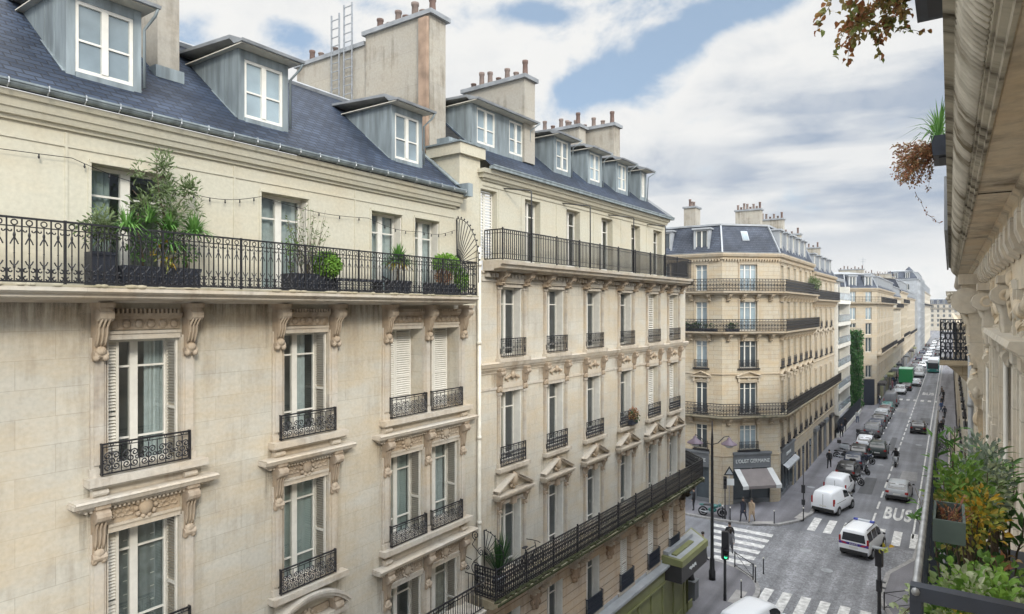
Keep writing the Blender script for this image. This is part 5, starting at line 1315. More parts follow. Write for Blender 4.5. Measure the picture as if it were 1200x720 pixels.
mb = rmb(); mb.prismx([(.62,15.72),(.42,15.72),(.40,15.66),(.47,15.62),(.52,15.54),(.62,15.52)], 6.9, 12.0); RH.part('door_hood', mb, M['trimR'])
for y in (7.3, 8.2, 10.4, 11.9, 12.7, 14.9, 18.4, 19.4, 20.6):
    mb = rmb(); mb.box(.545,.62,y-.17,y+.17,4,15.70); mb.box(.52,.545,y-.11,y+.11,4.5,15.4); mb.box(.51,.62,y-.2,y+.2,15.45,15.62); mb.box(.505,.62,y-.2,y+.2,14.1,14.3); RH.part('pilaster', mb, M['trimR'])
for y in (9.25, 13.8):
    mb = rmb(); mb.tube([(.565,y+.62,4),(.565,y+.62,15.6)], .028, 6); RH.part('corner_moulding', mb, M['white'])
mb = rmb(); mb.tube([(.50,22.5,3.0),(.50,22.5,16.6)], .075, 8)
for z in (13.2, 11.0, 8.2): mb.lathe([(.09,0),(.095,.05),(.09,.12)], (.50,22.5,z), 8)
RH.part('downpipe', mb, M['zincpale'])
# box balcony of iron farther along the front
mb = rmb(); mb.box(-.30,.62,27.0,28.6,14.02,14.2); mb.prismx([(.62,13.3),(.2,13.75),(-.1,14.02),(.62,14.02)], 27.3, 27.6); bb = RH.part('box_balcony', mb, M['stoneC'])
mb = rmb(); z = 14.2; h = 1.42
def grid_iron(mb, p0, p1):
    a = Vector(p0); b = Vector(p1); L = (b-a).length; d = (b-a)/L; up = Vector((0,0,1))
    for q in (0.03, h*.33, h*.66, h): mb.bar(a+up*q, b+up*q, .035)
    n = max(3, int(L/.135))
    for i in range(n+1): mb.bar(a+d*L*i/n, a+d*L*i/n+up*h, .025)
    for i in range(n):
        for q in (.12, .35, .6, .84):
            c = a+d*(L*(i+.5)/n)+up*(h*q)
            mb.tube([c+d*(.058*math.cos(2*PI*k/8))+up*(.16*math.sin(2*PI*k/8)) for k in range(8)], .018, 4, True); mb.bar(c-up*.2, c+up*.2, .024)
grid_iron(mb, (-.27,27.03,z), (.60,27.03,z)); grid_iron(mb, (-.27,27.03,z), (-.27,28.6,z))
part('railing', mb, M['iron2'], bb)
mb = rmb(); mb.ball((.1,26.6,16.35),(.12,.12,.12),8,6)
for k in range(8): mb.ball((.1+.16*math.cos(k*PI/4),26.6,16.35+.16*math.sin(k*PI/4)),(.07,.08,.07),6,4)
mb.prismx([(.62,16.6),(-.12,16.6),(-.1,16.45),(.1,16.2),(.4,15.9),(.62,15.8)], 26.65, 27.2); RH.part('rosette_bracket', mb, M['trimR'])
# our own balcony: floor, outer rail, end divider
mb = rmb(); mb.prismx([(.62,14.1),(.1,14.1),(-.05,14.18),(-.12,14.22),(-.12,14.38),(.62,14.38)], -1.2, 4.6); bl = RH.part('near_balcony', mb, M['stoneC'])
mb = rmb(); zt = 15.38
mb.tube([(-.060,1.60,15.40), (-.060,4.5,15.40)], .0082, 8); 
rl = part('handrail', mb, M['galv'], bl)
mb = rmb()
y = 1.75
mb.bar((-.06,1.62,14.50),(-.06,4.5,14.50),.03); mb.bar((-.06,1.62,15.22),(-.06,4.5,15.22),.014)
while y < 4.5: mb.bar((-.06,y,14.38),(-.06,y,15.37),.014); y += .12
part('outer_railing', mb, M['iron2'], bl)
mb = rmb(); yd = 1.62
mb.bar((-.07,yd,15.395),(.64,yd,15.395),.03,.03); mb.bar((-.07,yd,15.20),(.62,yd,15.20),.018); mb.bar((-.07,yd,14.5),(.62,yd,14.5),.03); mb.bar((-.06,yd,14.38),(-.06,yd,15.40),.022)
for x in (.12,.22,.34,.46,.58): mb.bar((x,yd,14.38),(x,yd,15.37),.022 if x in (.12,) else .012)
part('divider_railing', mb, M['iron2'], bl)
# railing and set-back storey over the slab
mb = rmb(); mb.box(1.15,8,Y0,Y1,17.2,19.6); RH.part('upper_storey', mb, M['trimR'])
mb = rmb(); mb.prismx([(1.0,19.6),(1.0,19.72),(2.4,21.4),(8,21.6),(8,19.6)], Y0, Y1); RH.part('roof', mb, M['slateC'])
for a, b in ((2.6,3.7),(6.2,7.3),(9.9,11.0),(13.6,14.7)):
    mb = rmb(); mb.box(1.11,1.15,a,a+.08,17.6,19.3); mb.box(1.11,1.15,b-.08,b,17.6,19.3); mb.box(1.11,1.15,a+.08,b-.08,19.2,19.3); mb.box(1.11,1.15,(a+b)/2-.05,(a+b)/2+.05,17.6,19.2); w = RH.part('window', mb, M['white'])
    mb = rmb(); mb.quad((1.145,b,17.6),(1.145,a,17.6),(1.145,a,19.2),(1.145,b,19.2)); part('pane', mb, M['glassdark'], w)
mb = rmb(); mb.bar((.04,Y0,18.55),(.04,14,18.55),.03); mb.bar((.04,Y0,17.72),(.04,14,17.72),.02); y = Y0
while y < 14: mb.bar((.04,y,17.6),(.04,y,18.55),.014); y += .13
part('upper_railing', mb, M['iron2'], sl)
# ================================================================== ground
def stuff_struct(name, mb, mat, z=None): return tag(part(name, mb, mat), kind='structure')
def asphalt(name, base, scale=.35, patch=.25, setts=False):
    m, nt, b = mat_new(name); L = nt.links.new
    tc = N(nt, 'ShaderNodeTexCoord')
    n1 = N(nt, 'ShaderNodeTexNoise', Scale=scale, Detail=5., Roughness=.6); L(tc.outputs['Object'], n1.inputs['Vector'])
    n2 = N(nt, 'ShaderNodeTexNoise', Scale=22., Detail=6.); L(tc.outputs['Object'], n2.inputs['Vector'])
    mp = N(nt, 'ShaderNodeMapping'); mp.inputs['Scale'].default_value = (1.1, .05, 1); L(tc.outputs['Object'], mp.inputs[0])
    n3 = N(nt, 'ShaderNodeTexNoise', Scale=1., Detail=3.); L(mp.outputs[0], n3.inputs['Vector'])
    vals = []
    for n, a in ((n1, patch), (n2, .22), (n3, .34)):
        r = N(nt, 'ShaderNodeMapRange'); L(n.outputs['Fac'], r.inputs[0]); r.inputs[1].default_value = .3; r.inputs[2].default_value = .7; r.inputs[3].default_value = 1-a; r.inputs[4].default_value = 1+a; vals.append(r.outputs[0])
    v = vals[0]
    for q in vals[1:]:
        mu = N(nt, 'ShaderNodeMath', operation='MULTIPLY'); L(v, mu.inputs[0]); L(q, mu.inputs[1]); v = mu.outputs[0]
    sc = N(nt, 'ShaderNodeVectorMath', operation='SCALE'); sc.inputs[0].default_value = base
    hgt = n2.outputs['Fac']
    if setts:
        vo = N(nt, 'ShaderNodeTexVoronoi', feature='DISTANCE_TO_EDGE', Scale=6.5, Randomness=.55); L(tc.outputs['Object'], vo.inputs['Vector'])
        vc = N(nt, 'ShaderNodeTexVoronoi', Scale=6.5, Randomness=.55); L(tc.outputs['Object'], vc.inputs['Vector'])
        r = N(nt, 'ShaderNodeMapRange'); L(vo.outputs['Distance'], r.inputs[0]); r.inputs[1].default_value = 0; r.inputs[2].default_value = .08; r.inputs[3].default_value = .62; r.inputs[4].default_value = 1.0
        sx = N(nt, 'ShaderNodeSeparateColor'); L(vc.outputs['Color'], sx.inputs[0])
        r2 = N(nt, 'ShaderNodeMapRange'); L(sx.outputs[0], r2.inputs[0]); r2.inputs[3].default_value = .80; r2.inputs[4].default_value = 1.2
        for q in (r.outputs[0], r2.outputs[0]):
            mu = N(nt, 'ShaderNodeMath', operation='MULTIPLY'); L(v, mu.inputs[0]); L(q, mu.inputs[1]); v = mu.outputs[0]
        hgt = r.outputs[0]
    L(v, sc.inputs['Scale']); L(sc.outputs[0], b.inputs['Base Color']); b.inputs['Roughness'].default_value = .75
    bp = N(nt, 'ShaderNodeBump', Strength=.35, Distance=.01); L(hgt, bp.inputs['Height']); L(bp.outputs[0], b.inputs['Normal'])
    return m
M['road'] = asphalt('asphalt', (.155,.16,.176)); M['setts'] = asphalt('granite_setts', (.205,.21,.225), .5, .2, True)
M['pave'] = asphalt('pavement_asphalt', (.14,.138,.152), .5, .18); M['kerb'] = plain('granite_kerb', (.26,.255,.25), .8, var=.25, scale=5)
M['paintwhite'] = plain('road_paint', (.53,.53,.52), .75, var=.38, scale=3.5, bump=.1); M['joint'] = plain('pale_paving', (.30,.29,.28), .8, var=.2, scale=2)
M['ground'] = plain('ground', (.12,.12,.115), .9, var=.2, scale=.05)
mb = MB(); mb.quad((-110,-36,-.05),(85,-36,-.05),(85,630,-.05),(-110,630,-.05)); stuff_struct('ground', mb, M['ground'])
mb = MB(); mb.quad((-16,-20,-.02),(4,-20,-.02),(4,600,-.02),(-16,600,-.02)); stuff_struct('road', mb, M['road'])
mb = MB(); mb.quad((-80,36,-.016),(-8,36,-.016),(-8,50,-.016),(-80,50,-.016)); stuff_struct('side_road', mb, M['road'])
mb = MB(); mb.quad((-12.3,28,-.012),(-1,28,-.012),(-1,49.8,-.012),(-12.3,49.8,-.012)); stuff_struct('crossroads', mb, M['setts'])
KH = .13
def pavement(name, outer, inner):
    """outer: kerb line; inner: line along the houses; both running the same way"""
    ip = offset(outer, .0); k2 = offset(outer, .26)
    mb = MB(); poly = [(p.x,p.y) for p in k2] + list(reversed(inner))
    mb.add([(x,y,KH) for x,y in poly], [tuple(range(len(poly)))])
    pv = stuff_struct(name, mb, M['pave'])
    mb = MB(); sweep(mb, outer, [(0,-.1),(.03,KH+.004),(.28,KH+.006),(.28,-.1)]); kb = stuff_struct(name+'_kerb', mb, M['kerb'])
def rnd_corner(c, r, a0, a1, n=10): return [(c[0]+r*math.cos(R(a0+(a1-a0)*i/n)), c[1]+r*math.sin(R(a0+(a1-a0)*i/n))) for i in range(n+1)]
# near left pavement: along house A and B, round the corner at Y 34..41
near = [(-9.05,-20),(-9.05,34.2)] + rnd_corner((-12.6,36.9), 3.9, -28, 78, 10)[1:] + [(-13.4,41.0),(-80,41.0)]
# offset() insets to the left of travel; travelling +Y then -X keeps the houses (at -X, -Y) on the left
pavement('pavement_near', near, [(-12.3,-20),(-12.3,30),(-16,36),(-80,36)])
far = [(-80,48.5),(-14.4,48.5),(-12.2,48.9),(-10.4,49.9),(-9.35,51.6),(-8.75,54.2),(-8.75,57.2),(-9.0,58.2),(-9.0,600)]
pavement('pavement_far', far, [(-80,53),(-15.5,53),(-11.9,56.3),(-11.9,118),(-10.2,121),(-10.2,600)])
right = [(-1.85,600),(-1.85,52),(-2.0,48),(-3.2,44.5),(-3.35,40.5),(-2.6,38.2),(-2.6,-20)]
pavement('pavement_right', right, [(2,600),(2,-20)])
# markings
def paint_quads(name, qs, z=-.004):
    mb = MB()
    for q in qs: mb.add([(x,y,z) for x,y in q], [(0,1,2,3)])
    return stuff_struct(name, mb, M['paintwhite'])
qs = []
for i, y in enumerate((47.55, 46.3, 45.05, 43.8, 42.6, 41.5, 40.3)):
    xl = (-14.5,-14.2,-13.8,-13.4,-13.0,-12.6,-12.2)[i]
    qs.append([(xl,y-.31),(-10.3,y-.31),(-10.3,y+.31),(xl-.0,y+.31)])
paint_quads('crossing_side_street', qs[:-1])
qs = []
for i in range(6): x = -8.75+.97*i; qs.append([(x,34.6),(x+.5,34.6),(x+.5,38.5),(x,38.5)])
paint_quads('crossing_near', qs)
qs = []
for i in range(7): x = -8.55+1.05*i; qs.append([(x,50.3),(x+.52,50.3),(x+.52,53.6),(x,53.6)])
paint_quads('crossing_far', [q for i, q in enumerate(qs)])
qs = []; y = 55.2
while y < 240: qs.append([(-4.86,y),(-4.72,y),(-4.72,y+2.3),(-4.86,y+2.3)]); y += 3.6 if y < 120 else 2.6
y = 62
while y < 125: qs.append([(-7.12,y),(-6.98,y),(-6.98,y+1.3),(-7.12,y+1.3)]); y += 4.6
for i in range(7): x = -8.4+1.05*i; qs.append([(x,131),(x+.5,131),(x+.5,133.2),(x,133.2)])
qs.append([(-2.2,52.5),(-2.08,52.5),(-2.08,400),(-2.2,400)])
paint_quads('road_markings', qs)
def road_text(s, size, x, y, sx, sy):
    cu = bpy.data.curves.new('t', 'FONT'); cu.body = s; cu.size = size; cu.align_x = 'CENTER'; cu.space_character = 1.12; cu.offset = .03
    o = bpy.data.objects.new('t', cu); COL.objects.link(o); dg = bpy.context.evaluated_depsgraph_get(); me = bpy.data.meshes.new_from_object(o.evaluated_get(dg))
    bpy.data.objects.remove(o); bpy.data.curves.remove(cu); me.materials.clear(); me.materials.append(M['paintwhite'])
    q = bpy.data.objects.new('bus_lane_lettering', me); COL.objects.link(q); q.location = (x, y, -.003); q.scale = (sx, sy, 1); return tag(q, kind='structure')
road_text('BUS', 1.0, -3.35, 56.5, 1.0, 4.7); road_text('BUS', 1.0, -3.35, 141.5, 1.0, 5.5)
# pale tactile strips on the kerbs
mb = MB()
for p in ([(-11.9,48.95),(-10.6,49.85),(-10.9,50.4),(-12.2,49.5)], [(-9.15,52.0),(-8.95,54.0),(-9.5,54.1),(-9.75,52.2)], [(-9.35,35.2),(-9.35,37.0),(-9.95,37.0),(-9.95,35.2)]):
    mb.add([(x,y,KH+.010) for x,y in p], [(0,1,2,3)])
stuff_struct('tactile_paving', mb, M['joint'])

# repairs, covers and stains in the road surface
tar = asphalt('tar_patch', (.075,.078,.085), .8, .2); pale_t = asphalt('pale_patch', (.21,.21,.215), .8, .2)
for i, (x, y, w, l, m_) in enumerate([(-6.1,66,1.1,6.5,tar),(-3.2,72,1.4,4.0,pale_t),(-5.6,88,.7,9.0,tar),(-2.9,108,1.3,7,tar),(-6.2,118,1.6,5,pale_t)]):
    mb = MB(); mb.add([(x-w/2,y-l/2,-.0075),(x+w/2,y-l/2+.2,-.0075),(x+w/2-.1,y+l/2,-.0075),(x-w/2+.05,y+l/2-.1,-.0075)], [(0,1,2,3)]); stuff_struct('road_patch', mb, m_)
for x, y in ((-6.2,43.2),(-3.9,66.5),(-5.9,75.5),(-3.0,89),(-7.9,46.0),(-10.2,62)):
    z = KH+.004 if x < -9 else -.006
    mb = MB(); n = 18; mb.add([(x+.33*math.cos(2*PI*k/n), y+.33*math.sin(2*PI*k/n), z) for k in range(n)], [tuple(range(n))]); stuff_struct('manhole_cover', mb, M['zincdark'])
for i, (x, w) in enumerate(((-9.6,.0),)):
    mb = MB()
    for y in range(60, 118, 6): mb.box(-11.6,-9.4,y,y+.02,KH+.003,KH+.005)
    stuff_struct('pavement_seams', mb, M['soil'])
# ================================================================== vehicles (local: y forward, x right, z up)
def interp(st, y, k):
    for a, b in zip(st, st[1:]):
        if a[0] <= y <= b[0]:
            t = (y-a[0])/(b[0]-a[0]); return a[k]+(b[k]-a[k])*t
    return st[0][k] if y < st[0][0] else st[-1][k]
SHAPES = {
 # y, half width, bottom, belt, roof
 'hatch': dict(W=1.74, st=[(-2.0,.62,.42,.62,.63),(-1.97,.74,.36,.86,.87),(-1.90,.82,.30,.97,1.02),(-1.62,.86,.26,.98,1.36),(-1.38,.87,.24,.97,1.46),(-.6,.87,.22,.95,1.50),(.1,.87,.22,.93,1.48),(.45,.87,.22,.92,1.40),(1.12,.86,.24,.90,.93),(1.55,.83,.28,.80,.82),(1.85,.74,.34,.66,.67),(1.98,.58,.40,.52,.53)],
      side=[(-1.45,-.62),(-.55,.75)], rear=(-1.87,-1.45), front=(.48,1.08), wheels=(-1.25,1.28), wr=.31),
 'suv': dict(W=1.86, st=[(-2.2,.66,.46,.70,.71),(-2.16,.80,.40,1.0,1.01),(-2.08,.88,.34,1.08,1.14),(-1.86,.92,.30,1.10,1.52),(-1.6,.93,.28,1.09,1.62),(-.6,.93,.26,1.07,1.66),(.2,.93,.26,1.05,1.63),(.55,.92,.26,1.04,1.52),(1.22,.92,.28,1.02,1.05),(1.7,.88,.32,.94,.96),(2.05,.78,.38,.76,.77),(2.18,.62,.44,.6,.61)],
      side=[(-1.7,-.66),(-.58,.82)], rear=(-2.05,-1.7), front=(.58,1.18), wheels=(-1.36,1.38), wr=.36),
 'van': dict(W=1.84, st=[(-2.15,.84,.42,1.02,1.04),(-2.13,.89,.34,1.06,1.72),(-2.02,.90,.30,1.08,1.80),(-1.0,.91,.28,1.08,1.84),(.2,.91,.28,1.06,1.82),(.62,.91,.28,1.04,1.70),(1.22,.90,.28,1.0,1.05),(1.65,.86,.32,.92,.94),(2.02,.76,.38,.74,.75),(2.14,.6,.42,.58,.59)],
      side=[(-.1,.86)], rear=None, front=(.66,1.18), wheels=(-1.33,1.4), wr=.32),
 'mpv': dict(W=1.84, st=[(-2.15,.84,.42,1.02,1.04),(-2.13,.89,.34,1.06,1.72),(-2.02,.90,.30,1.08,1.80),(-1.0,.91,.28,1.08,1.84),(.2,.91,.28,1.06,1.82),(.62,.91,.28,1.04,1.70),(1.22,.90,.28,1.0,1.05),(1.65,.86,.32,.92,.94),(2.02,.76,.38,.74,.75),(2.14,.6,.42,.58,.59)],
      side=[(-1.9,-1.05),(-.95,-.05),(.02,.86)], rear='flat', front=(.66,1.18), wheels=(-1.33,1.4), wr=.32),
 'bigvan': dict(W=2.0, st=[(-2.7,.92,.45,1.1,1.12),(-2.68,.98,.38,1.15,2.15),(-2.55,1.0,.34,1.2,2.3),(-1.0,1.0,.32,1.2,2.34),(.9,1.0,.32,1.2,2.30),(1.35,1.0,.32,1.2,2.1),(2.0,.98,.32,1.15,1.22),(2.45,.92,.38,.98,1.0),(2.62,.76,.44,.8,.81)],
      side=[(.55,1.45)], rear=None, front=(1.38,1.95), wheels=(-1.6,1.75), wr=.34),
}
def section(sh, y, out=0.):
    st = sh['st']; w = interp(st, y, 1)+out; zb = interp(st, y, 2); be = interp(st, y, 3); ro = interp(st, y, 4)+out
    d = max(0., ro-be); wr = max(.3, w - .06 - .22*min(d, .75))
    return [(0,zb),(w*.9,zb),(w,zb+.12),(w*1.0,(zb+be)/2),(w*.985,be-.06),(w*.95,be),(wr+.012,be+d*.82),(wr-.05,ro-.012*min(1,d*3)),(wr*.6,ro+.02*min(1,d*2)),(0,ro+.03*min(1,d*2))]
def car_tree(name, shape):
    sh = SHAPES[shape]; root = empty(name)
    st = sh['st']; ys = []
    for a, b in zip(st, st[1:]):
        n = max(1, int((b[0]-a[0])/.28))
        ys += [a[0]+(b[0]-a[0])*i/n for i in range(n)]
    ys.append(st[-1][0])
    mb = MB(); mb.smooth = True; secs = [section(sh, y) for y in ys]; n = len(secs[0]); vs = []; fs = []
    for y, s in zip(ys, secs):
        vs += [(-x,y,z) for x,z in reversed(s[1:])] + [(x,y,z) for x,z in s]
    m = 2*n-1
    for j in range(len(ys)-1):
        for q in range(m-1): fs.append((j*m+q, j*m+q+1, (j+1)*m+q+1, (j+1)*m+q))
    fs.append(tuple(reversed(range(m)))); fs.append(tuple(range((len(ys)-1)*m, len(ys)*m)))
    # drop underside-facing winding problems: body is closed enough for opaque paint
    mb.add(vs, [tuple(reversed(f)) for f in fs])
    body = part('body', mb, P['grey'], root)
    b2 = MB()
    W = sh['W']/2
    for y in sh['wheels']:
        for s in (-1, 1): b2.disc_x((y, sh['wr']+.02), sh['wr']+.06, s*(W+.004), s*(W-.24), 18)
    part('wheel_arch', b2, M['blackplastic'], root)
    for y in sh['wheels']:
        for s in (-1, 1):
            w = inst('wheel', ('tyre', sh['wr']), lambda mm: mm.disc_x((0,0), sh['wr'], -.11, .11, 18), M['tyre'], root, (s*(W-.095), y, sh['wr']))
            inst('rim', ('rim', sh['wr']), lambda mm: (mm.disc_x((0,0), sh['wr']*.62, -.118, .118, 14)), M['rim'], w)
    def sidept(y, t, s):
        q = section(sh, y, .008); a = q[5]; b = q[6]; return (s*(a[0]+(b[0]-a[0])*t), y, a[1]+(b[1]-a[1])*t)
    for y0, y1 in sh['side']:
        for s in (-1, 1):
            mb = MB(); k = 5
            for i in range(k):
                ya, yb = y0+(y1-y0)*i/k, y0+(y1-y0)*(i+1)/k
                q = [sidept(ya,.12,s), sidept(yb,.12,s), sidept(yb,.97,s), sidept(ya,.97,s)]
                mb.add(q, [(0,1,2,3)] if s > 0 else [(3,2,1,0)])
            part('side_window', mb, M['carglass'], root)
    def toppt(y, f):
        q = section(sh, y, .010); return (f*q[7][0]*.93, y, q[8][1]-.004)
    for nm, rg in (('rear_window', sh['rear']), ('windscreen', sh['front'])):
        if rg is None: continue
        mb = MB()
        if rg == 'flat':
            mb.add([(-.70,-2.152,1.10),(.70,-2.152,1.10),(.62,-2.15,1.62),(-.62,-2.15,1.62)], [(0,1,2,3)])
        else:
            for i in range(3):
                ya, yb = rg[0]+(rg[1]-rg[0])*i/3, rg[0]+(rg[1]-rg[0])*(i+1)/3
                for f0, f1 in ((-1,-.5),(-.5,.5),(.5,1)):
                    q = [toppt(ya,f0),toppt(ya,f1),toppt(yb,f1),toppt(yb,f0)]; mb.add(q, [(0,1,2,3)])
        part(nm, mb, M['carglass'], root)
    yr = st[0][0]; yf = st[-1][0]
    for s in (-1, 1):
        zl = st[2][3]-.12; mb = MB()
        if shape in ('van', 'mpv', 'bigvan'): mb.box(s*(W-.045), s*(W-.16), yr-.012, yr+.12, .85, 1.35)
        else: mb.box(s*(W-.06), s*(W-.30), yr+.0, yr+.14, zl-.12, zl+.06)
        part('tail_light', mb, M['tail'], root)
        mb = MB(); mb.ball((s*(W-.26), yf-.16, .64 if shape != 'bigvan' else .86), (.17,.13,.08), 8, 5); part('headlight', mb, M['head'], root)
        mb = MB(); mb.ball((s*(W+.09), sh['front'][1]-.22, st[5][3]+.06), (.10,.07,.075), 7, 5); part('mirror', mb, M['blackplastic'], root)
    mb = MB(); mb.box(-.26,.26,yr-.012,yr+.03,.62 if shape in ('hatch','suv') else .68,.73 if shape in ('hatch','suv') else .79); part('licence_plate', mb, M['plate'], root)
    mb = MB(); mb.box(-W+.10,W-.10,yr-.03,yr+.1,.34,.56); part('bumper', mb, M['blackplastic'], root)
    mb = MB(); mb.box(-W+.25,W-.25,yf-.12,yf+.02,.36,.50); part('bumper', mb, M['blackplastic'], root)
    if shape in ('van', 'bigvan'):
        mb = MB(); mb.box(-.012,.012,yr-.004,yr+.02,.6,st[1][4]-.1); mb.box(W-.0,W+.004,-1.8,.0,.98,1.01); mb.box(-W-.004,-W+.0,-1.8,.0,.98,1.01); part('door_seam', mb, M['blackplastic'], root)
    return root
PROTO = {}
CARS = []
def place_car(shape, colour, x, y, rot, label, cat='car', group=None, z=-.02, name=None):
    nm = name or {'hatch':'hatchback_car','suv':'family_car','van':'delivery_van','mpv':'patrol_car','bigvan':'tall_van'}[shape]
    if shape not in PROTO: PROTO[shape] = r = car_tree(nm, shape); PROTO[shape+'_used'] = True
    else: r = copy_tree(PROTO[shape])
    if r.name.split('.')[0] != nm: r.name = nm
    r.location = (x, y, z); r.rotation_euler = (0, 0, R(rot))
    for k in ('label','category','group','kind'):
        if k in r: del r[k]
    tag(r, label, cat, group); recolor(r, 'body', 0, P[colour]); CARS.append(r)
    return r
GP = 'cars parked along the left kerb'; GM = 'cars in the moving traffic'; GF = 'cars in the far traffic'
place_car('van', 'white', -7.65, 56.7, -13, 'white delivery van with its tail over the kerb corner, nearer of the two', 'van', GP)
place_car('van', 'white', -7.85, 61.7, -3, 'white delivery van parked just beyond the van on the kerb corner', 'van', GP)
place_car('van', 'white', -7.75, 32.3, -14, 'white van roof at the bottom edge of the picture beside the green traffic light', 'van')
pc = place_car('mpv', 'white', -4.75, 48.3, -9, 'white police car with blue and purple band across its tailgate, crossing the junction', 'police car', None, name='police_car')
mb = MB(); mb.box(-.86,.86,-2.165,-2.148,.86,1.02); part('tailgate_band', mb, plain('blue_band', (.045,.03,.24), .4), pc)
mb = MB()
for s in (-1, 1): mb.add([(s*.35,-2.172,.87),(s*.60,-2.172,.87),(s*.78,-2.172,1.01),(s*.53,-2.172,1.01)], [(0,1,2,3) if s > 0 else (3,2,1,0)])
part('band_chevron', mb, plain('red_band', (.35,.02,.06), .4), pc)
q = text('lettering', 'POLICE', .15, M['white'], pc, (0,-2.174,.94), (PI/2,0,0), ext=.002)
mb = MB(); mb.box(-.60,.60,.1,.32,1.86,1.95); lb = part('light_bar', mb, plain('light_bar', (.5,.53,.58), .2), pc)
mb = MB()
for s in (-1,1): mb.box(s*.62,s*.36,.09,.33,1.858,1.955)
part('blue_lamp', mb, plain('blue_lens', (.03,.05,.3), .2), lb)
mb = MB()
for s in (-1,1): mb.bar((s*.66,-1.7,1.86),(s*.66,.0,1.87),.03)
part('roof_rail', mb, M['blackplastic'], pc)
place_car('hatch', 'silver', -3.55, 63.6, -2, 'silver hatchback driving away in the bus lane just past the painted word', 'car', GM)
place_car('hatch', 'black', -3.35, 98.5, 0, 'black car alone in the middle of the right lane, driving away', 'car', GM)
place_car('suv', 'darkgreen', -6.45, 80.5, 1, 'dark green car stopped beside the parked motorcycles', 'car', GM)
cols = ['white','black','darkblue','silver','grey','black','white','darkblue','black','brown']
parked = [(68.6,'black','black parked car directly beyond the second white van'),(73.3,'darkblue','dark blue parked car with bright windscreen glare, second beyond the white vans'),(78.0,'black','black parked car beside the dark green stopped car'),(84.0,'white','white car parked nose-on beyond the row of motorcycles'),(92.5,'grey','grey car parked behind the second group of motorcycles'),(97.3,'darkblue','dark blue parked car with pale roof glare, second in the tight row'),(101.9,'black','black parked car in the middle of the tight row'),
          (106.5,'silver','silver car parked second from the green one in the tight row'),(111.2,'brown','reddish brown parked car just before the green one'),(116.0,'teal','green car last in the parked row before the far crossing')]
for y, c, l in parked: place_car('suv' if y in (92.5, 106.5) else 'hatch', c, -8.0, y, random.uniform(-2,2), l, 'car', GP)
place_car('bigvan', 'grey', -8.0, 123.5, 0, 'dull grey van parked closest to the far crossing', 'van', GP)
place_car('suv', 'palegrey', -7.7, 141.0, 180, 'pale grey car facing the camera just past the far crossing', 'car', GM)
place_car('hatch', 'black', -7.0, 148.0, 0, 'dark car right behind the pale grey car past the far crossing', 'car', GM)
place_car('hatch', 'white', -5.75, 157.5, 0, 'white car beside the green box truck', 'car', GM)
place_car('bigvan', 'palegrey', -5.9, 178, 180, 'pale grey van facing the camera behind the white car by the green truck', 'van', GM)
# far traffic, too small to tell apart
far = [(-3.4,262,'black'),(-7.6,186,'darkblue'),(-7.9,193,'black'),(-6.6,196,'silver'),(-7.7,203,'grey'),(-6.2,208,'white'),(-7.9,214,'black'),(-3.6,290,'silver'),(-3.2,302,'white'),(-6.0,226,'silver'),(-7.8,232,'darkblue'),(-6.1,240,'palegrey'),(-7.9,246,'black'),(-3.4,330,'white'),(-5.9,258,'white'),(-3.5,350,'silver'),(-6.0,276,'silver'),(-7.6,284,'black'),(-3.2,372,'white'),(-5.7,300,'white'),(-3.6,392,'palegrey'),(-5.6,325,'silver'),(-5.8,350,'white'),(-5.4,380,'grey'),(-3.3,410,'white'),(-7.8,262,'darkblue'),(-7.7,320,'black')]
for x, y, c in far:
    moving = x > -7
    place_car('suv' if c in ('darkblue','palegrey') else 'hatch', c, x, y, 0 if x > -5 or x < -7 else 180, {'white':'small white car','black':'small black car','silver':'small silver car','grey':'small grey car','palegrey':'small pale car','darkblue':'small dark blue car'}[c] + (' in the crowded far traffic' if moving else ' parked at the far left kerb'), 'car', GF)
# green box truck
tr = tag(empty('box_truck', (-7.55, 158.5, -.02)), 'truck with bright green box body standing at the left kerb', 'truck')
mb = MB(); mb.box(-1.2,1.2,-3.4,2.0,.75,3.5); part('box_body', mb, plain('green_box', (.015,.26,.07), .5, var=.08), tr)
mb = MB(); mb.box(-1.22,1.22,-3.42,2.02,3.5,3.58); part('box_roof', mb, plain('pale_green_roof', (.35,.55,.42), .6), tr)
mb = MB(); mb.prismx([(-1.05,.6),(1.05,.6),(1.05,1.6),(.95,2.6),(-.95,2.6),(-1.05,1.6)], 2.15, 3.9); cb = part('cab', mb, P['white'], tr)
mb = MB(); mb.box(-.9,.9,3.88,3.92,1.6,2.45); part('windscreen', mb, M['carglass'], cb)
mb = MB(); mb.box(-1.0,1.0,-3.3,3.6,.45,.75); part('chassis', mb, M['blackplastic'], tr)
for y in (-2.3, 2.9):
    for s in (-1, 1): mb = MB(); mb.disc_x((y,.46),.46,s*.85,s*1.15,14); part('wheel', mb, M['tyre'], tr)
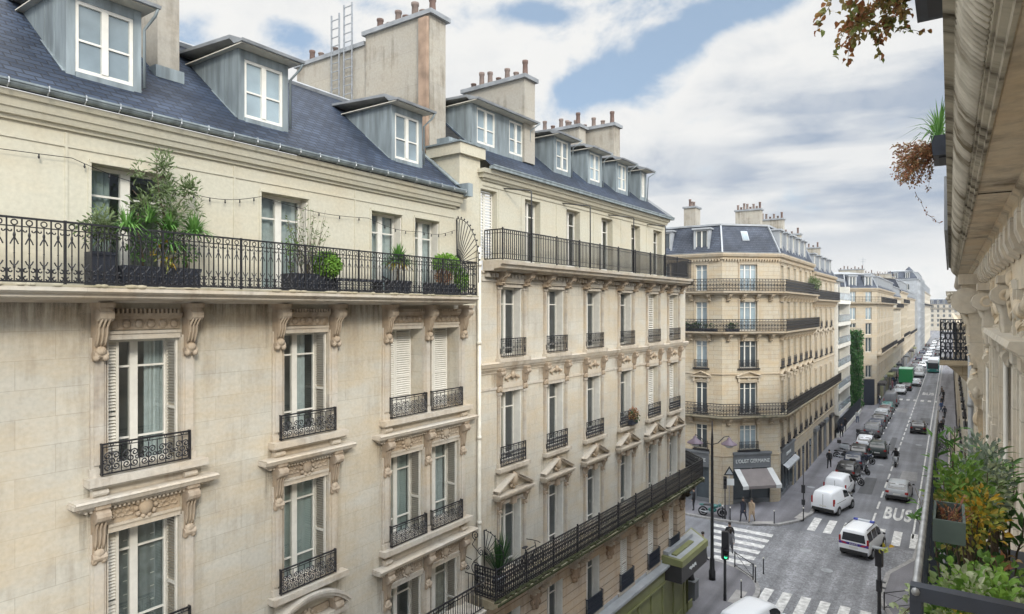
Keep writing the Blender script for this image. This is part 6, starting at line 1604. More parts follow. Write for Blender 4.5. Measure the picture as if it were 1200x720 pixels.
# bus
bu = tag(empty('city_bus', (-3.45, 196, -.02), PI), 'white and teal city bus coming towards the camera in the right lane', 'bus')
mb = MB(); mb.prismx([(-1.2,.35),(1.2,.35),(1.26,.9),(1.24,2.6),(1.1,2.95),(-1.1,2.95),(-1.24,2.6),(-1.26,.9)], -6, 5.8); bb_ = part('body', mb, plain('bus_teal', (.04,.22,.20), .35), bu)
mb = MB(); mb.prismx([(-1.12,2.96),(1.12,2.96),(1.05,3.25),(-1.05,3.25)], -5.9, 5.85); mb.box(-1.1,1.1,5.75,5.86,2.55,3.0); part('roof', mb, P['white'], bu)
mb = MB(); mb.box(-1.12,1.12,5.78,5.83,1.1,2.5); part('windscreen', mb, M['carglass'], bu)
for s in (-1,1): 
    mb = MB(); mb.box(s*1.262,s*1.2,-5.6,5.4,1.35,2.35); part('side_window', mb, M['carglass'], bu)
    mb = MB(); mb.box(s*.75,s*1.1,5.79,5.85,.7,.92); part('headlight', mb, M['head'], bu)
    for y in (-3.6, 3.6): mb = MB(); mb.disc_x((y,.48),.48,s*.95,s*1.22,14); part('wheel', mb, M['tyre'], bu)
# motorcycles and scooters
def bike_tree(name, scooter=False):
    root = empty(name)
    for y in (-.68, .70):
        mb = MB(); r = .24 if scooter else .31; n = 16
        ring = [(0, y+r*math.cos(2*PI*k/n), r+.03+r*math.sin(2*PI*k/n)) for k in range(n)]
        mb.tube(ring, .06, 6, True); mb.disc_x((y, r+.03), r*.62, -.02, .02, 10); part('wheel', mb, M['tyre'], root)
    mb = MB()
    if scooter:
        mb.prismx([(-.16,.30),(.16,.30),(.19,.62),(.15,.78),(-.15,.78),(-.19,.62)], -.95, -.12); mb.box(-.17,.17,-.15,.42,.26,.34)
        mb.add([(-.2,.42,.3),(.2,.42,.3),(.17,.62,1.0),(-.17,.62,1.0),(-.16,.52,.3),(.16,.52,.3),(.12,.70,1.0),(-.12,.70,1.0)], [(0,3,2,1),(4,5,6,7),(0,4,7,3),(1,2,6,5),(3,7,6,2)])
    else:
        mb.ball((0,.18,.78),(.17,.30,.15),10,7); mb.ball((0,0,.48),(.17,.34,.2),8,6); mb.ball((0,-.72,.82),(.10,.28,.09),8,5); mb.ball((0,.55,.88),(.14,.12,.16),8,6)
    part('bodywork', mb, P['black'], root)
    mb = MB(); mb.ball((0,-.38,.84),(.15,.42,.07),8,5); part('seat', mb, M['blackplastic'], root)
    mb = MB()
    mb.tube([(-.36,.42,1.05),(-.12,.52,1.02),(.12,.52,1.02),(.36,.42,1.05)], .022, 5)
    for s in (-1,1): mb.tube([(s*.09,.55,1.0),(s*.09,.70,.3)], .025, 5); mb.tube([(s*.1,-.2,.45),(s*.09,-.68,.32)], .025, 5); mb.tube([(s*.3,.45,1.05),(s*.36,.48,1.2)], .012, 4); mb.ball((s*.38,.48,1.22),(.07,.02,.045),6,4)
    mb.tube([(.15,.1,.3),(.17,-.5,.32),(.19,-.95,.42)], .05, 6)
    part('handlebar', mb, M['steel'], root)
    mb = MB(); mb.ball((0,.78 if not scooter else .70,.86),(.09,.05,.09),7,5); part('headlight', mb, M['head'], root)
    if scooter:
        mb = MB(); mb.box(-.2,.2,-1.2,-.82,.85,1.2); part('top_box', mb, M['blackplastic'], root)
    return root
moto = bike_tree('parked_motorcycle'); scoot = bike_tree('motor_scooter', True)
bikes = [(-7.25,66.0,30,'black',0),(-7.1,70.6,25,'black',1),(-7.2,75.6,30,'darkblue',0),(-9.3,76.2,60,'black',0),(-9.3,80.6,60,'palegrey',1),(-8.3,87.5,62,'black',0),(-8.3,89.0,60,'black',1),(-8.6,90.4,65,'darkblue',0)]
um = us = False
GB = 'motorcycles parked along the left kerb'
names = {'black':'black','darkblue':'dark blue','white':'white','palegrey':'pale grey'}
for i, (x, y, rz, c, s) in enumerate(bikes):
    if s: r = scoot if not us else copy_tree(scoot); us = True
    else: r = moto if not um else copy_tree(moto); um = True
    r.location = (x, y, -.02); r.rotation_euler = (0,0,R(rz-150)); recolor(r, 'bodywork', 0, P[c])
    where = ' at the lane edge beside the dark parked cars' if x > -8 else ' behind the dark parked cars' if y < 82 else ' in the short row before the tight line of cars'
    tag(r, names[c] + (' scooter with top box parked' if s else ' motorcycle parked') + where, 'scooter' if s else 'motorcycle', GB)
r = copy_tree(moto); r.location = (-15.0, 49.1, .13); r.rotation_euler = (0,0,R(-75)); recolor(r, 'bodywork', 0, P['teal']); tag(r, 'motorcycle with pale fairing parked at the side street kerb behind the tall lamp post', 'motorcycle'); r.name = 'fairing_motorcycle'
SC = copy_tree(scoot); SC.location = (-4.55, 76.0, -.02); SC.rotation_euler = (0,0,PI); recolor(SC, 'bodywork', 0, P['white']); SC.name = 'ridden_scooter'; tag(SC, 'white scooter ridden along the centre line towards the camera', 'scooter')
for b in (r, SC):
    if 'group' in b: del b['group']
# bicycle
def bicycle(name, loc, rz, label, group=None):
    root = tag(empty(name, loc, rz), label, 'bicycle', group)
    for y in (-.52, .52):
        mb = MB(); n = 20; mb.tube([(0, y+.33*math.cos(2*PI*k/n), .34+.33*math.sin(2*PI*k/n)) for k in range(n)], .018, 5, True)
        for k in range(8): mb.bar((0,y,.34),(0,y+.33*math.cos(PI*k/4),.34+.33*math.sin(PI*k/4)),.005)
        part('wheel', mb, M['tyre'], root)
    mb = MB()
    for a, b in (((0,-.52,.34),(0,-.08,.32)),((0,-.08,.32),(0,-.22,.84)),((0,-.22,.78),(0,.36,.78)),((0,-.08,.32),(0,.38,.66)),((0,-.52,.34),(0,-.2,.74)),((0,.52,.34),(0,.34,.92))): mb.tube([a,b], .018, 5)
    part('frame', mb, M['iron'], root)
    mb = MB(); mb.tube([(-.28,.24,.98),(-.12,.34,.96),(.12,.34,.96),(.28,.24,.98)], .014, 5); part('handlebar', mb, M['iron'], root)
    mb = MB(); mb.ball((0,-.24,.90),(.08,.15,.035),8,5); part('saddle', mb, M['iron'], root)
    return root
# ================================================================== people: one skinned body each
def body_mesh(name, J, edges, mats, zones):
    """J: name -> (pos, radius); zones(z, x) -> material index"""
    names = list(J); idx = {n: i for i, n in enumerate(names)}
    me = bpy.data.meshes.new(name); me.from_pydata([J[n][0] for n in names], [(idx[a], idx[b]) for a, b in edges], [])
    o = bpy.data.objects.new(name, me); COL.objects.link(o)
    o.modifiers.new('s', 'SKIN')
    if not me.skin_vertices: me.skin_vertices.new(name='')
    for n in names:
        sv = me.skin_vertices[0].data[idx[n]]; r = J[n][1]; sv.radius = (r, r) if not isinstance(r, tuple) else r
    me.skin_vertices[0].data[idx['pelvis']].use_root = True
    o.modifiers.new('u', 'SUBSURF').levels = 1
    dg = bpy.context.evaluated_depsgraph_get(); out = bpy.data.meshes.new_from_object(o.evaluated_get(dg))
    bpy.data.objects.remove(o); bpy.data.meshes.remove(me)
    out.materials.clear()
    for m in mats: out.materials.append(m)
    for p in out.polygons: p.use_smooth = True; p.material_index = zones(p.center)
    out.name = name
    return out
def pose(kind):
    if kind == 'walk': st, ar, kn = .26, .20, .10
    elif kind == 'stand': st, ar, kn = .04, .04, 0
    else: st, ar, kn = .16, .12, .06
    J = {'pelvis':((0,0,.94),(.15,.11)),'waist':((0,.01,1.10),(.14,.10)),'chest':((0,.01,1.30),(.17,.12)),'neck':((0,.02,1.48),.06),'head0':((0,.03,1.58),.085),'head1':((0,.035,1.68),.088)}
    E = [('pelvis','waist'),('waist','chest'),('chest','neck'),('neck','head0'),('head0','head1')]
    for s, nm in ((-1,'l'),(1,'r')):
        f = s*st
        J.update({nm+'hip':((s*.09,0,.88),.095), nm+'knee':((s*.10,f*.55+.04,.49),.068), nm+'ankle':((s*.10,f-(kn if s < 0 else 0),.09),.045), nm+'toe':((s*.11,f+.14-(kn if s < 0 else 0),.04),.038),
                  nm+'sh':((s*.185,.01,1.40),.07), nm+'elb':((s*.235,-f*.5*ar/.2,1.14),.052), nm+'wrist':((s*.23,-f*ar/.2*.8+.06,.90),.036), nm+'hand':((s*.225,-f*ar/.2*.9+.08,.82),.034)})
        E += [('pelvis',nm+'hip'),(nm+'hip',nm+'knee'),(nm+'knee',nm+'ankle'),(nm+'ankle',nm+'toe'),('chest',nm+'sh'),(nm+'sh',nm+'elb'),(nm+'elb',nm+'wrist'),(nm+'wrist',nm+'hand')]
    return J, E
def pose_ride():
    J = {'pelvis':((0,-.32,.98),(.16,.13)),'waist':((0,-.26,1.15),(.15,.12)),'chest':((0,-.14,1.38),(.18,.13)),'neck':((0,-.08,1.54),.06),'head0':((0,-.05,1.64),.085),'head1':((0,-.04,1.74),.088)}
    E = [('pelvis','waist'),('waist','chest'),('chest','neck'),('neck','head0'),('head0','head1')]
    for s, nm in ((-1,'l'),(1,'r')):
        J.update({nm+'hip':((s*.11,-.28,.92),.1), nm+'knee':((s*.22,.16,.80),.07), nm+'ankle':((s*.17,.12,.42),.045), nm+'toe':((s*.18,.28,.38),.04),
                  nm+'sh':((s*.2,-.12,1.46),.07), nm+'elb':((s*.32,.08,1.22),.052), nm+'wrist':((s*.34,.34,1.10),.036), nm+'hand':((s*.33,.42,1.08),.036)})
        E += [('pelvis',nm+'hip'),(nm+'hip',nm+'knee'),(nm+'knee',nm+'ankle'),(nm+'ankle',nm+'toe'),('chest',nm+'sh'),(nm+'sh',nm+'elb'),(nm+'elb',nm+'wrist'),(nm+'wrist',nm+'hand')]
    return J, E
def zones(c):
    z, x = c.z, abs(c.x)
    if z < .11: return 3
    if z > 1.50: return 0
    if x > .19 and z < .90 and z > .74: return 0
    return 1 if z > .93 or (x > .17 and z > .8) else 2
def zones_ride(c):
    if c.z > 1.57: return 0
    if c.y > .36 and c.z > 1: return 0
    if c.z < .46: return 3
    return 1 if c.z > 1.02 else 2
CL = {k: plain(k+'_cloth', c, .85, var=.12, scale=9) for k, c in dict(black=(.014,.014,.016), navy=(.02,.024,.04), grey=(.14,.14,.15), beige=(.34,.26,.18), denim=(.06,.085,.14), green=(.045,.055,.035), pink=(.42,.16,.20), white=(.55,.55,.53), brown=(.10,.06,.04), blue=(.05,.10,.25), red=(.3,.04,.05)).items()}
BODY = {}
for k in ('walk', 'stand', 'step'):
    J, E_s = pose(k); BODY[k] = body_mesh('body_'+k, J, E_s, [M['skin'], CL['black'], CL['navy'], CL['black']], zones)
J, E_s = pose_ride(); BODY['ride'] = body_mesh('body_ride', J, E_s, [M['skin'], CL['black'], CL['navy'], CL['black']], zones_ride)
def hair(m):
    m.ball((0,.015,1.70),(.098,.108,.098),10,7)
def hairl(m): m.ball((0,.0,1.68),(.105,.112,.11),10,7); m.ball((0,-.06,1.56),(.09,.06,.13),8,6)
def coat(m, z0=.62):
    n = 12; vs = []
    for z, rx, ry in ((1.40,.20,.14),(1.1,.185,.15),(.9,.20,.165),(z0,.235,.20)):
        vs += [(rx*math.cos(2*PI*k/n), .01+ry*math.sin(2*PI*k/n), z) for k in range(n)]
    m.smooth = True; m.add(vs, [(i*n+k, i*n+(k+1)%n, (i+1)*n+(k+1)%n, (i+1)*n+k) for i in range(3) for k in range(n)])
def person(x, y, rz, kind, top, trou, label, z=.13, long_coat=None, hairkind=0, bag=None, group=None, h=1.0):
    p = bpy.data.objects.new('person', BODY[kind]); COL.objects.link(p); p.location = (x, y, z); p.rotation_euler = (0,0,R(rz)); p.scale = (h,h,h)
    tag(p, label, 'person', group)
    for i, m in ((1, CL[top]), (2, CL[trou])): p.material_slots[i].link = 'OBJECT'; p.material_slots[i].material = m
    if kind == 'ride':
        o = inst('helmet', 'helmet', lambda m: m.ball((0,-.03,1.72),(.125,.145,.13),10,8), M['blackplastic'], p)
    else: inst('hair', ('hair', hairkind), hairl if hairkind else hair, M['hair'], p)
    if long_coat:
        o = inst('coat', 'coat', coat, CL['black'], p); o.material_slots[0].link = 'OBJECT'; o.material_slots[0].material = CL[long_coat]
    if bag:
        mb = MB(); mb.ball((0,-.2,1.24),(.15,.10,.22),8,6); part('backpack', mb, CL[bag], p)
    return p
person(-12.75, 49.3, 170, 'walk', 'black', 'navy', 'person in dark coat waiting at the crossing beside the one in beige', long_coat='navy')
person(-12.15, 49.35, 175, 'walk', 'beige', 'beige', 'person in long beige coat stepping to the side street crossing', long_coat='beige', hairkind=1)
person(-9.9, 70.4, 0, 'walk', 'black', 'black', 'person in black walking away on the left pavement beside the white vans', h=1.04)
person(-12.05, 43.2, 20, 'walk', 'black', 'denim', 'person with dark backpack walking over the striped side street crossing', z=-.02, bag='black', h=1.05)
person(-11.75, 42.3, 10, 'walk', 'grey', 'grey', 'person in grey following the backpack wearer onto the crossing', z=-.02, hairkind=1)
person(-12.9, 40.2, -60, 'walk', 'green', 'black', 'person in dark green passing the round-topped urn by the olive shop', bag='green')
person(-16.6, 49.6, 90, 'stand', 'black', 'black', 'person in black standing by the grey shopfront on the side street')
person(-11.2, 92.6, 180, 'stand', 'black', 'black', 'person in black standing by the dark fence on the left pavement', h=1.05)
person(-11.0, 88.0, 0, 'walk', 'navy', 'black', 'person in navy walking beside the dark fence')
person(-10.6, 100.5, 0, 'step', 'white', 'denim', 'person in a white top near the foot of the ivy wall')
person(-9.6, 122.0, 30, 'walk', 'black', 'denim', 'person in black at the kerb by the dark street door', bag='white')
GPp = 'people gathered on the far left pavement'
for i, (x, y, t, tr_) in enumerate([(-9.6,150,'pink','white'),(-9.3,153,'navy','denim'),(-9.8,156,'blue','black'),(-9.4,159,'black','black'),(-9.2,163,'pink','denim'),(-9.7,165,'black','navy'),(-9.3,171,'black','black'),(-9.5,177,'red','black'),(-9.4,147,'pink','pink'),(-9.6,184,'navy','black'),(-9.2,139.5,'grey','black')]):
    person(x, y, random.uniform(0,360), ('walk','step','stand')[i%3], t, tr_, f'person in {t} top and {tr_} trousers among the far left pavement crowd', hairkind=i%2, group=GPp)
GPr = 'people on the right pavement'
for i, (x, y, t, tr_) in enumerate([(-1.2,96,'black','black'),(-.9,97.2,'black','navy'),(-.7,101,'grey','black'),(-1.1,118,'blue','denim'),(-1.0,124,'black','denim'),(-.9,134,'black','black'),(-1.2,140,'brown','black'),(-.6,112,'navy','black')]):
    person(x, y, random.uniform(0,360), ('walk','step','stand')[i%3], t, tr_, f'person in {t} top and {tr_} trousers on the right pavement', hairkind=i%2, group=GPr)
person(-4.55, 76.0, 180, 'ride', 'black', 'black', 'helmeted rider in black sitting on the white scooter', z=-.02)
# ================================================================== street furniture
def bollard(x, y, label, h=1.0, white=True):
    r = tag(empty('bollard', (x, y, KH)), label, 'bollard', 'black bollards on the pavement corners')
    inst('post', ('blp', h), lambda m: m.lathe([(.055,0),(.05,.08),(.035,.1),(.032,h-.12),(.04,h-.1)], n=8), M['iron'], r)
    inst('cap', ('blc', h, white), lambda m: m.ball((0,0,h-.05),(.05,.05,.06),8,6), M['white'] if white else M['iron'], r)
for x, y, l in [(-9.45,36.1,'black bollard on the near corner, closest to the white van roof'),(-9.3,38.6,'black bollard where the near kerb curves, by the dark chain rail'),(-10.7,49.95,'white-capped bollard to the right of the couple at the crossing'),(-13.6,48.9,'white-capped bollard behind the tall lamp post'),(-14.2,49.0,'bollard left of the white-capped one behind the lamp post'),
    (-9.05,51.9,'bollard beside the sign post at the far corner kerb'),(-9.2,40.1,'low bollard in front of the curved near kerb, alone')]:
    bollard(x, y, l)
# tall two-armed lamp post
LP = tag(empty('street_lamp', (-11.5, 37.6, KH)), 'tall black lamp post with two hanging lanterns at the near corner', 'lamp post')
mb = MB(); mb.lathe([(.2,0),(.2,.5),(.15,.6),(.14,1.2),(.105,1.3),(.075,8.2),(.05,8.6),(.025,9.3)], n=10); part('post', mb, M['iron'], LP)
def lpt(dx, z): a = TH; return (dx*math.cos(a), dx*math.sin(a), z)
for s, zz in ((-1, 8.45), (1, 8.35)):
    mb = MB(); mb.tube([lpt(0,7.9), lpt(s*.35,8.0), lpt(s*.7,8.35), lpt(s*.98,zz+.05), lpt(s*1.0,zz-.05)], .028, 6); am = part('arm', mb, M['iron'], LP)
    c = lpt(s*1.0, zz-.55)
    mb = MB(); mb.lathe([(.06,.52),(.10,.46),(.14,.36),(.46,.14),(.47,.10),(.40,.11)], c, 12); part('lantern_hood', mb, plain('mauve_grey_hood', (.16,.12,.15), .5) if 'mauve_grey_hood' not in bpy.data.materials else bpy.data.materials['mauve_grey_hood'], am)
    mb = MB(); mb.ball((c[0],c[1],c[2]+.06),(.26,.26,.16),10,6); part('lantern_glass', mb, M['head'], am)
# traffic lights
def heads(p, z, n=3, facing=0., green=None, w=.26):
    a = facing; M0 = Matrix.Translation((0,0,z)) @ Matrix.Rotation(a, 4, 'Z')
    mb = MB(); mb.M = M0; mb.box(-w/2, w/2, -.12, .12, 0, .30*n); 
    for i in range(n): mb.add([(-.1,-.12,.30*i+.24),(.1,-.12,.30*i+.24),(.1,-.30,.30*i+.22),(-.1,-.30,.30*i+.22),(-.1,-.12,.30*i+.26),(.1,-.12,.30*i+.26),(.1,-.30,.30*i+.24),(-.1,-.30,.30*i+.24)], [(0,1,2,3),(7,6,5,4),(3,2,6,7)])
    h = part('signal_head', mb, M['iron'], p)
    for i in range(n):
        mb = MB(); mb.M = M0; mb.disc_y((0,.30*i+.14), .085, -.128, -.12, 12); part('lens', mb, green if (green and i == 0) else M['blackplastic'], h)
gm = plain('green_lamp', (.02,.25,.10), .3); nb = gm.node_tree.nodes['Principled BSDF']; nb.inputs['Emission Color'].default_value = (.05,.9,.35,1); nb.inputs['Emission Strength'].default_value = 1.2
T1 = tag(empty('traffic_light', (-10.1, 35.3, KH)), 'traffic light showing green on the near left corner', 'traffic light')
mb = MB(); mb.lathe([(.09,0),(.09,.3),(.08,.35),(.075,3.0)], n=8); part('post', mb, M['iron'], T1); heads(T1, 2.85, 3, R(200), None, .36); heads(T1, 2.25, 2, R(35), gm, .34)
T2 = tag(empty('traffic_light', (-3.0, 37.9, KH)), 'dark traffic light in front of the balcony rail at the right corner', 'traffic light')
mb = MB(); mb.lathe([(.10,0),(.10,.3),(.09,.35),(.085,3.1)], n=8); part('post', mb, M['iron'], T2); heads(T2, 2.6, 3, R(165), None, .32); heads(T2, 1.3, 2, R(80), None, .2)
mb = MB(); mb.box(-.3,.3,-.16,.16,3.5,3.56); part('hood', mb, M['zincdark'], T2)
T3 = tag(empty('traffic_light', (-14.0, 48.95, KH)), 'slim traffic light standing before the stone pier of the corner shop', 'traffic light')
mb = MB(); mb.lathe([(.07,0),(.05,.3),(.045,2.6)], n=8); part('post', mb, M['iron'], T3); heads(T3, 2.3, 3, R(20), None, .24)
SG = tag(empty('sign_post', (-9.1, 52.2, KH)), 'thin dark sign post with small signal box at the far corner', 'sign post')
mb = MB(); mb.lathe([(.05,0),(.04,.2),(.04,3.9)], n=8); part('post', mb, M['iron'], SG)
mb = MB(); mb.box(-.13,.13,-.1,.1,2.0,2.6); mb.box(-.12,.12,-.1,.1,1.1,1.5); part('signal_box', mb, M['iron'], SG)
RS = tag(empty('road_sign', (-13.75, 49.15, KH)), 'triangular warning sign above a pale plate on the corner', 'road sign')
mb = MB(); mb.lathe([(.03,0),(.03,3.9)], n=6); part('post', mb, M['steel'], RS)
Ms = Matrix.Rotation(R(30), 4, 'Z')
mb = MB(); mb.M = Ms; mb.prismx([(-.42,3.3),(.42,3.3),(0,4.0)], -.06, -.04); tp = part('sign_panel', mb, M['iron'], RS)
mb = MB(); mb.M = Ms; mb.prismx([(-.26,3.39),(.26,3.39),(0,3.82)], -.07, -.061); part('sign_face', mb, M['zincpale'], tp)
mb = MB(); mb.M = Ms; mb.box(-.35,.35,-.06,-.04,2.55,3.05); part('plate', mb, M['lettering'], RS)
# urn on a plinth by the olive shop
UR = tag(empty('urn_planter', (-11.75, 34.6, KH)), 'grey plinth with dark figure and pale round top by the olive shop wall', 'urn')
mb = MB(); mb.box(-.33,.33,-.33,.33,0,.95); mb.box(-.36,.36,-.36,.36,.95,1.0); part('plinth', mb, M['shopgrey'], UR)
mb = MB(); mb.lathe([(.22,1.0),(.18,1.1),(.14,1.4),(.2,1.8),(.24,2.0),(.16,2.2)], n=12); part('urn', mb, M['iron'], UR)
mb = MB(); mb.ball((0,0,2.36),(.24,.24,.2),10,7); part('topiary_ball', mb, M['zincpale'], UR)
# barrier rails at the corners
def barrier(name, a, b, label, h=.95):
    a = Vector((a[0],a[1],0)); b = Vector((b[0],b[1],0)); r = tag(empty(name, (a.x,a.y,KH)), label, 'barrier'); d = b-a; up = Vector((0,0,1)); n = max(1, int(d.length/1.1))
    mb = MB()
    for i in range(n+1): mb.bar(d*i/n, d*i/n+up*h, .06)
    part('post', mb, M['iron'], r)
    mb = MB(); mb.bar(up*(h-.05), d+up*(h-.05), .035); mb.bar(up*.12, d+up*.12, .03)
    for i in range(n): mb.bar(d*i/n+up*.12, d*(i+1)/n+up*(h-.05), .02); mb.bar(d*i/n+up*(h-.05), d*(i+1)/n+up*.12, .02)
    part('rails', mb, M['iron'], r)
barrier('pedestrian_barrier', (-2.85,38.9), (-1.4,40.4), 'black cross-braced barrier on the right corner beside the dark traffic light')
barrier('pedestrian_barrier', (-10.9,40.2), (-9.5,38.9), 'black cross-braced barrier along the curved near kerb')
# kiosk/dark fence along the modern block
FN = tag(empty('street_fence', (-11.35, 87.5, .1)), 'dark metal fence on a low white wall before the modern block', 'fence')
mb = MB(); mb.box(-.15,.15,0,24,0,.6); part('low_wall', mb, M['white'], FN)
mb = MB(); mb.box(-.04,.04,0,24,.6,2.1)
for i in range(80): mb.box(.04,.08,.3*i,.3*i+.12,.62,2.25)
part('fence_panel', mb, M['iron2'], FN)
# bikes on the right pavement
GBk = 'bicycles in the rack on the right pavement'
for i, (x, y) in enumerate([(-.5,84),(-.4,85),(-.6,86),(-.5,87.2),(-.4,88.2),(-.5,89.4)]): bicycle('parked_bicycle', (x, y, KH), R(80+7*(i%3)), 'black bicycle in the rack on the right pavement', GBk)
# ================================================================== hedge tree / small trees on the far pavement are only crowns at this size
# ================================================================== plants
LV = {'olive': leafmat('olive_leaves', [(.08,.13,.045),(.15,.21,.085),(.22,.27,.15),(.11,.16,.06)]),
 'green': leafmat('green_leaves', [(.08,.17,.035),(.14,.26,.05),(.22,.34,.08)]),
 'lime': leafmat('lime_leaves', [(0.155,0.310,0.046),(0.248,0.419,0.078),(0.124,0.248,0.046)]),
 'dark': leafmat('dark_leaves', [(0.028,0.070,0.025),(0.054,0.116,0.039),(0.093,0.155,0.062)]),
 'autumn': leafmat('autumn_leaves', [(.16,.21,.05),(.24,.26,.06),(.30,.27,.07),(.13,.18,.045),(.20,.24,.055)]),
 'vine': leafmat('vine_leaves', [(.20,.25,.07),(.34,.26,.08),(.42,.20,.08),(.30,.12,.06),(.16,.22,.06),(.40,.28,.14)]),
 'rust': leafmat('rust_leaves', [(.34,.15,.08),(.42,.20,.10),(.24,.10,.06),(.36,.25,.12),(.20,.16,.07)]),
 'yellow': leafmat('yellow_leaves', [(0.496,0.372,0.046),(0.500,0.279,0.031),(0.248,0.295,0.062),(0.403,0.434,0.093)]),
 'blade': leafmat('blade_leaves', [(0.093,0.217,0.046),(0.155,0.310,0.078),(0.062,0.155,0.039)]),
 'grey': leafmat('grey_leaves', [(0.202,0.264,0.202),(0.310,0.372,0.295),(0.139,0.202,0.139)]),
 'pale': leafmat('pale_leaves', [(.36,.44,.22),(.46,.50,.34),(.22,.32,.12)])}
def rv(s=1.): return Vector((random.gauss(0,s), random.gauss(0,s), random.gauss(0,s)))
def clump(mb, c, r, n, L, W, up=.3, shell=.5):
    """leaf clump filling an ellipsoid"""
    c = Vector(c)
    for i in range(n):
        d = rv(); d.normalize(); k = shell + (1-shell)*random.random()
        p = c + Vector((d.x*r[0], d.y*r[1], d.z*r[2]))*k
        mb.leaf(p, d*.8 + rv(.4) + Vector((0,0,up)), L*random.uniform(.8,1.35), W*random.uniform(.9,1.5))
def twig(mb, a, b, r, n=5, wob=.06):
    a = Vector(a); b = Vector(b)
    mb.tube([a+(b-a)*i/n + (rv(wob)*(b-a).length*.3 if 0 < i < n else Vector()) for i in range(n+1)], [r*(1-.7*i/n) for i in range(n+1)], 5)
def spray(mb, ml, a, b, n, L, W, r=.006, side=.8):
    """twig with leaves along it"""
    a = Vector(a); b = Vector(b); d = (b-a).normalized(); twig(mb, a, b, r)
    for i in range(n):
        t = random.uniform(.15, 1.0); p = a+(b-a)*t + rv(.01)
        ml.leaf(p, d*.5 + rv(side), L*random.uniform(.7,1.2), W*random.uniform(.7,1.2))
def blades(mb, c, n, L, W, spread=1., droop=.3, lo=.1):
    c = Vector(c)
    for i in range(n):
        a = random.uniform(0, 2*PI); t = random.uniform(lo, 1)*spread
        d = Vector((math.cos(a)*t, math.sin(a)*t, 1-t*.5)).normalized(); LL = L*random.uniform(.7,1.1); u = d.cross(Vector((0,0,1)));
        if u.length < 1e-3: u = Vector((1,0,0))
        u.normalize(); u *= W/2; p1 = c+d*LL*.5; p2 = c+d*LL - Vector((0,0,droop*LL*t))
        mb.add([c-u*.5, c+u*.5, p1+u, p2, p1-u], [(0,1,2,4),(4,2,3)])
def trough(root, x0, x1, y0, y1, z0, z1, mat='planter', soil=True):
    mb = MB(); t = .02
    mb.box(x0,x1,y0,y0+t,z0,z1); mb.box(x0,x1,y1-t,y1,z0,z1); mb.box(x0,x0+t,y0+t,y1-t,z0,z1); mb.box(x1-t,x1,y0+t,y1-t,z0,z1); mb.box(x0+t,x1-t,y0+t,y1-t,z0,z0+t)
    mb.box(x0-.015,x1+.015,y0-.015,y0+t*.5,z1-.05,z1+.004); mb.box(x0+.05,x1-.05,y0-.008,y0,z0+.06,z0+.09)
    p = part('planter', mb, M[mat], root)
    mb = MB(); mb.quad((x0+t,y0+t,z1-.05),(x1-t,y0+t,z1-.05),(x1-t,y1-t,z1-.05),(x0+t,y1-t,z1-.05)); part('soil', mb, M['soil'], p)
    return p
FZ = 16.345
def on_a(x, out, z=FZ): return (XA+out, x, z)     # world position on house A's balcony: out metres in front of the wall
# planting 1: dark trough with an olive tree, palm and reeds (local x along the balcony, y towards the house)
p1 = tag(empty('planted_trough', on_a(5.75, .45), PI/2), 'large dark trough with tall bushy olive and palm tufts on the top balcony', 'plants')
trough(p1, -.62, .72, -.2, .18, 0, .38)
mb = MB(); twig(mb, (.12,0,.4), (.18,.05,1.5), .03); twig(mb, (.16,.03,1.1), (.62,.0,1.9), .016); twig(mb, (.17,.03,1.2), (.08,.1,2.35), .016); twig(mb, (.15,.02,1.0), (-.35,.05,1.7), .014); twig(mb, (-.2,0,.4), (-.28,.0,1.3), .02); twig(mb,(.55,0,.4),(.5,0,.95),.05)
part('stem', mb, M['bark'], p1)
mb = MB()
for c, r, n in (((.17,.05,2.2),(.19,.2,.36),260),((.22,.05,1.75),(.30,.26,.32),420),((.60,.0,1.85),(.22,.2,.26),230),((-.15,.05,1.45),(.30,.24,.32),260),((.32,0,1.35),(.32,.26,.28),330),((.75,.0,1.5),(.16,.16,.2),60),((-.30,.0,2.0),(.14,.14,.2),50)):
    clump(mb, c, r, int(n*.8), .10, .022, .4, .0)
part('olive_foliage', mb, LV['olive'], p1)
mb = MB(); blades(mb, (.15,-.08,.75), 80, .5, .035, 1.3, .5); blades(mb, (.66,-.08,1.0), 120, .52, .036, 1.45, .35); blades(mb, (-.5,-.08,.95), 80, .55, .026, 1.2, .5); blades(mb,(.22,-.08,1.05),90,.5,.035,1.3,.4); blades(mb,(-.12,-.05,1.15),60,.45,.03,1.3,.5); clump(mb,(-.15,0,.7),(.3,.15,.25),140,.07,.03); clump(mb,(.4,-.05,.65),(.35,.15,.18),160,.08,.03)
part('palm_tufts', mb, LV['blade'], p1)
mb = MB(); blades(mb, (.12,-.27,.40), 30, .25, .016, 1.4, .9); clump(mb,(.05,-.2,.62),(.16,.1,.2),40,.09,.03); part('straw_grass', mb, LV['yellow'], p1)
p1b = tag(empty('tall_planter', on_a(4.85, .50), PI/2), 'tall dark trellis planter with leafy climber left of the olive on the top balcony', 'plants')
trough(p1b, -.17, .17, -.14, .16, 0, .58)
mb = MB(); 
for i in range(5): mb.bar((-.16+.08*i,.14,.55),(-.16+.08*i,.14,1.05),.016)
part('trellis', mb, M['planter'], p1b)
mb = MB(); clump(mb, (.02,-.02,1.0), (.26,.2,.34), 330, .10, .026, .3, .1); clump(mb, (-.15,-.05,.98), (.28,.16,.12), 80, .085, .025, .1, .2); part('foliage', mb, LV['olive'], p1b)
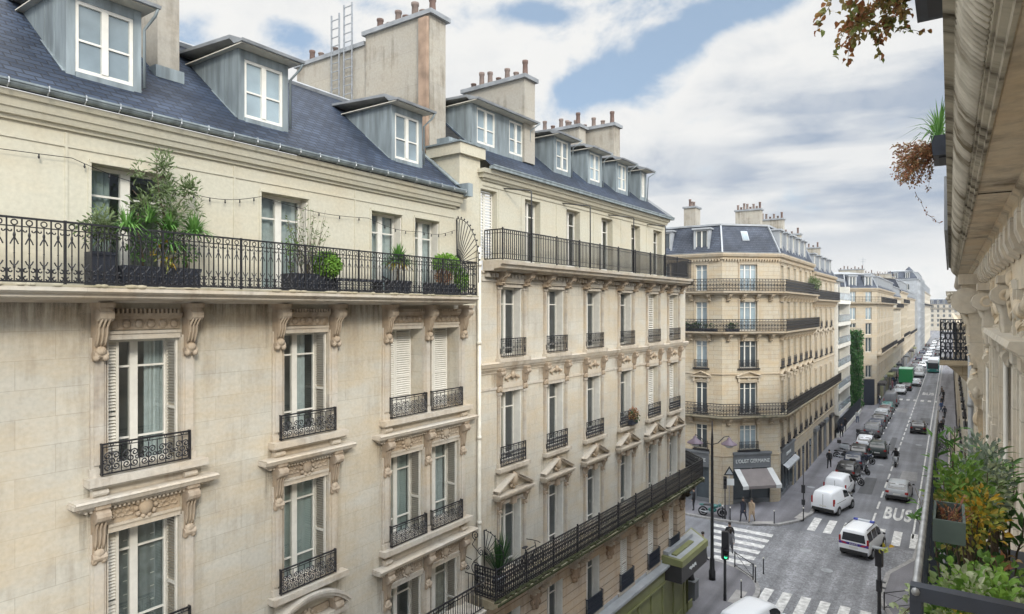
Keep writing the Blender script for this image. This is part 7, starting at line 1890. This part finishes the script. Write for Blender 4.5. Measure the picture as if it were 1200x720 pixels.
# planting 2
p2 = tag(empty('planted_trough', on_a(8.95, .48), PI/2), 'dark trough with round clipped lime-green shrub and sparse twiggy bush', 'plants')
trough(p2, -.50, .55, -.2, .2, 0, .40)
mb = MB(); clump(mb, (.42,-.16,.62), (.33,.27,.29), 2600, .055, .03, .3, .6); part('ball_shrub', mb, LV['lime'], p2)
mb = MB(); ml = MB()
for i in range(22):
    a = random.uniform(-1,1); spray(mb, ml, (-.05+random.uniform(-.15,.25),0,.35), (-.0+a*.55,random.uniform(-.15,.15),random.uniform(1.2,1.85)), 20, .075, .026, .008)
part('twigs', mb, M['bark'], p2); part('sparse_foliage', ml, LV['olive'], p2)
mb = MB(); ml = MB(); 
for i in range(9): spray(mb, ml, (-.4,0,.35), (-.75+.5*random.random(),0,random.uniform(.9,1.2)), 16, .07, .025, .006)
o = part('side_shoots', mb, M['bark'], p2); part('foliage', ml, LV['green'], o)
# planting 3
p3 = tag(empty('planted_pot', on_a(11.75, .45), PI/2), 'dark square planter with spiky yucca on a bare stem', 'plants')
trough(p3, -.26, .28, -.2, .2, 0, .36)
mb = MB(); twig(mb, (0,0,.3), (.02,0,.8), .035); part('stem', mb, M['bark'], p3)
mb = MB(); blades(mb, (.02,0,.80), 240, .56, .045, 1.4, .3, .05); part('foliage', mb, LV['blade'], p3)
mb = MB(); blades(mb, (.02,0,.78), 50, .46, .04, 1.5, .5, .7); part('dry_leaves', mb, LV['yellow'], p3)
# planting 4
p4 = tag(empty('planted_trough', on_a(13.4, .45), PI/2), 'dark trough with bright green bush and a reddish plant beside the fan guard', 'plants')
trough(p4, -.48, .62, -.2, .2, 0, .34)
mb = MB(); clump(mb, (.2,-.04,.88), (.52,.24,.28), 1100, .075, .036); clump(mb, (.66,-.2,.46), (.24,.16,.34), 700, .065, .034); part('foliage', mb, LV['lime'], p4)
mb = MB(); clump(mb, (-.05,-.16,.50), (.30,.16,.22), 520, .055, .026); part('reddish_foliage', mb, LV['rust'], p4)
bn = tag(empty('balcony_bench', on_a(10.4, .42), PI/2), 'low dark bench behind the railing between the lime ball and the yucca', 'bench')
mb = MB(); mb.box(-.75,.75,-.18,.18,.30,.35); part('seat', mb, M['planter'], bn)
for s in (-1,1): mb = MB(); mb.box(s*.66,s*.72,-.16,.16,0,.30); part('leg', mb, M['planter'], bn)
mb = MB(); mb.bar((.85,0,.45),(1.3,.1,.32),.04); part('armrest', mb, M['planter'], bn)
# string of lights along the top floor wall
sl_ = tag(empty('string_lights', (XA+.08, 0, 18.3), PI/2), 'thin festoon cable with small dark bulbs strung along the cream top wall', 'string lights')
anch = [(0,18.55),(4.6,18.48),(6.5,18.2),(8.1,18.35),(11.1,18.25),(13.0,18.1),(14.5,18.3)]
mb = MB(); bulbs = []
for (xa, za), (xb, zb) in zip(anch, anch[1:]):
    n = 10; pts = [(xa+(xb-xa)*i/n, 0, za+(zb-za)*i/n-18.3-.10*math.sin(PI*i/n)) for i in range(n+1)]
    mb.tube(pts, .006, 4); bulbs += pts[1:-1:2]
part('cable', mb, M['iron'], sl_)
for p in bulbs: inst('bulb', 'bulb', lambda m: (m.ball((0,0,-.05),(.018,.018,.028),6,5), m.box(-.008,.008,-.008,.008,-.03,0)), M['iron'], sl_, p)
# ---- house B: flax behind the low railing, bicycle, window plant
def on_b(x, out, z): a = RB; return (XA + x*math.cos(a) + out*math.sin(a), 15.8 + x*math.sin(a) - out*math.cos(a), z)
fx = tag(empty('flax_plant', on_b(.42, .42, 7.27), RB), 'tall dark green strap-leaved flax in a pot at the end of the low balcony', 'plants')
mb = MB(); mb.lathe([(.15,0),(.2,.35),(.22,.4)], n=10); part('pot', mb, M['zincpale'], fx)
mb = MB(); blades(mb, (0,0,.35), 110, 1.45, .05, .55, .3, .05); part('foliage', mb, leafmat('flax_leaves', [(.015,.05,.015),(.03,.085,.025),(.06,.12,.04)]), fx)
bicycle('balcony_bicycle', on_b(2.05, .42, 7.26), RB+PI/2+R(180), 'bicycle leaning inside the low balcony railing near the flax plant')
wp = tag(empty('window_plant', on_b(10.35, .2, 10.95), RB), 'small reddish plant on the window guard of the long limestone house', 'plants')
mb = MB(); mb.box(-.28,.28,-.12,.08,0,.18); part('planter', mb, M['planter'], wp)
mb = MB(); clump(mb, (0,-.03,.42), (.34,.2,.3), 160, .09, .04); part('foliage', mb, LV['rust'], wp); mb = MB(); clump(mb, (0.1,-.03,.3), (.3,.2,.25), 90, .09, .04); part('green_foliage', mb, LV['dark'], wp)
# ---- corner house greenery
def on_c(fi, x, out, z):
    q = C.root.matrix_basis @ (fC[fi].M @ Vector((x, -out, z))); return (q.x, q.y, q.z)
bpy.context.view_layer.update()
for fi, x0, x1, l in ((0, 5.8, 10.2, 'dark green planting behind the railing left of the corner house middle window'), (1, .1, 1.2, 'small green planting behind the railing on the corner house chamfer')):
    h_ = tag(empty('balcony_hedge', on_c(fi, (x0+x1)/2, .45, 14.14), PI/2+fC[fi].rot), l, 'plants'); L_ = x1-x0
    mb = MB(); mb.box(-L_/2,L_/2,-.12,.15,0,.25); part('planter', mb, M['planter'], h_)
    mb = MB(); clump(mb, (0,0,.45), (L_/2,.2,.3), int(170*L_), .12, .06, .3, .1); part('foliage', mb, LV['dark'], h_)
h_ = tag(empty('balcony_tree', on_c(2, 13.6, .3, 17.4), 0), 'bushy small tree on the top balcony at the end of the corner house', 'plants')
mb = MB(); mb.lathe([(.2,0),(.26,.45)], n=8); part('pot', mb, M['planter'], h_)
mb = MB(); clump(mb, (.2,0,1.15), (.7,1.0,.65), 520, .16, .08, .3, .2); part('foliage', mb, LV['olive'], h_)
# ---- upper right: troughs hung outside the balcony above, with trailing plants
for y, kind, l in ((4.85, 'autumn', 'dark trough hung under the upper balcony edge with long trailing autumn vine'), (10.6, 'rust', 'dark trough with rust-coloured trailing bush and grassy tuft, farther along the upper balcony')):
    r_ = tag(empty('hanging_trough', (-.10, y, 17.62)), l, 'plants')
    z0 = .36 if kind == 'autumn' else .42
    mb = MB(); mb.add([(-.085,-.4,z0),(.06,-.4,z0),(.06,.4,z0),(-.085,.4,z0),(-.11,-.42,z0+.26),(.075,-.42,z0+.26),(.075,.42,z0+.26),(-.11,.42,z0+.26)], [(3,2,1,0),(4,5,6,7),(0,1,5,4),(1,2,6,5),(2,3,7,6),(3,0,4,7)]); tp = part('planter', mb, M['iron2'], r_)
    mb = MB(); mb.box(-.02,.07,-.3,.3,z0-.02,z0+.004); part('bracket', mb, M['iron'], r_)
    ms = MB(); ml = MB()
    if kind == 'autumn':
        for i in range(30):
            a = (random.uniform(-.08,.02), random.uniform(-.4,.4), z0+.25); mid = Vector((random.uniform(-.50,-.12), random.uniform(-.4,.5), z0+random.uniform(-.05,.38)))
            spray(ms, ml, a, mid, 22, .052, .036, .004, .7)
            if random.random() < .7: spray(ms, ml, mid, mid+Vector((random.uniform(-.12,.10), random.uniform(-.1,.1), random.uniform(-.26,.0))), 16, .050, .034, .003, .7)
        spray(ms, ml, (-.42,.0,z0-.05), (-.20,.08,z0-.12), 14, .036, .026, .003, .6); spray(ms, ml, (-.20,.08,z0-.12), (-.03,.15,z0-.17), 11, .036, .026, .003, .6)
        clump(ml, (-.42,.0,z0+.24), (.24,.36,.24), 210, .05, .036, .1, .05); clump(ml, (-.22,.1,z0+.46), (.24,.3,.18), 200, .05, .036, .1, .1); clump(ml, (-.44,.05,z0-.04), (.09,.2,.12), 90, .045, .034, -.2, .1)
        part('twigs', ms, M['bark'], r_); part('foliage', ml, LV['vine'], r_)
    else:
        for i in range(46):
            a = (random.uniform(-.1,.02), random.uniform(-.4,.4), z0+.2); mid = Vector((random.uniform(-.58,-.08), random.uniform(-.5,.5), z0+random.uniform(-.38,.25)))
            spray(ms, ml, a, mid, 44, .045, .020, .004, .6)
        spray(ms, ml, (-.3,0,z0-.4), (-.16,.1,z0-.72), 8, .04, .02, .004); spray(ms, ml, (-.16,.1,z0-.72), (-.02,.2,z0-.84), 7, .04, .02, .004)
        clump(ml, (-.36,.0,z0-.02), (.24,.44,.32), 620, .038, .018, -.1, .05)
        part('twigs', ms, M['bark'], r_); part('foliage', ml, LV['rust'], r_)
        mb = MB(); blades(mb, (-.03,-.2,z0+.25), 34, .5, .02, 1.3, .5); blades(mb, (-.02,.2,z0+.4), 40, .6, .022, 1.2, .5); part('grassy_tuft', mb, LV['blade'], r_)
# ---- the near right balcony: pots and plants between Y 1.8 and 4.5
def pot_plant(name, x, y, r, h, label, potmat='planter'):
    q = tag(empty(name, (x, y, 14.385)), label, 'plants')
    mb = MB(); mb.lathe([(r*.8,0),(r,h*.9),(r*1.06,h*.92),(r*1.06,h),(r*.9,h),(r*.88,h-.03)], n=14); part('pot', mb, M[potmat] if isinstance(potmat, str) else potmat, q)
    return q
gm_ = plain('grey_green_trough', (.085,.115,.105), .6, var=.2, scale=9)
q = tag(empty('rail_trough', (.0, 2.46, 15.235)), 'grey-green trough with dead reddish stems hanging inside the handrail', 'plants')
mb = MB()
for a, b, c_, d in ((-.05,.045,-.16,-.15),(-.05,.045,.15,.16)): mb.box(a,b,c_,d,.075,.17)
mb.box(-.06,-.05,-.16,.16,.075,.17); mb.box(.045,.055,-.16,.16,.075,.17); mb.box(-.05,.045,-.15,.15,.076,.085)
part('planter', mb, gm_, q); q.scale = (.72,.72,.72); mb = MB(); mb.quad((-.05,-.15,.12),(.045,-.15,.12),(.045,.15,.12),(-.05,.15,.12)); part('soil', mb, M['soil'], q)
ms = MB(); ml = MB()
for i in range(26):
    b0 = Vector((random.uniform(-.04,.04), random.uniform(-.13,.13), .12)); spray(ms, ml, b0, b0+Vector((random.uniform(-.04,.06),random.uniform(-.06,.08),random.uniform(.03,.10))), 3, .02, .01, .003)
part('dead_stems', ms, plain('reddish_stem', (.22,.09,.06), .8), q); part('dead_leaves', ml, LV['rust'], q)
def bed(name, label, items):
    """box of mixed plants: items = (leaf key, centre, radii, count, leaf length, width)"""
    q = tag(empty(name, (.12, items[0][1][1], 14.385)), label, 'plants')
    y0 = min(i[1][1] for i in items)-.15; y1 = max(i[1][1] for i in items)+.15; yc = items[0][1][1]
    mb = MB(); mb.box(-.14,.32,y0-yc,y1-yc,0,.3); part('planter', mb, M['planter'], q)
    ms = MB()
    for k, c_, r, n, L_, W_ in items:
        for i in range(7): twig(ms, (c_[0]-.12+random.uniform(-.05,.05), c_[1]-yc+random.uniform(-.05,.05), .28), (c_[0]-.12+random.uniform(-r[0],r[0])*.7, c_[1]-yc+random.uniform(-r[1],r[1])*.7, c_[2]-14.385+random.uniform(-r[2],r[2])*.6), .006)
    part('stems', ms, M['bark'], q)
    byk = {}
    for k, c_, r, n, L_, W_ in items: byk.setdefault(k, MB()); clump(byk[k], (c_[0]-.12, c_[1]-yc, c_[2]-14.385), r, n, L_, W_, .35, .15)
    for k, m_ in byk.items(): part(k+'_foliage', m_, LV[k], q)
    return q
bed('mixed_planting', 'yellowing and white-edged leaves crowding the near balcony behind the blue-black divider', [
    ('green',(.05,1.96,15.14),(.11,.22,.17),700,.024,.016), ('pale',(.05,1.96,15.21),(.12,.2,.13),520,.019,.013), ('yellow',(.05,1.86,15.20),(.10,.14,.11),380,.024,.018), ('dark',(.08,2.1,14.95),(.15,.28,.24),420,.03,.02), ('lime',(.09,2.0,15.20),(.10,.2,.13),560,.024,.016), ('rust',(.07,1.82,15.22),(.04,.05,.03),40,.026,.02), ('lime',(.07,2.22,15.16),(.13,.14,.13),420,.024,.016), ('pale',(.09,2.2,15.20),(.12,.12,.10),220,.019,.013), ('green',(.12,2.3,15.12),(.12,.18,.16),380,.026,.017)])
bed('mixed_planting', 'golden and bronze-green bushy planting just beyond the grey-green trough', [
    ('autumn',(.04,3.05,15.20),(.11,.30,.14),420,.026,.013), ('dark',(.04,3.1,14.92),(.13,.36,.26),200,.03,.018), ('yellow',(.08,2.9,15.24),(.10,.2,.10),260,.024,.013), ('green',(.04,3.15,15.26),(.12,.28,.14),420,.034,.013), ('rust',(.15,2.8,15.08),(.04,.14,.10),45,.024,.012)])
bed('silvery_planting', 'silvery grey-green shrub against the wall side of the near balcony', [
    ('grey',(.12,3.6,15.24),(.10,.3,.20),700,.03,.012), ('dark',(.08,3.6,14.95),(.16,.35,.32),380,.04,.02), ('pale',(.16,3.45,15.22),(.06,.2,.16),260,.026,.010)])
q = tag(empty('oleander_planting', (.12, 3.85, 14.385)), 'upright lance-leaved oleanders at the far end of the near balcony', 'plants')
mb = MB(); mb.box(-.14,.34,-.3,.5,0,.32); part('planter', mb, M['planter'], q)
ms = MB(); ml = MB()
for i in range(22):
    b0 = Vector((random.uniform(-.15,.12), random.uniform(-.25,.45), .3)); e = b0+Vector((random.uniform(-.10,.10), random.uniform(-.12,.12), random.uniform(.36,.72))); twig(ms, b0, e, .006)
    for k in range(24):
        t = random.uniform(.35,1.); p = b0+(e-b0)*t; a = random.uniform(0,2*PI); ml.leaf(p, Vector((math.cos(a),math.sin(a),random.uniform(.5,1.4))), random.uniform(.06,.10), random.uniform(.012,.018), .15, .25)
part('stems', ms, M['bark'], q); part('foliage', ml, LV['blade'], q)
q = tag(empty('outer_vine', (-.085, 1.75, 15.2)), 'pale airy vine growing outside the handrail over the street', 'plants')
ms = MB(); ml = MB(); m2 = MB()
for i in range(30):
    b0 = Vector((.03, random.uniform(-.1,.7), random.uniform(-.3,.06))); spray(ms, ml, b0, b0+Vector((random.uniform(-.09,-.01), random.uniform(-.06,.08), random.uniform(-.16,-.01))), 9, .026, .017, .002)
for i in range(6): m2.leaf((-.06+random.uniform(-.02,.02),.35+random.uniform(-.03,.03),.12), rv(), .016, .012)
part('stems', ms, M['bark'], q); part('foliage', ml, LV['pale'], q); part('yellow_leaf', m2, LV['yellow'], q)
q = tag(empty('outer_shoots', (-.06, 3.3, 15.1)), 'fresh lance-leaved shoots leaning out past the handrail', 'plants')
ms = MB(); ml = MB()
for i in range(6): spray(ms, ml, (.02,random.uniform(-.1,.2),-.2), (random.uniform(-.075,-.02),random.uniform(-.1,.3),random.uniform(.0,.14)), 12, .06, .015, .003, .6)
part('stems', ms, M['bark'], q); part('foliage', ml, LV['blade'], q)
# ================================================================== camera, sky, sun
cam = bpy.data.cameras.new('camera'); co = bpy.data.objects.new('camera', cam); COL.objects.link(co); S.camera = co
co.location = (0, 0, 16); co.rotation_euler = (PI/2, 0, TH)
cam.sensor_width = 36; cam.lens = 22.5; cam.shift_y = 2/1200; cam.clip_start = .05; cam.clip_end = 3000
SUN_EL, SUN_AZ = R(31), R(122)      # azimuth of the sun measured from +Y towards +X
sd = bpy.data.lights.new('sun', 'SUN'); so = bpy.data.objects.new('sun', sd); COL.objects.link(so)
sd.energy = 1.4; sd.angle = R(12); sd.color = (1, .93, .80)
dv = Vector((math.sin(SUN_AZ)*math.cos(SUN_EL), math.cos(SUN_AZ)*math.cos(SUN_EL), math.sin(SUN_EL)))
so.rotation_euler = dv.to_track_quat('Z', 'Y').to_euler(); so.location = (20, -20, 60)
w = bpy.data.worlds.new('World'); S.world = w; w.use_nodes = True; nt = w.node_tree; L = nt.links.new
bg = nt.nodes['Background']; bg.inputs['Strength'].default_value = .072
sky = N(nt, 'ShaderNodeTexSky', sky_type='NISHITA', sun_disc=False); sky.sun_elevation = SUN_EL; sky.sun_rotation = SUN_AZ
sky.air_density = 1.; sky.dust_density = 1.; sky.ozone_density = 1.5
tc = N(nt, 'ShaderNodeTexCoord'); sp = N(nt, 'ShaderNodeSeparateXYZ'); L(tc.outputs['Generated'], sp.inputs[0])
def m2(op, a, b=None, c=None):
    n = N(nt, 'ShaderNodeMath', operation=op)
    for i, v in enumerate((a, b, c)):
        if v is None: continue
        if isinstance(v, (int, float)): n.inputs[i].default_value = v
        else: L(v, n.inputs[i])
    return n.outputs[0]
el = m2('ARCSINE', sp.outputs[2]); az = m2('ARCTAN2', sp.outputs[0], sp.outputs[1])      # radians, az from +Y to +X
cb = N(nt, 'ShaderNodeCombineXYZ'); L(az, cb.inputs[0]); L(m2('MULTIPLY', el, 1.5), cb.inputs[1])
n1 = N(nt, 'ShaderNodeTexNoise', Scale=6.5, Detail=10., Roughness=.60, Distortion=.35); L(cb.outputs[0], n1.inputs['Vector'])
mp = N(nt, 'ShaderNodeMapping'); mp.inputs['Scale'].default_value = (2.2, 6.5, 1); mp.inputs['Location'].default_value = (3.1, 1.7, 0); mp.inputs['Rotation'].default_value = (0,0,.12); L(cb.outputs[0], mp.inputs[0])
n2 = N(nt, 'ShaderNodeTexNoise', Scale=1.5, Detail=6., Roughness=.5); L(mp.outputs[0], n2.inputs['Vector'])
n3 = N(nt, 'ShaderNodeTexNoise', Scale=9., Detail=6., Roughness=.6); L(cb.outputs[0], n3.inputs['Vector'])
def azel(px, py):
    a = math.atan((px-600)/750) - TH; e = math.atan((362-py)/math.hypot(750, px-600)); return a, e
def blob(px, py, sx, sy, rot=0.):
    """soft patch of open sky round one direction"""
    a, e = azel(px, py); k = 1/750
    da = m2('SUBTRACT', az, a); de = m2('SUBTRACT', el, e); c, s_ = math.cos(rot), math.sin(rot)
    u = m2('ADD', m2('MULTIPLY', da, c), m2('MULTIPLY', de, s_)); v = m2('SUBTRACT', m2('MULTIPLY', de, c), m2('MULTIPLY', da, s_))
    q = m2('ADD', m2('POWER', m2('MULTIPLY', u, 1/(sx*k)), 2.), m2('POWER', m2('MULTIPLY', v, 1/(sy*k)), 2.))
    return m2('EXPONENT', m2('MULTIPLY', q, -1.))
hole = None
for px, py, sx, sy, ro, wt in ((775, 62, 118, 28, .42, .92), (700, 100, 40, 26, 0, .45), (345, 45, 42, 22, -.3, .75), (215, 42, 36, 26, 0, .55), (880, 5, 70, 14, .2, .6), (610, 14, 60, 12, 0, .6), (430, 5, 45, 12, 0, .4), (665, 105, 22, 12, 0, .5), (1000,-140,260,50,.2,.8), (200,-200,240,70,0,.7)):
    b_ = m2('MULTIPLY', blob(px, py, sx, sy, ro), wt); hole = b_ if hole is None else m2('ADD', hole, b_)
# coverage: cloud everywhere except the open patches, edges broken by noise
cov = m2('SUBTRACT', m2('ADD', m2('ADD', m2('MULTIPLY', m2('SUBTRACT', n1.outputs['Fac'], .5), 2.3), m2('MULTIPLY', m2('SUBTRACT', n3.outputs['Fac'], .5), .9)), .80), m2('MULTIPLY', hole, 1.05))
mr = N(nt, 'ShaderNodeMapRange'); mr.interpolation_type = 'SMOOTHSTEP'; L(cov, mr.inputs[0]); mr.inputs[1].default_value = .0; mr.inputs[2].default_value = .66; mr.inputs[3].default_value = 0; mr.inputs[4].default_value = 1
# cloud shade: a grey-blue bank low on the right, brighter towards its upper edge, pale at the horizon
a0, e0 = azel(560, 205); a1, e1 = azel(900, 0)
dl = math.hypot(a1-a0, e1-e0); nx, ny = (e1-e0)/dl, -(a1-a0)/dl     # distance below the bank's upper edge
dist = m2('ADD', m2('MULTIPLY', m2('SUBTRACT', az, a0), nx), m2('MULTIPLY', m2('SUBTRACT', el, e0), ny))
dist = m2('ADD', dist, m2('MULTIPLY', m2('SUBTRACT', n1.outputs['Fac'], .5), .30))
bank = N(nt, 'ShaderNodeMapRange'); bank.interpolation_type = 'SMOOTHSTEP'; L(dist, bank.inputs[0]); bank.inputs[1].default_value = .0; bank.inputs[2].default_value = .24
low = N(nt, 'ShaderNodeMapRange'); low.interpolation_type = 'SMOOTHSTEP'; L(el, low.inputs[0]); low.inputs[1].default_value = .03; low.inputs[2].default_value = .16
stk = N(nt, 'ShaderNodeMapRange'); L(n2.outputs['Fac'], stk.inputs[0]); stk.inputs[1].default_value = .44; stk.inputs[2].default_value = .60
shade = m2('MULTIPLY', m2('MULTIPLY', bank.outputs[0], low.outputs[0]), m2('SUBTRACT', 1.0, m2('MULTIPLY', stk.outputs[0], .85)))
fine = m2('MULTIPLY', m2('SUBTRACT', n3.outputs['Fac'], .5), .5)
shade = m2('ADD', shade, m2('MAXIMUM', m2('MULTIPLY', m2('SUBTRACT', n1.outputs['Fac'], .52), .9), 0.))
shade = m2('MULTIPLY', m2('ADD', shade, m2('MULTIPLY', fine, .35)), .88)
ZEN = 2.9
CW, CG = (6.75, 6.75, 6.65), (2.75, 3.35, 4.25)
cl = N(nt, 'ShaderNodeMix', data_type='RGBA'); cl.clamp_factor = True; L(shade, cl.inputs['Factor']); cl.inputs['A'].default_value = (*CW, 1); cl.inputs['B'].default_value = (*CG, 1)
lift = N(nt, 'ShaderNodeMix', data_type='RGBA'); lift.inputs['Factor'].default_value = .55; L(sky.outputs[0], lift.inputs['A']); lift.inputs['B'].default_value = (3.7, 4.7, 5.8, 1)
fin = N(nt, 'ShaderNodeMix', data_type='RGBA'); L(mr.outputs[0], fin.inputs['Factor']); L(lift.outputs['Result'], fin.inputs['A']); L(cl.outputs['Result'], fin.inputs['B'])
zen = N(nt, 'ShaderNodeMapRange'); zen.interpolation_type = 'SMOOTHSTEP'; L(el, zen.inputs[0]); zen.inputs[1].default_value = R(27); zen.inputs[2].default_value = R(62); zen.inputs[3].default_value = 1; zen.inputs[4].default_value = ZEN
zs = N(nt, 'ShaderNodeVectorMath', operation='SCALE'); L(fin.outputs['Result'], zs.inputs[0]); L(zen.outputs[0], zs.inputs['Scale'])    # an overcast sky is brightest overhead
dt = N(nt, 'ShaderNodeVectorMath', operation='DOT_PRODUCT'); L(tc.outputs['Generated'], dt.inputs[0]); dt.inputs[1].default_value = dv
gl = m2('ADD', 1.0, m2('MULTIPLY', m2('POWER', m2('MAXIMUM', dt.outputs['Value'], 0.), 3.), 2.6))                       # brighter cloud round the veiled sun
z2 = N(nt, 'ShaderNodeVectorMath', operation='SCALE'); L(zs.outputs[0], z2.inputs[0]); L(gl, z2.inputs['Scale'])
L(z2.outputs[0], bg.inputs['Color'])
S.view_settings.view_transform = 'Standard'; S.view_settings.look = 'None'; S.view_settings.gamma = 1; S.view_settings.exposure = .90; S.view_settings.use_curve_mapping = False
S.render.engine = 'CYCLES'; S.cycles.max_bounces = 6; S.cycles.diffuse_bounces = 4; S.cycles.glossy_bounces = 3; S.cycles.transparent_max_bounces = 12; S.cycles.transmission_bounces = 4
S.cycles.use_denoising = True; S.cycles.caustics_reflective = False; S.cycles.caustics_refractive = False

# thin city haze: one even volume round the whole place
mb = MB(); mb.box(-118, 92, -44, 640, -1.2, 37)
hz = bpy.data.materials.new('haze_air'); hz.use_nodes = True; hn = hz.node_tree; hn.nodes.remove(hn.nodes['Principled BSDF'])
pv = N(hn, 'ShaderNodeVolumePrincipled'); pv.inputs['Color'].default_value = (.86,.90,.95,1); pv.inputs['Density'].default_value = .00022; pv.inputs['Anisotropy'].default_value = .2
hn.links.new(pv.outputs[0], hn.nodes['Material Output'].inputs['Volume'])
hb = part('haze', mb, hz); tag(hb, kind='stuff')
S.cycles.volume_bounces = 0
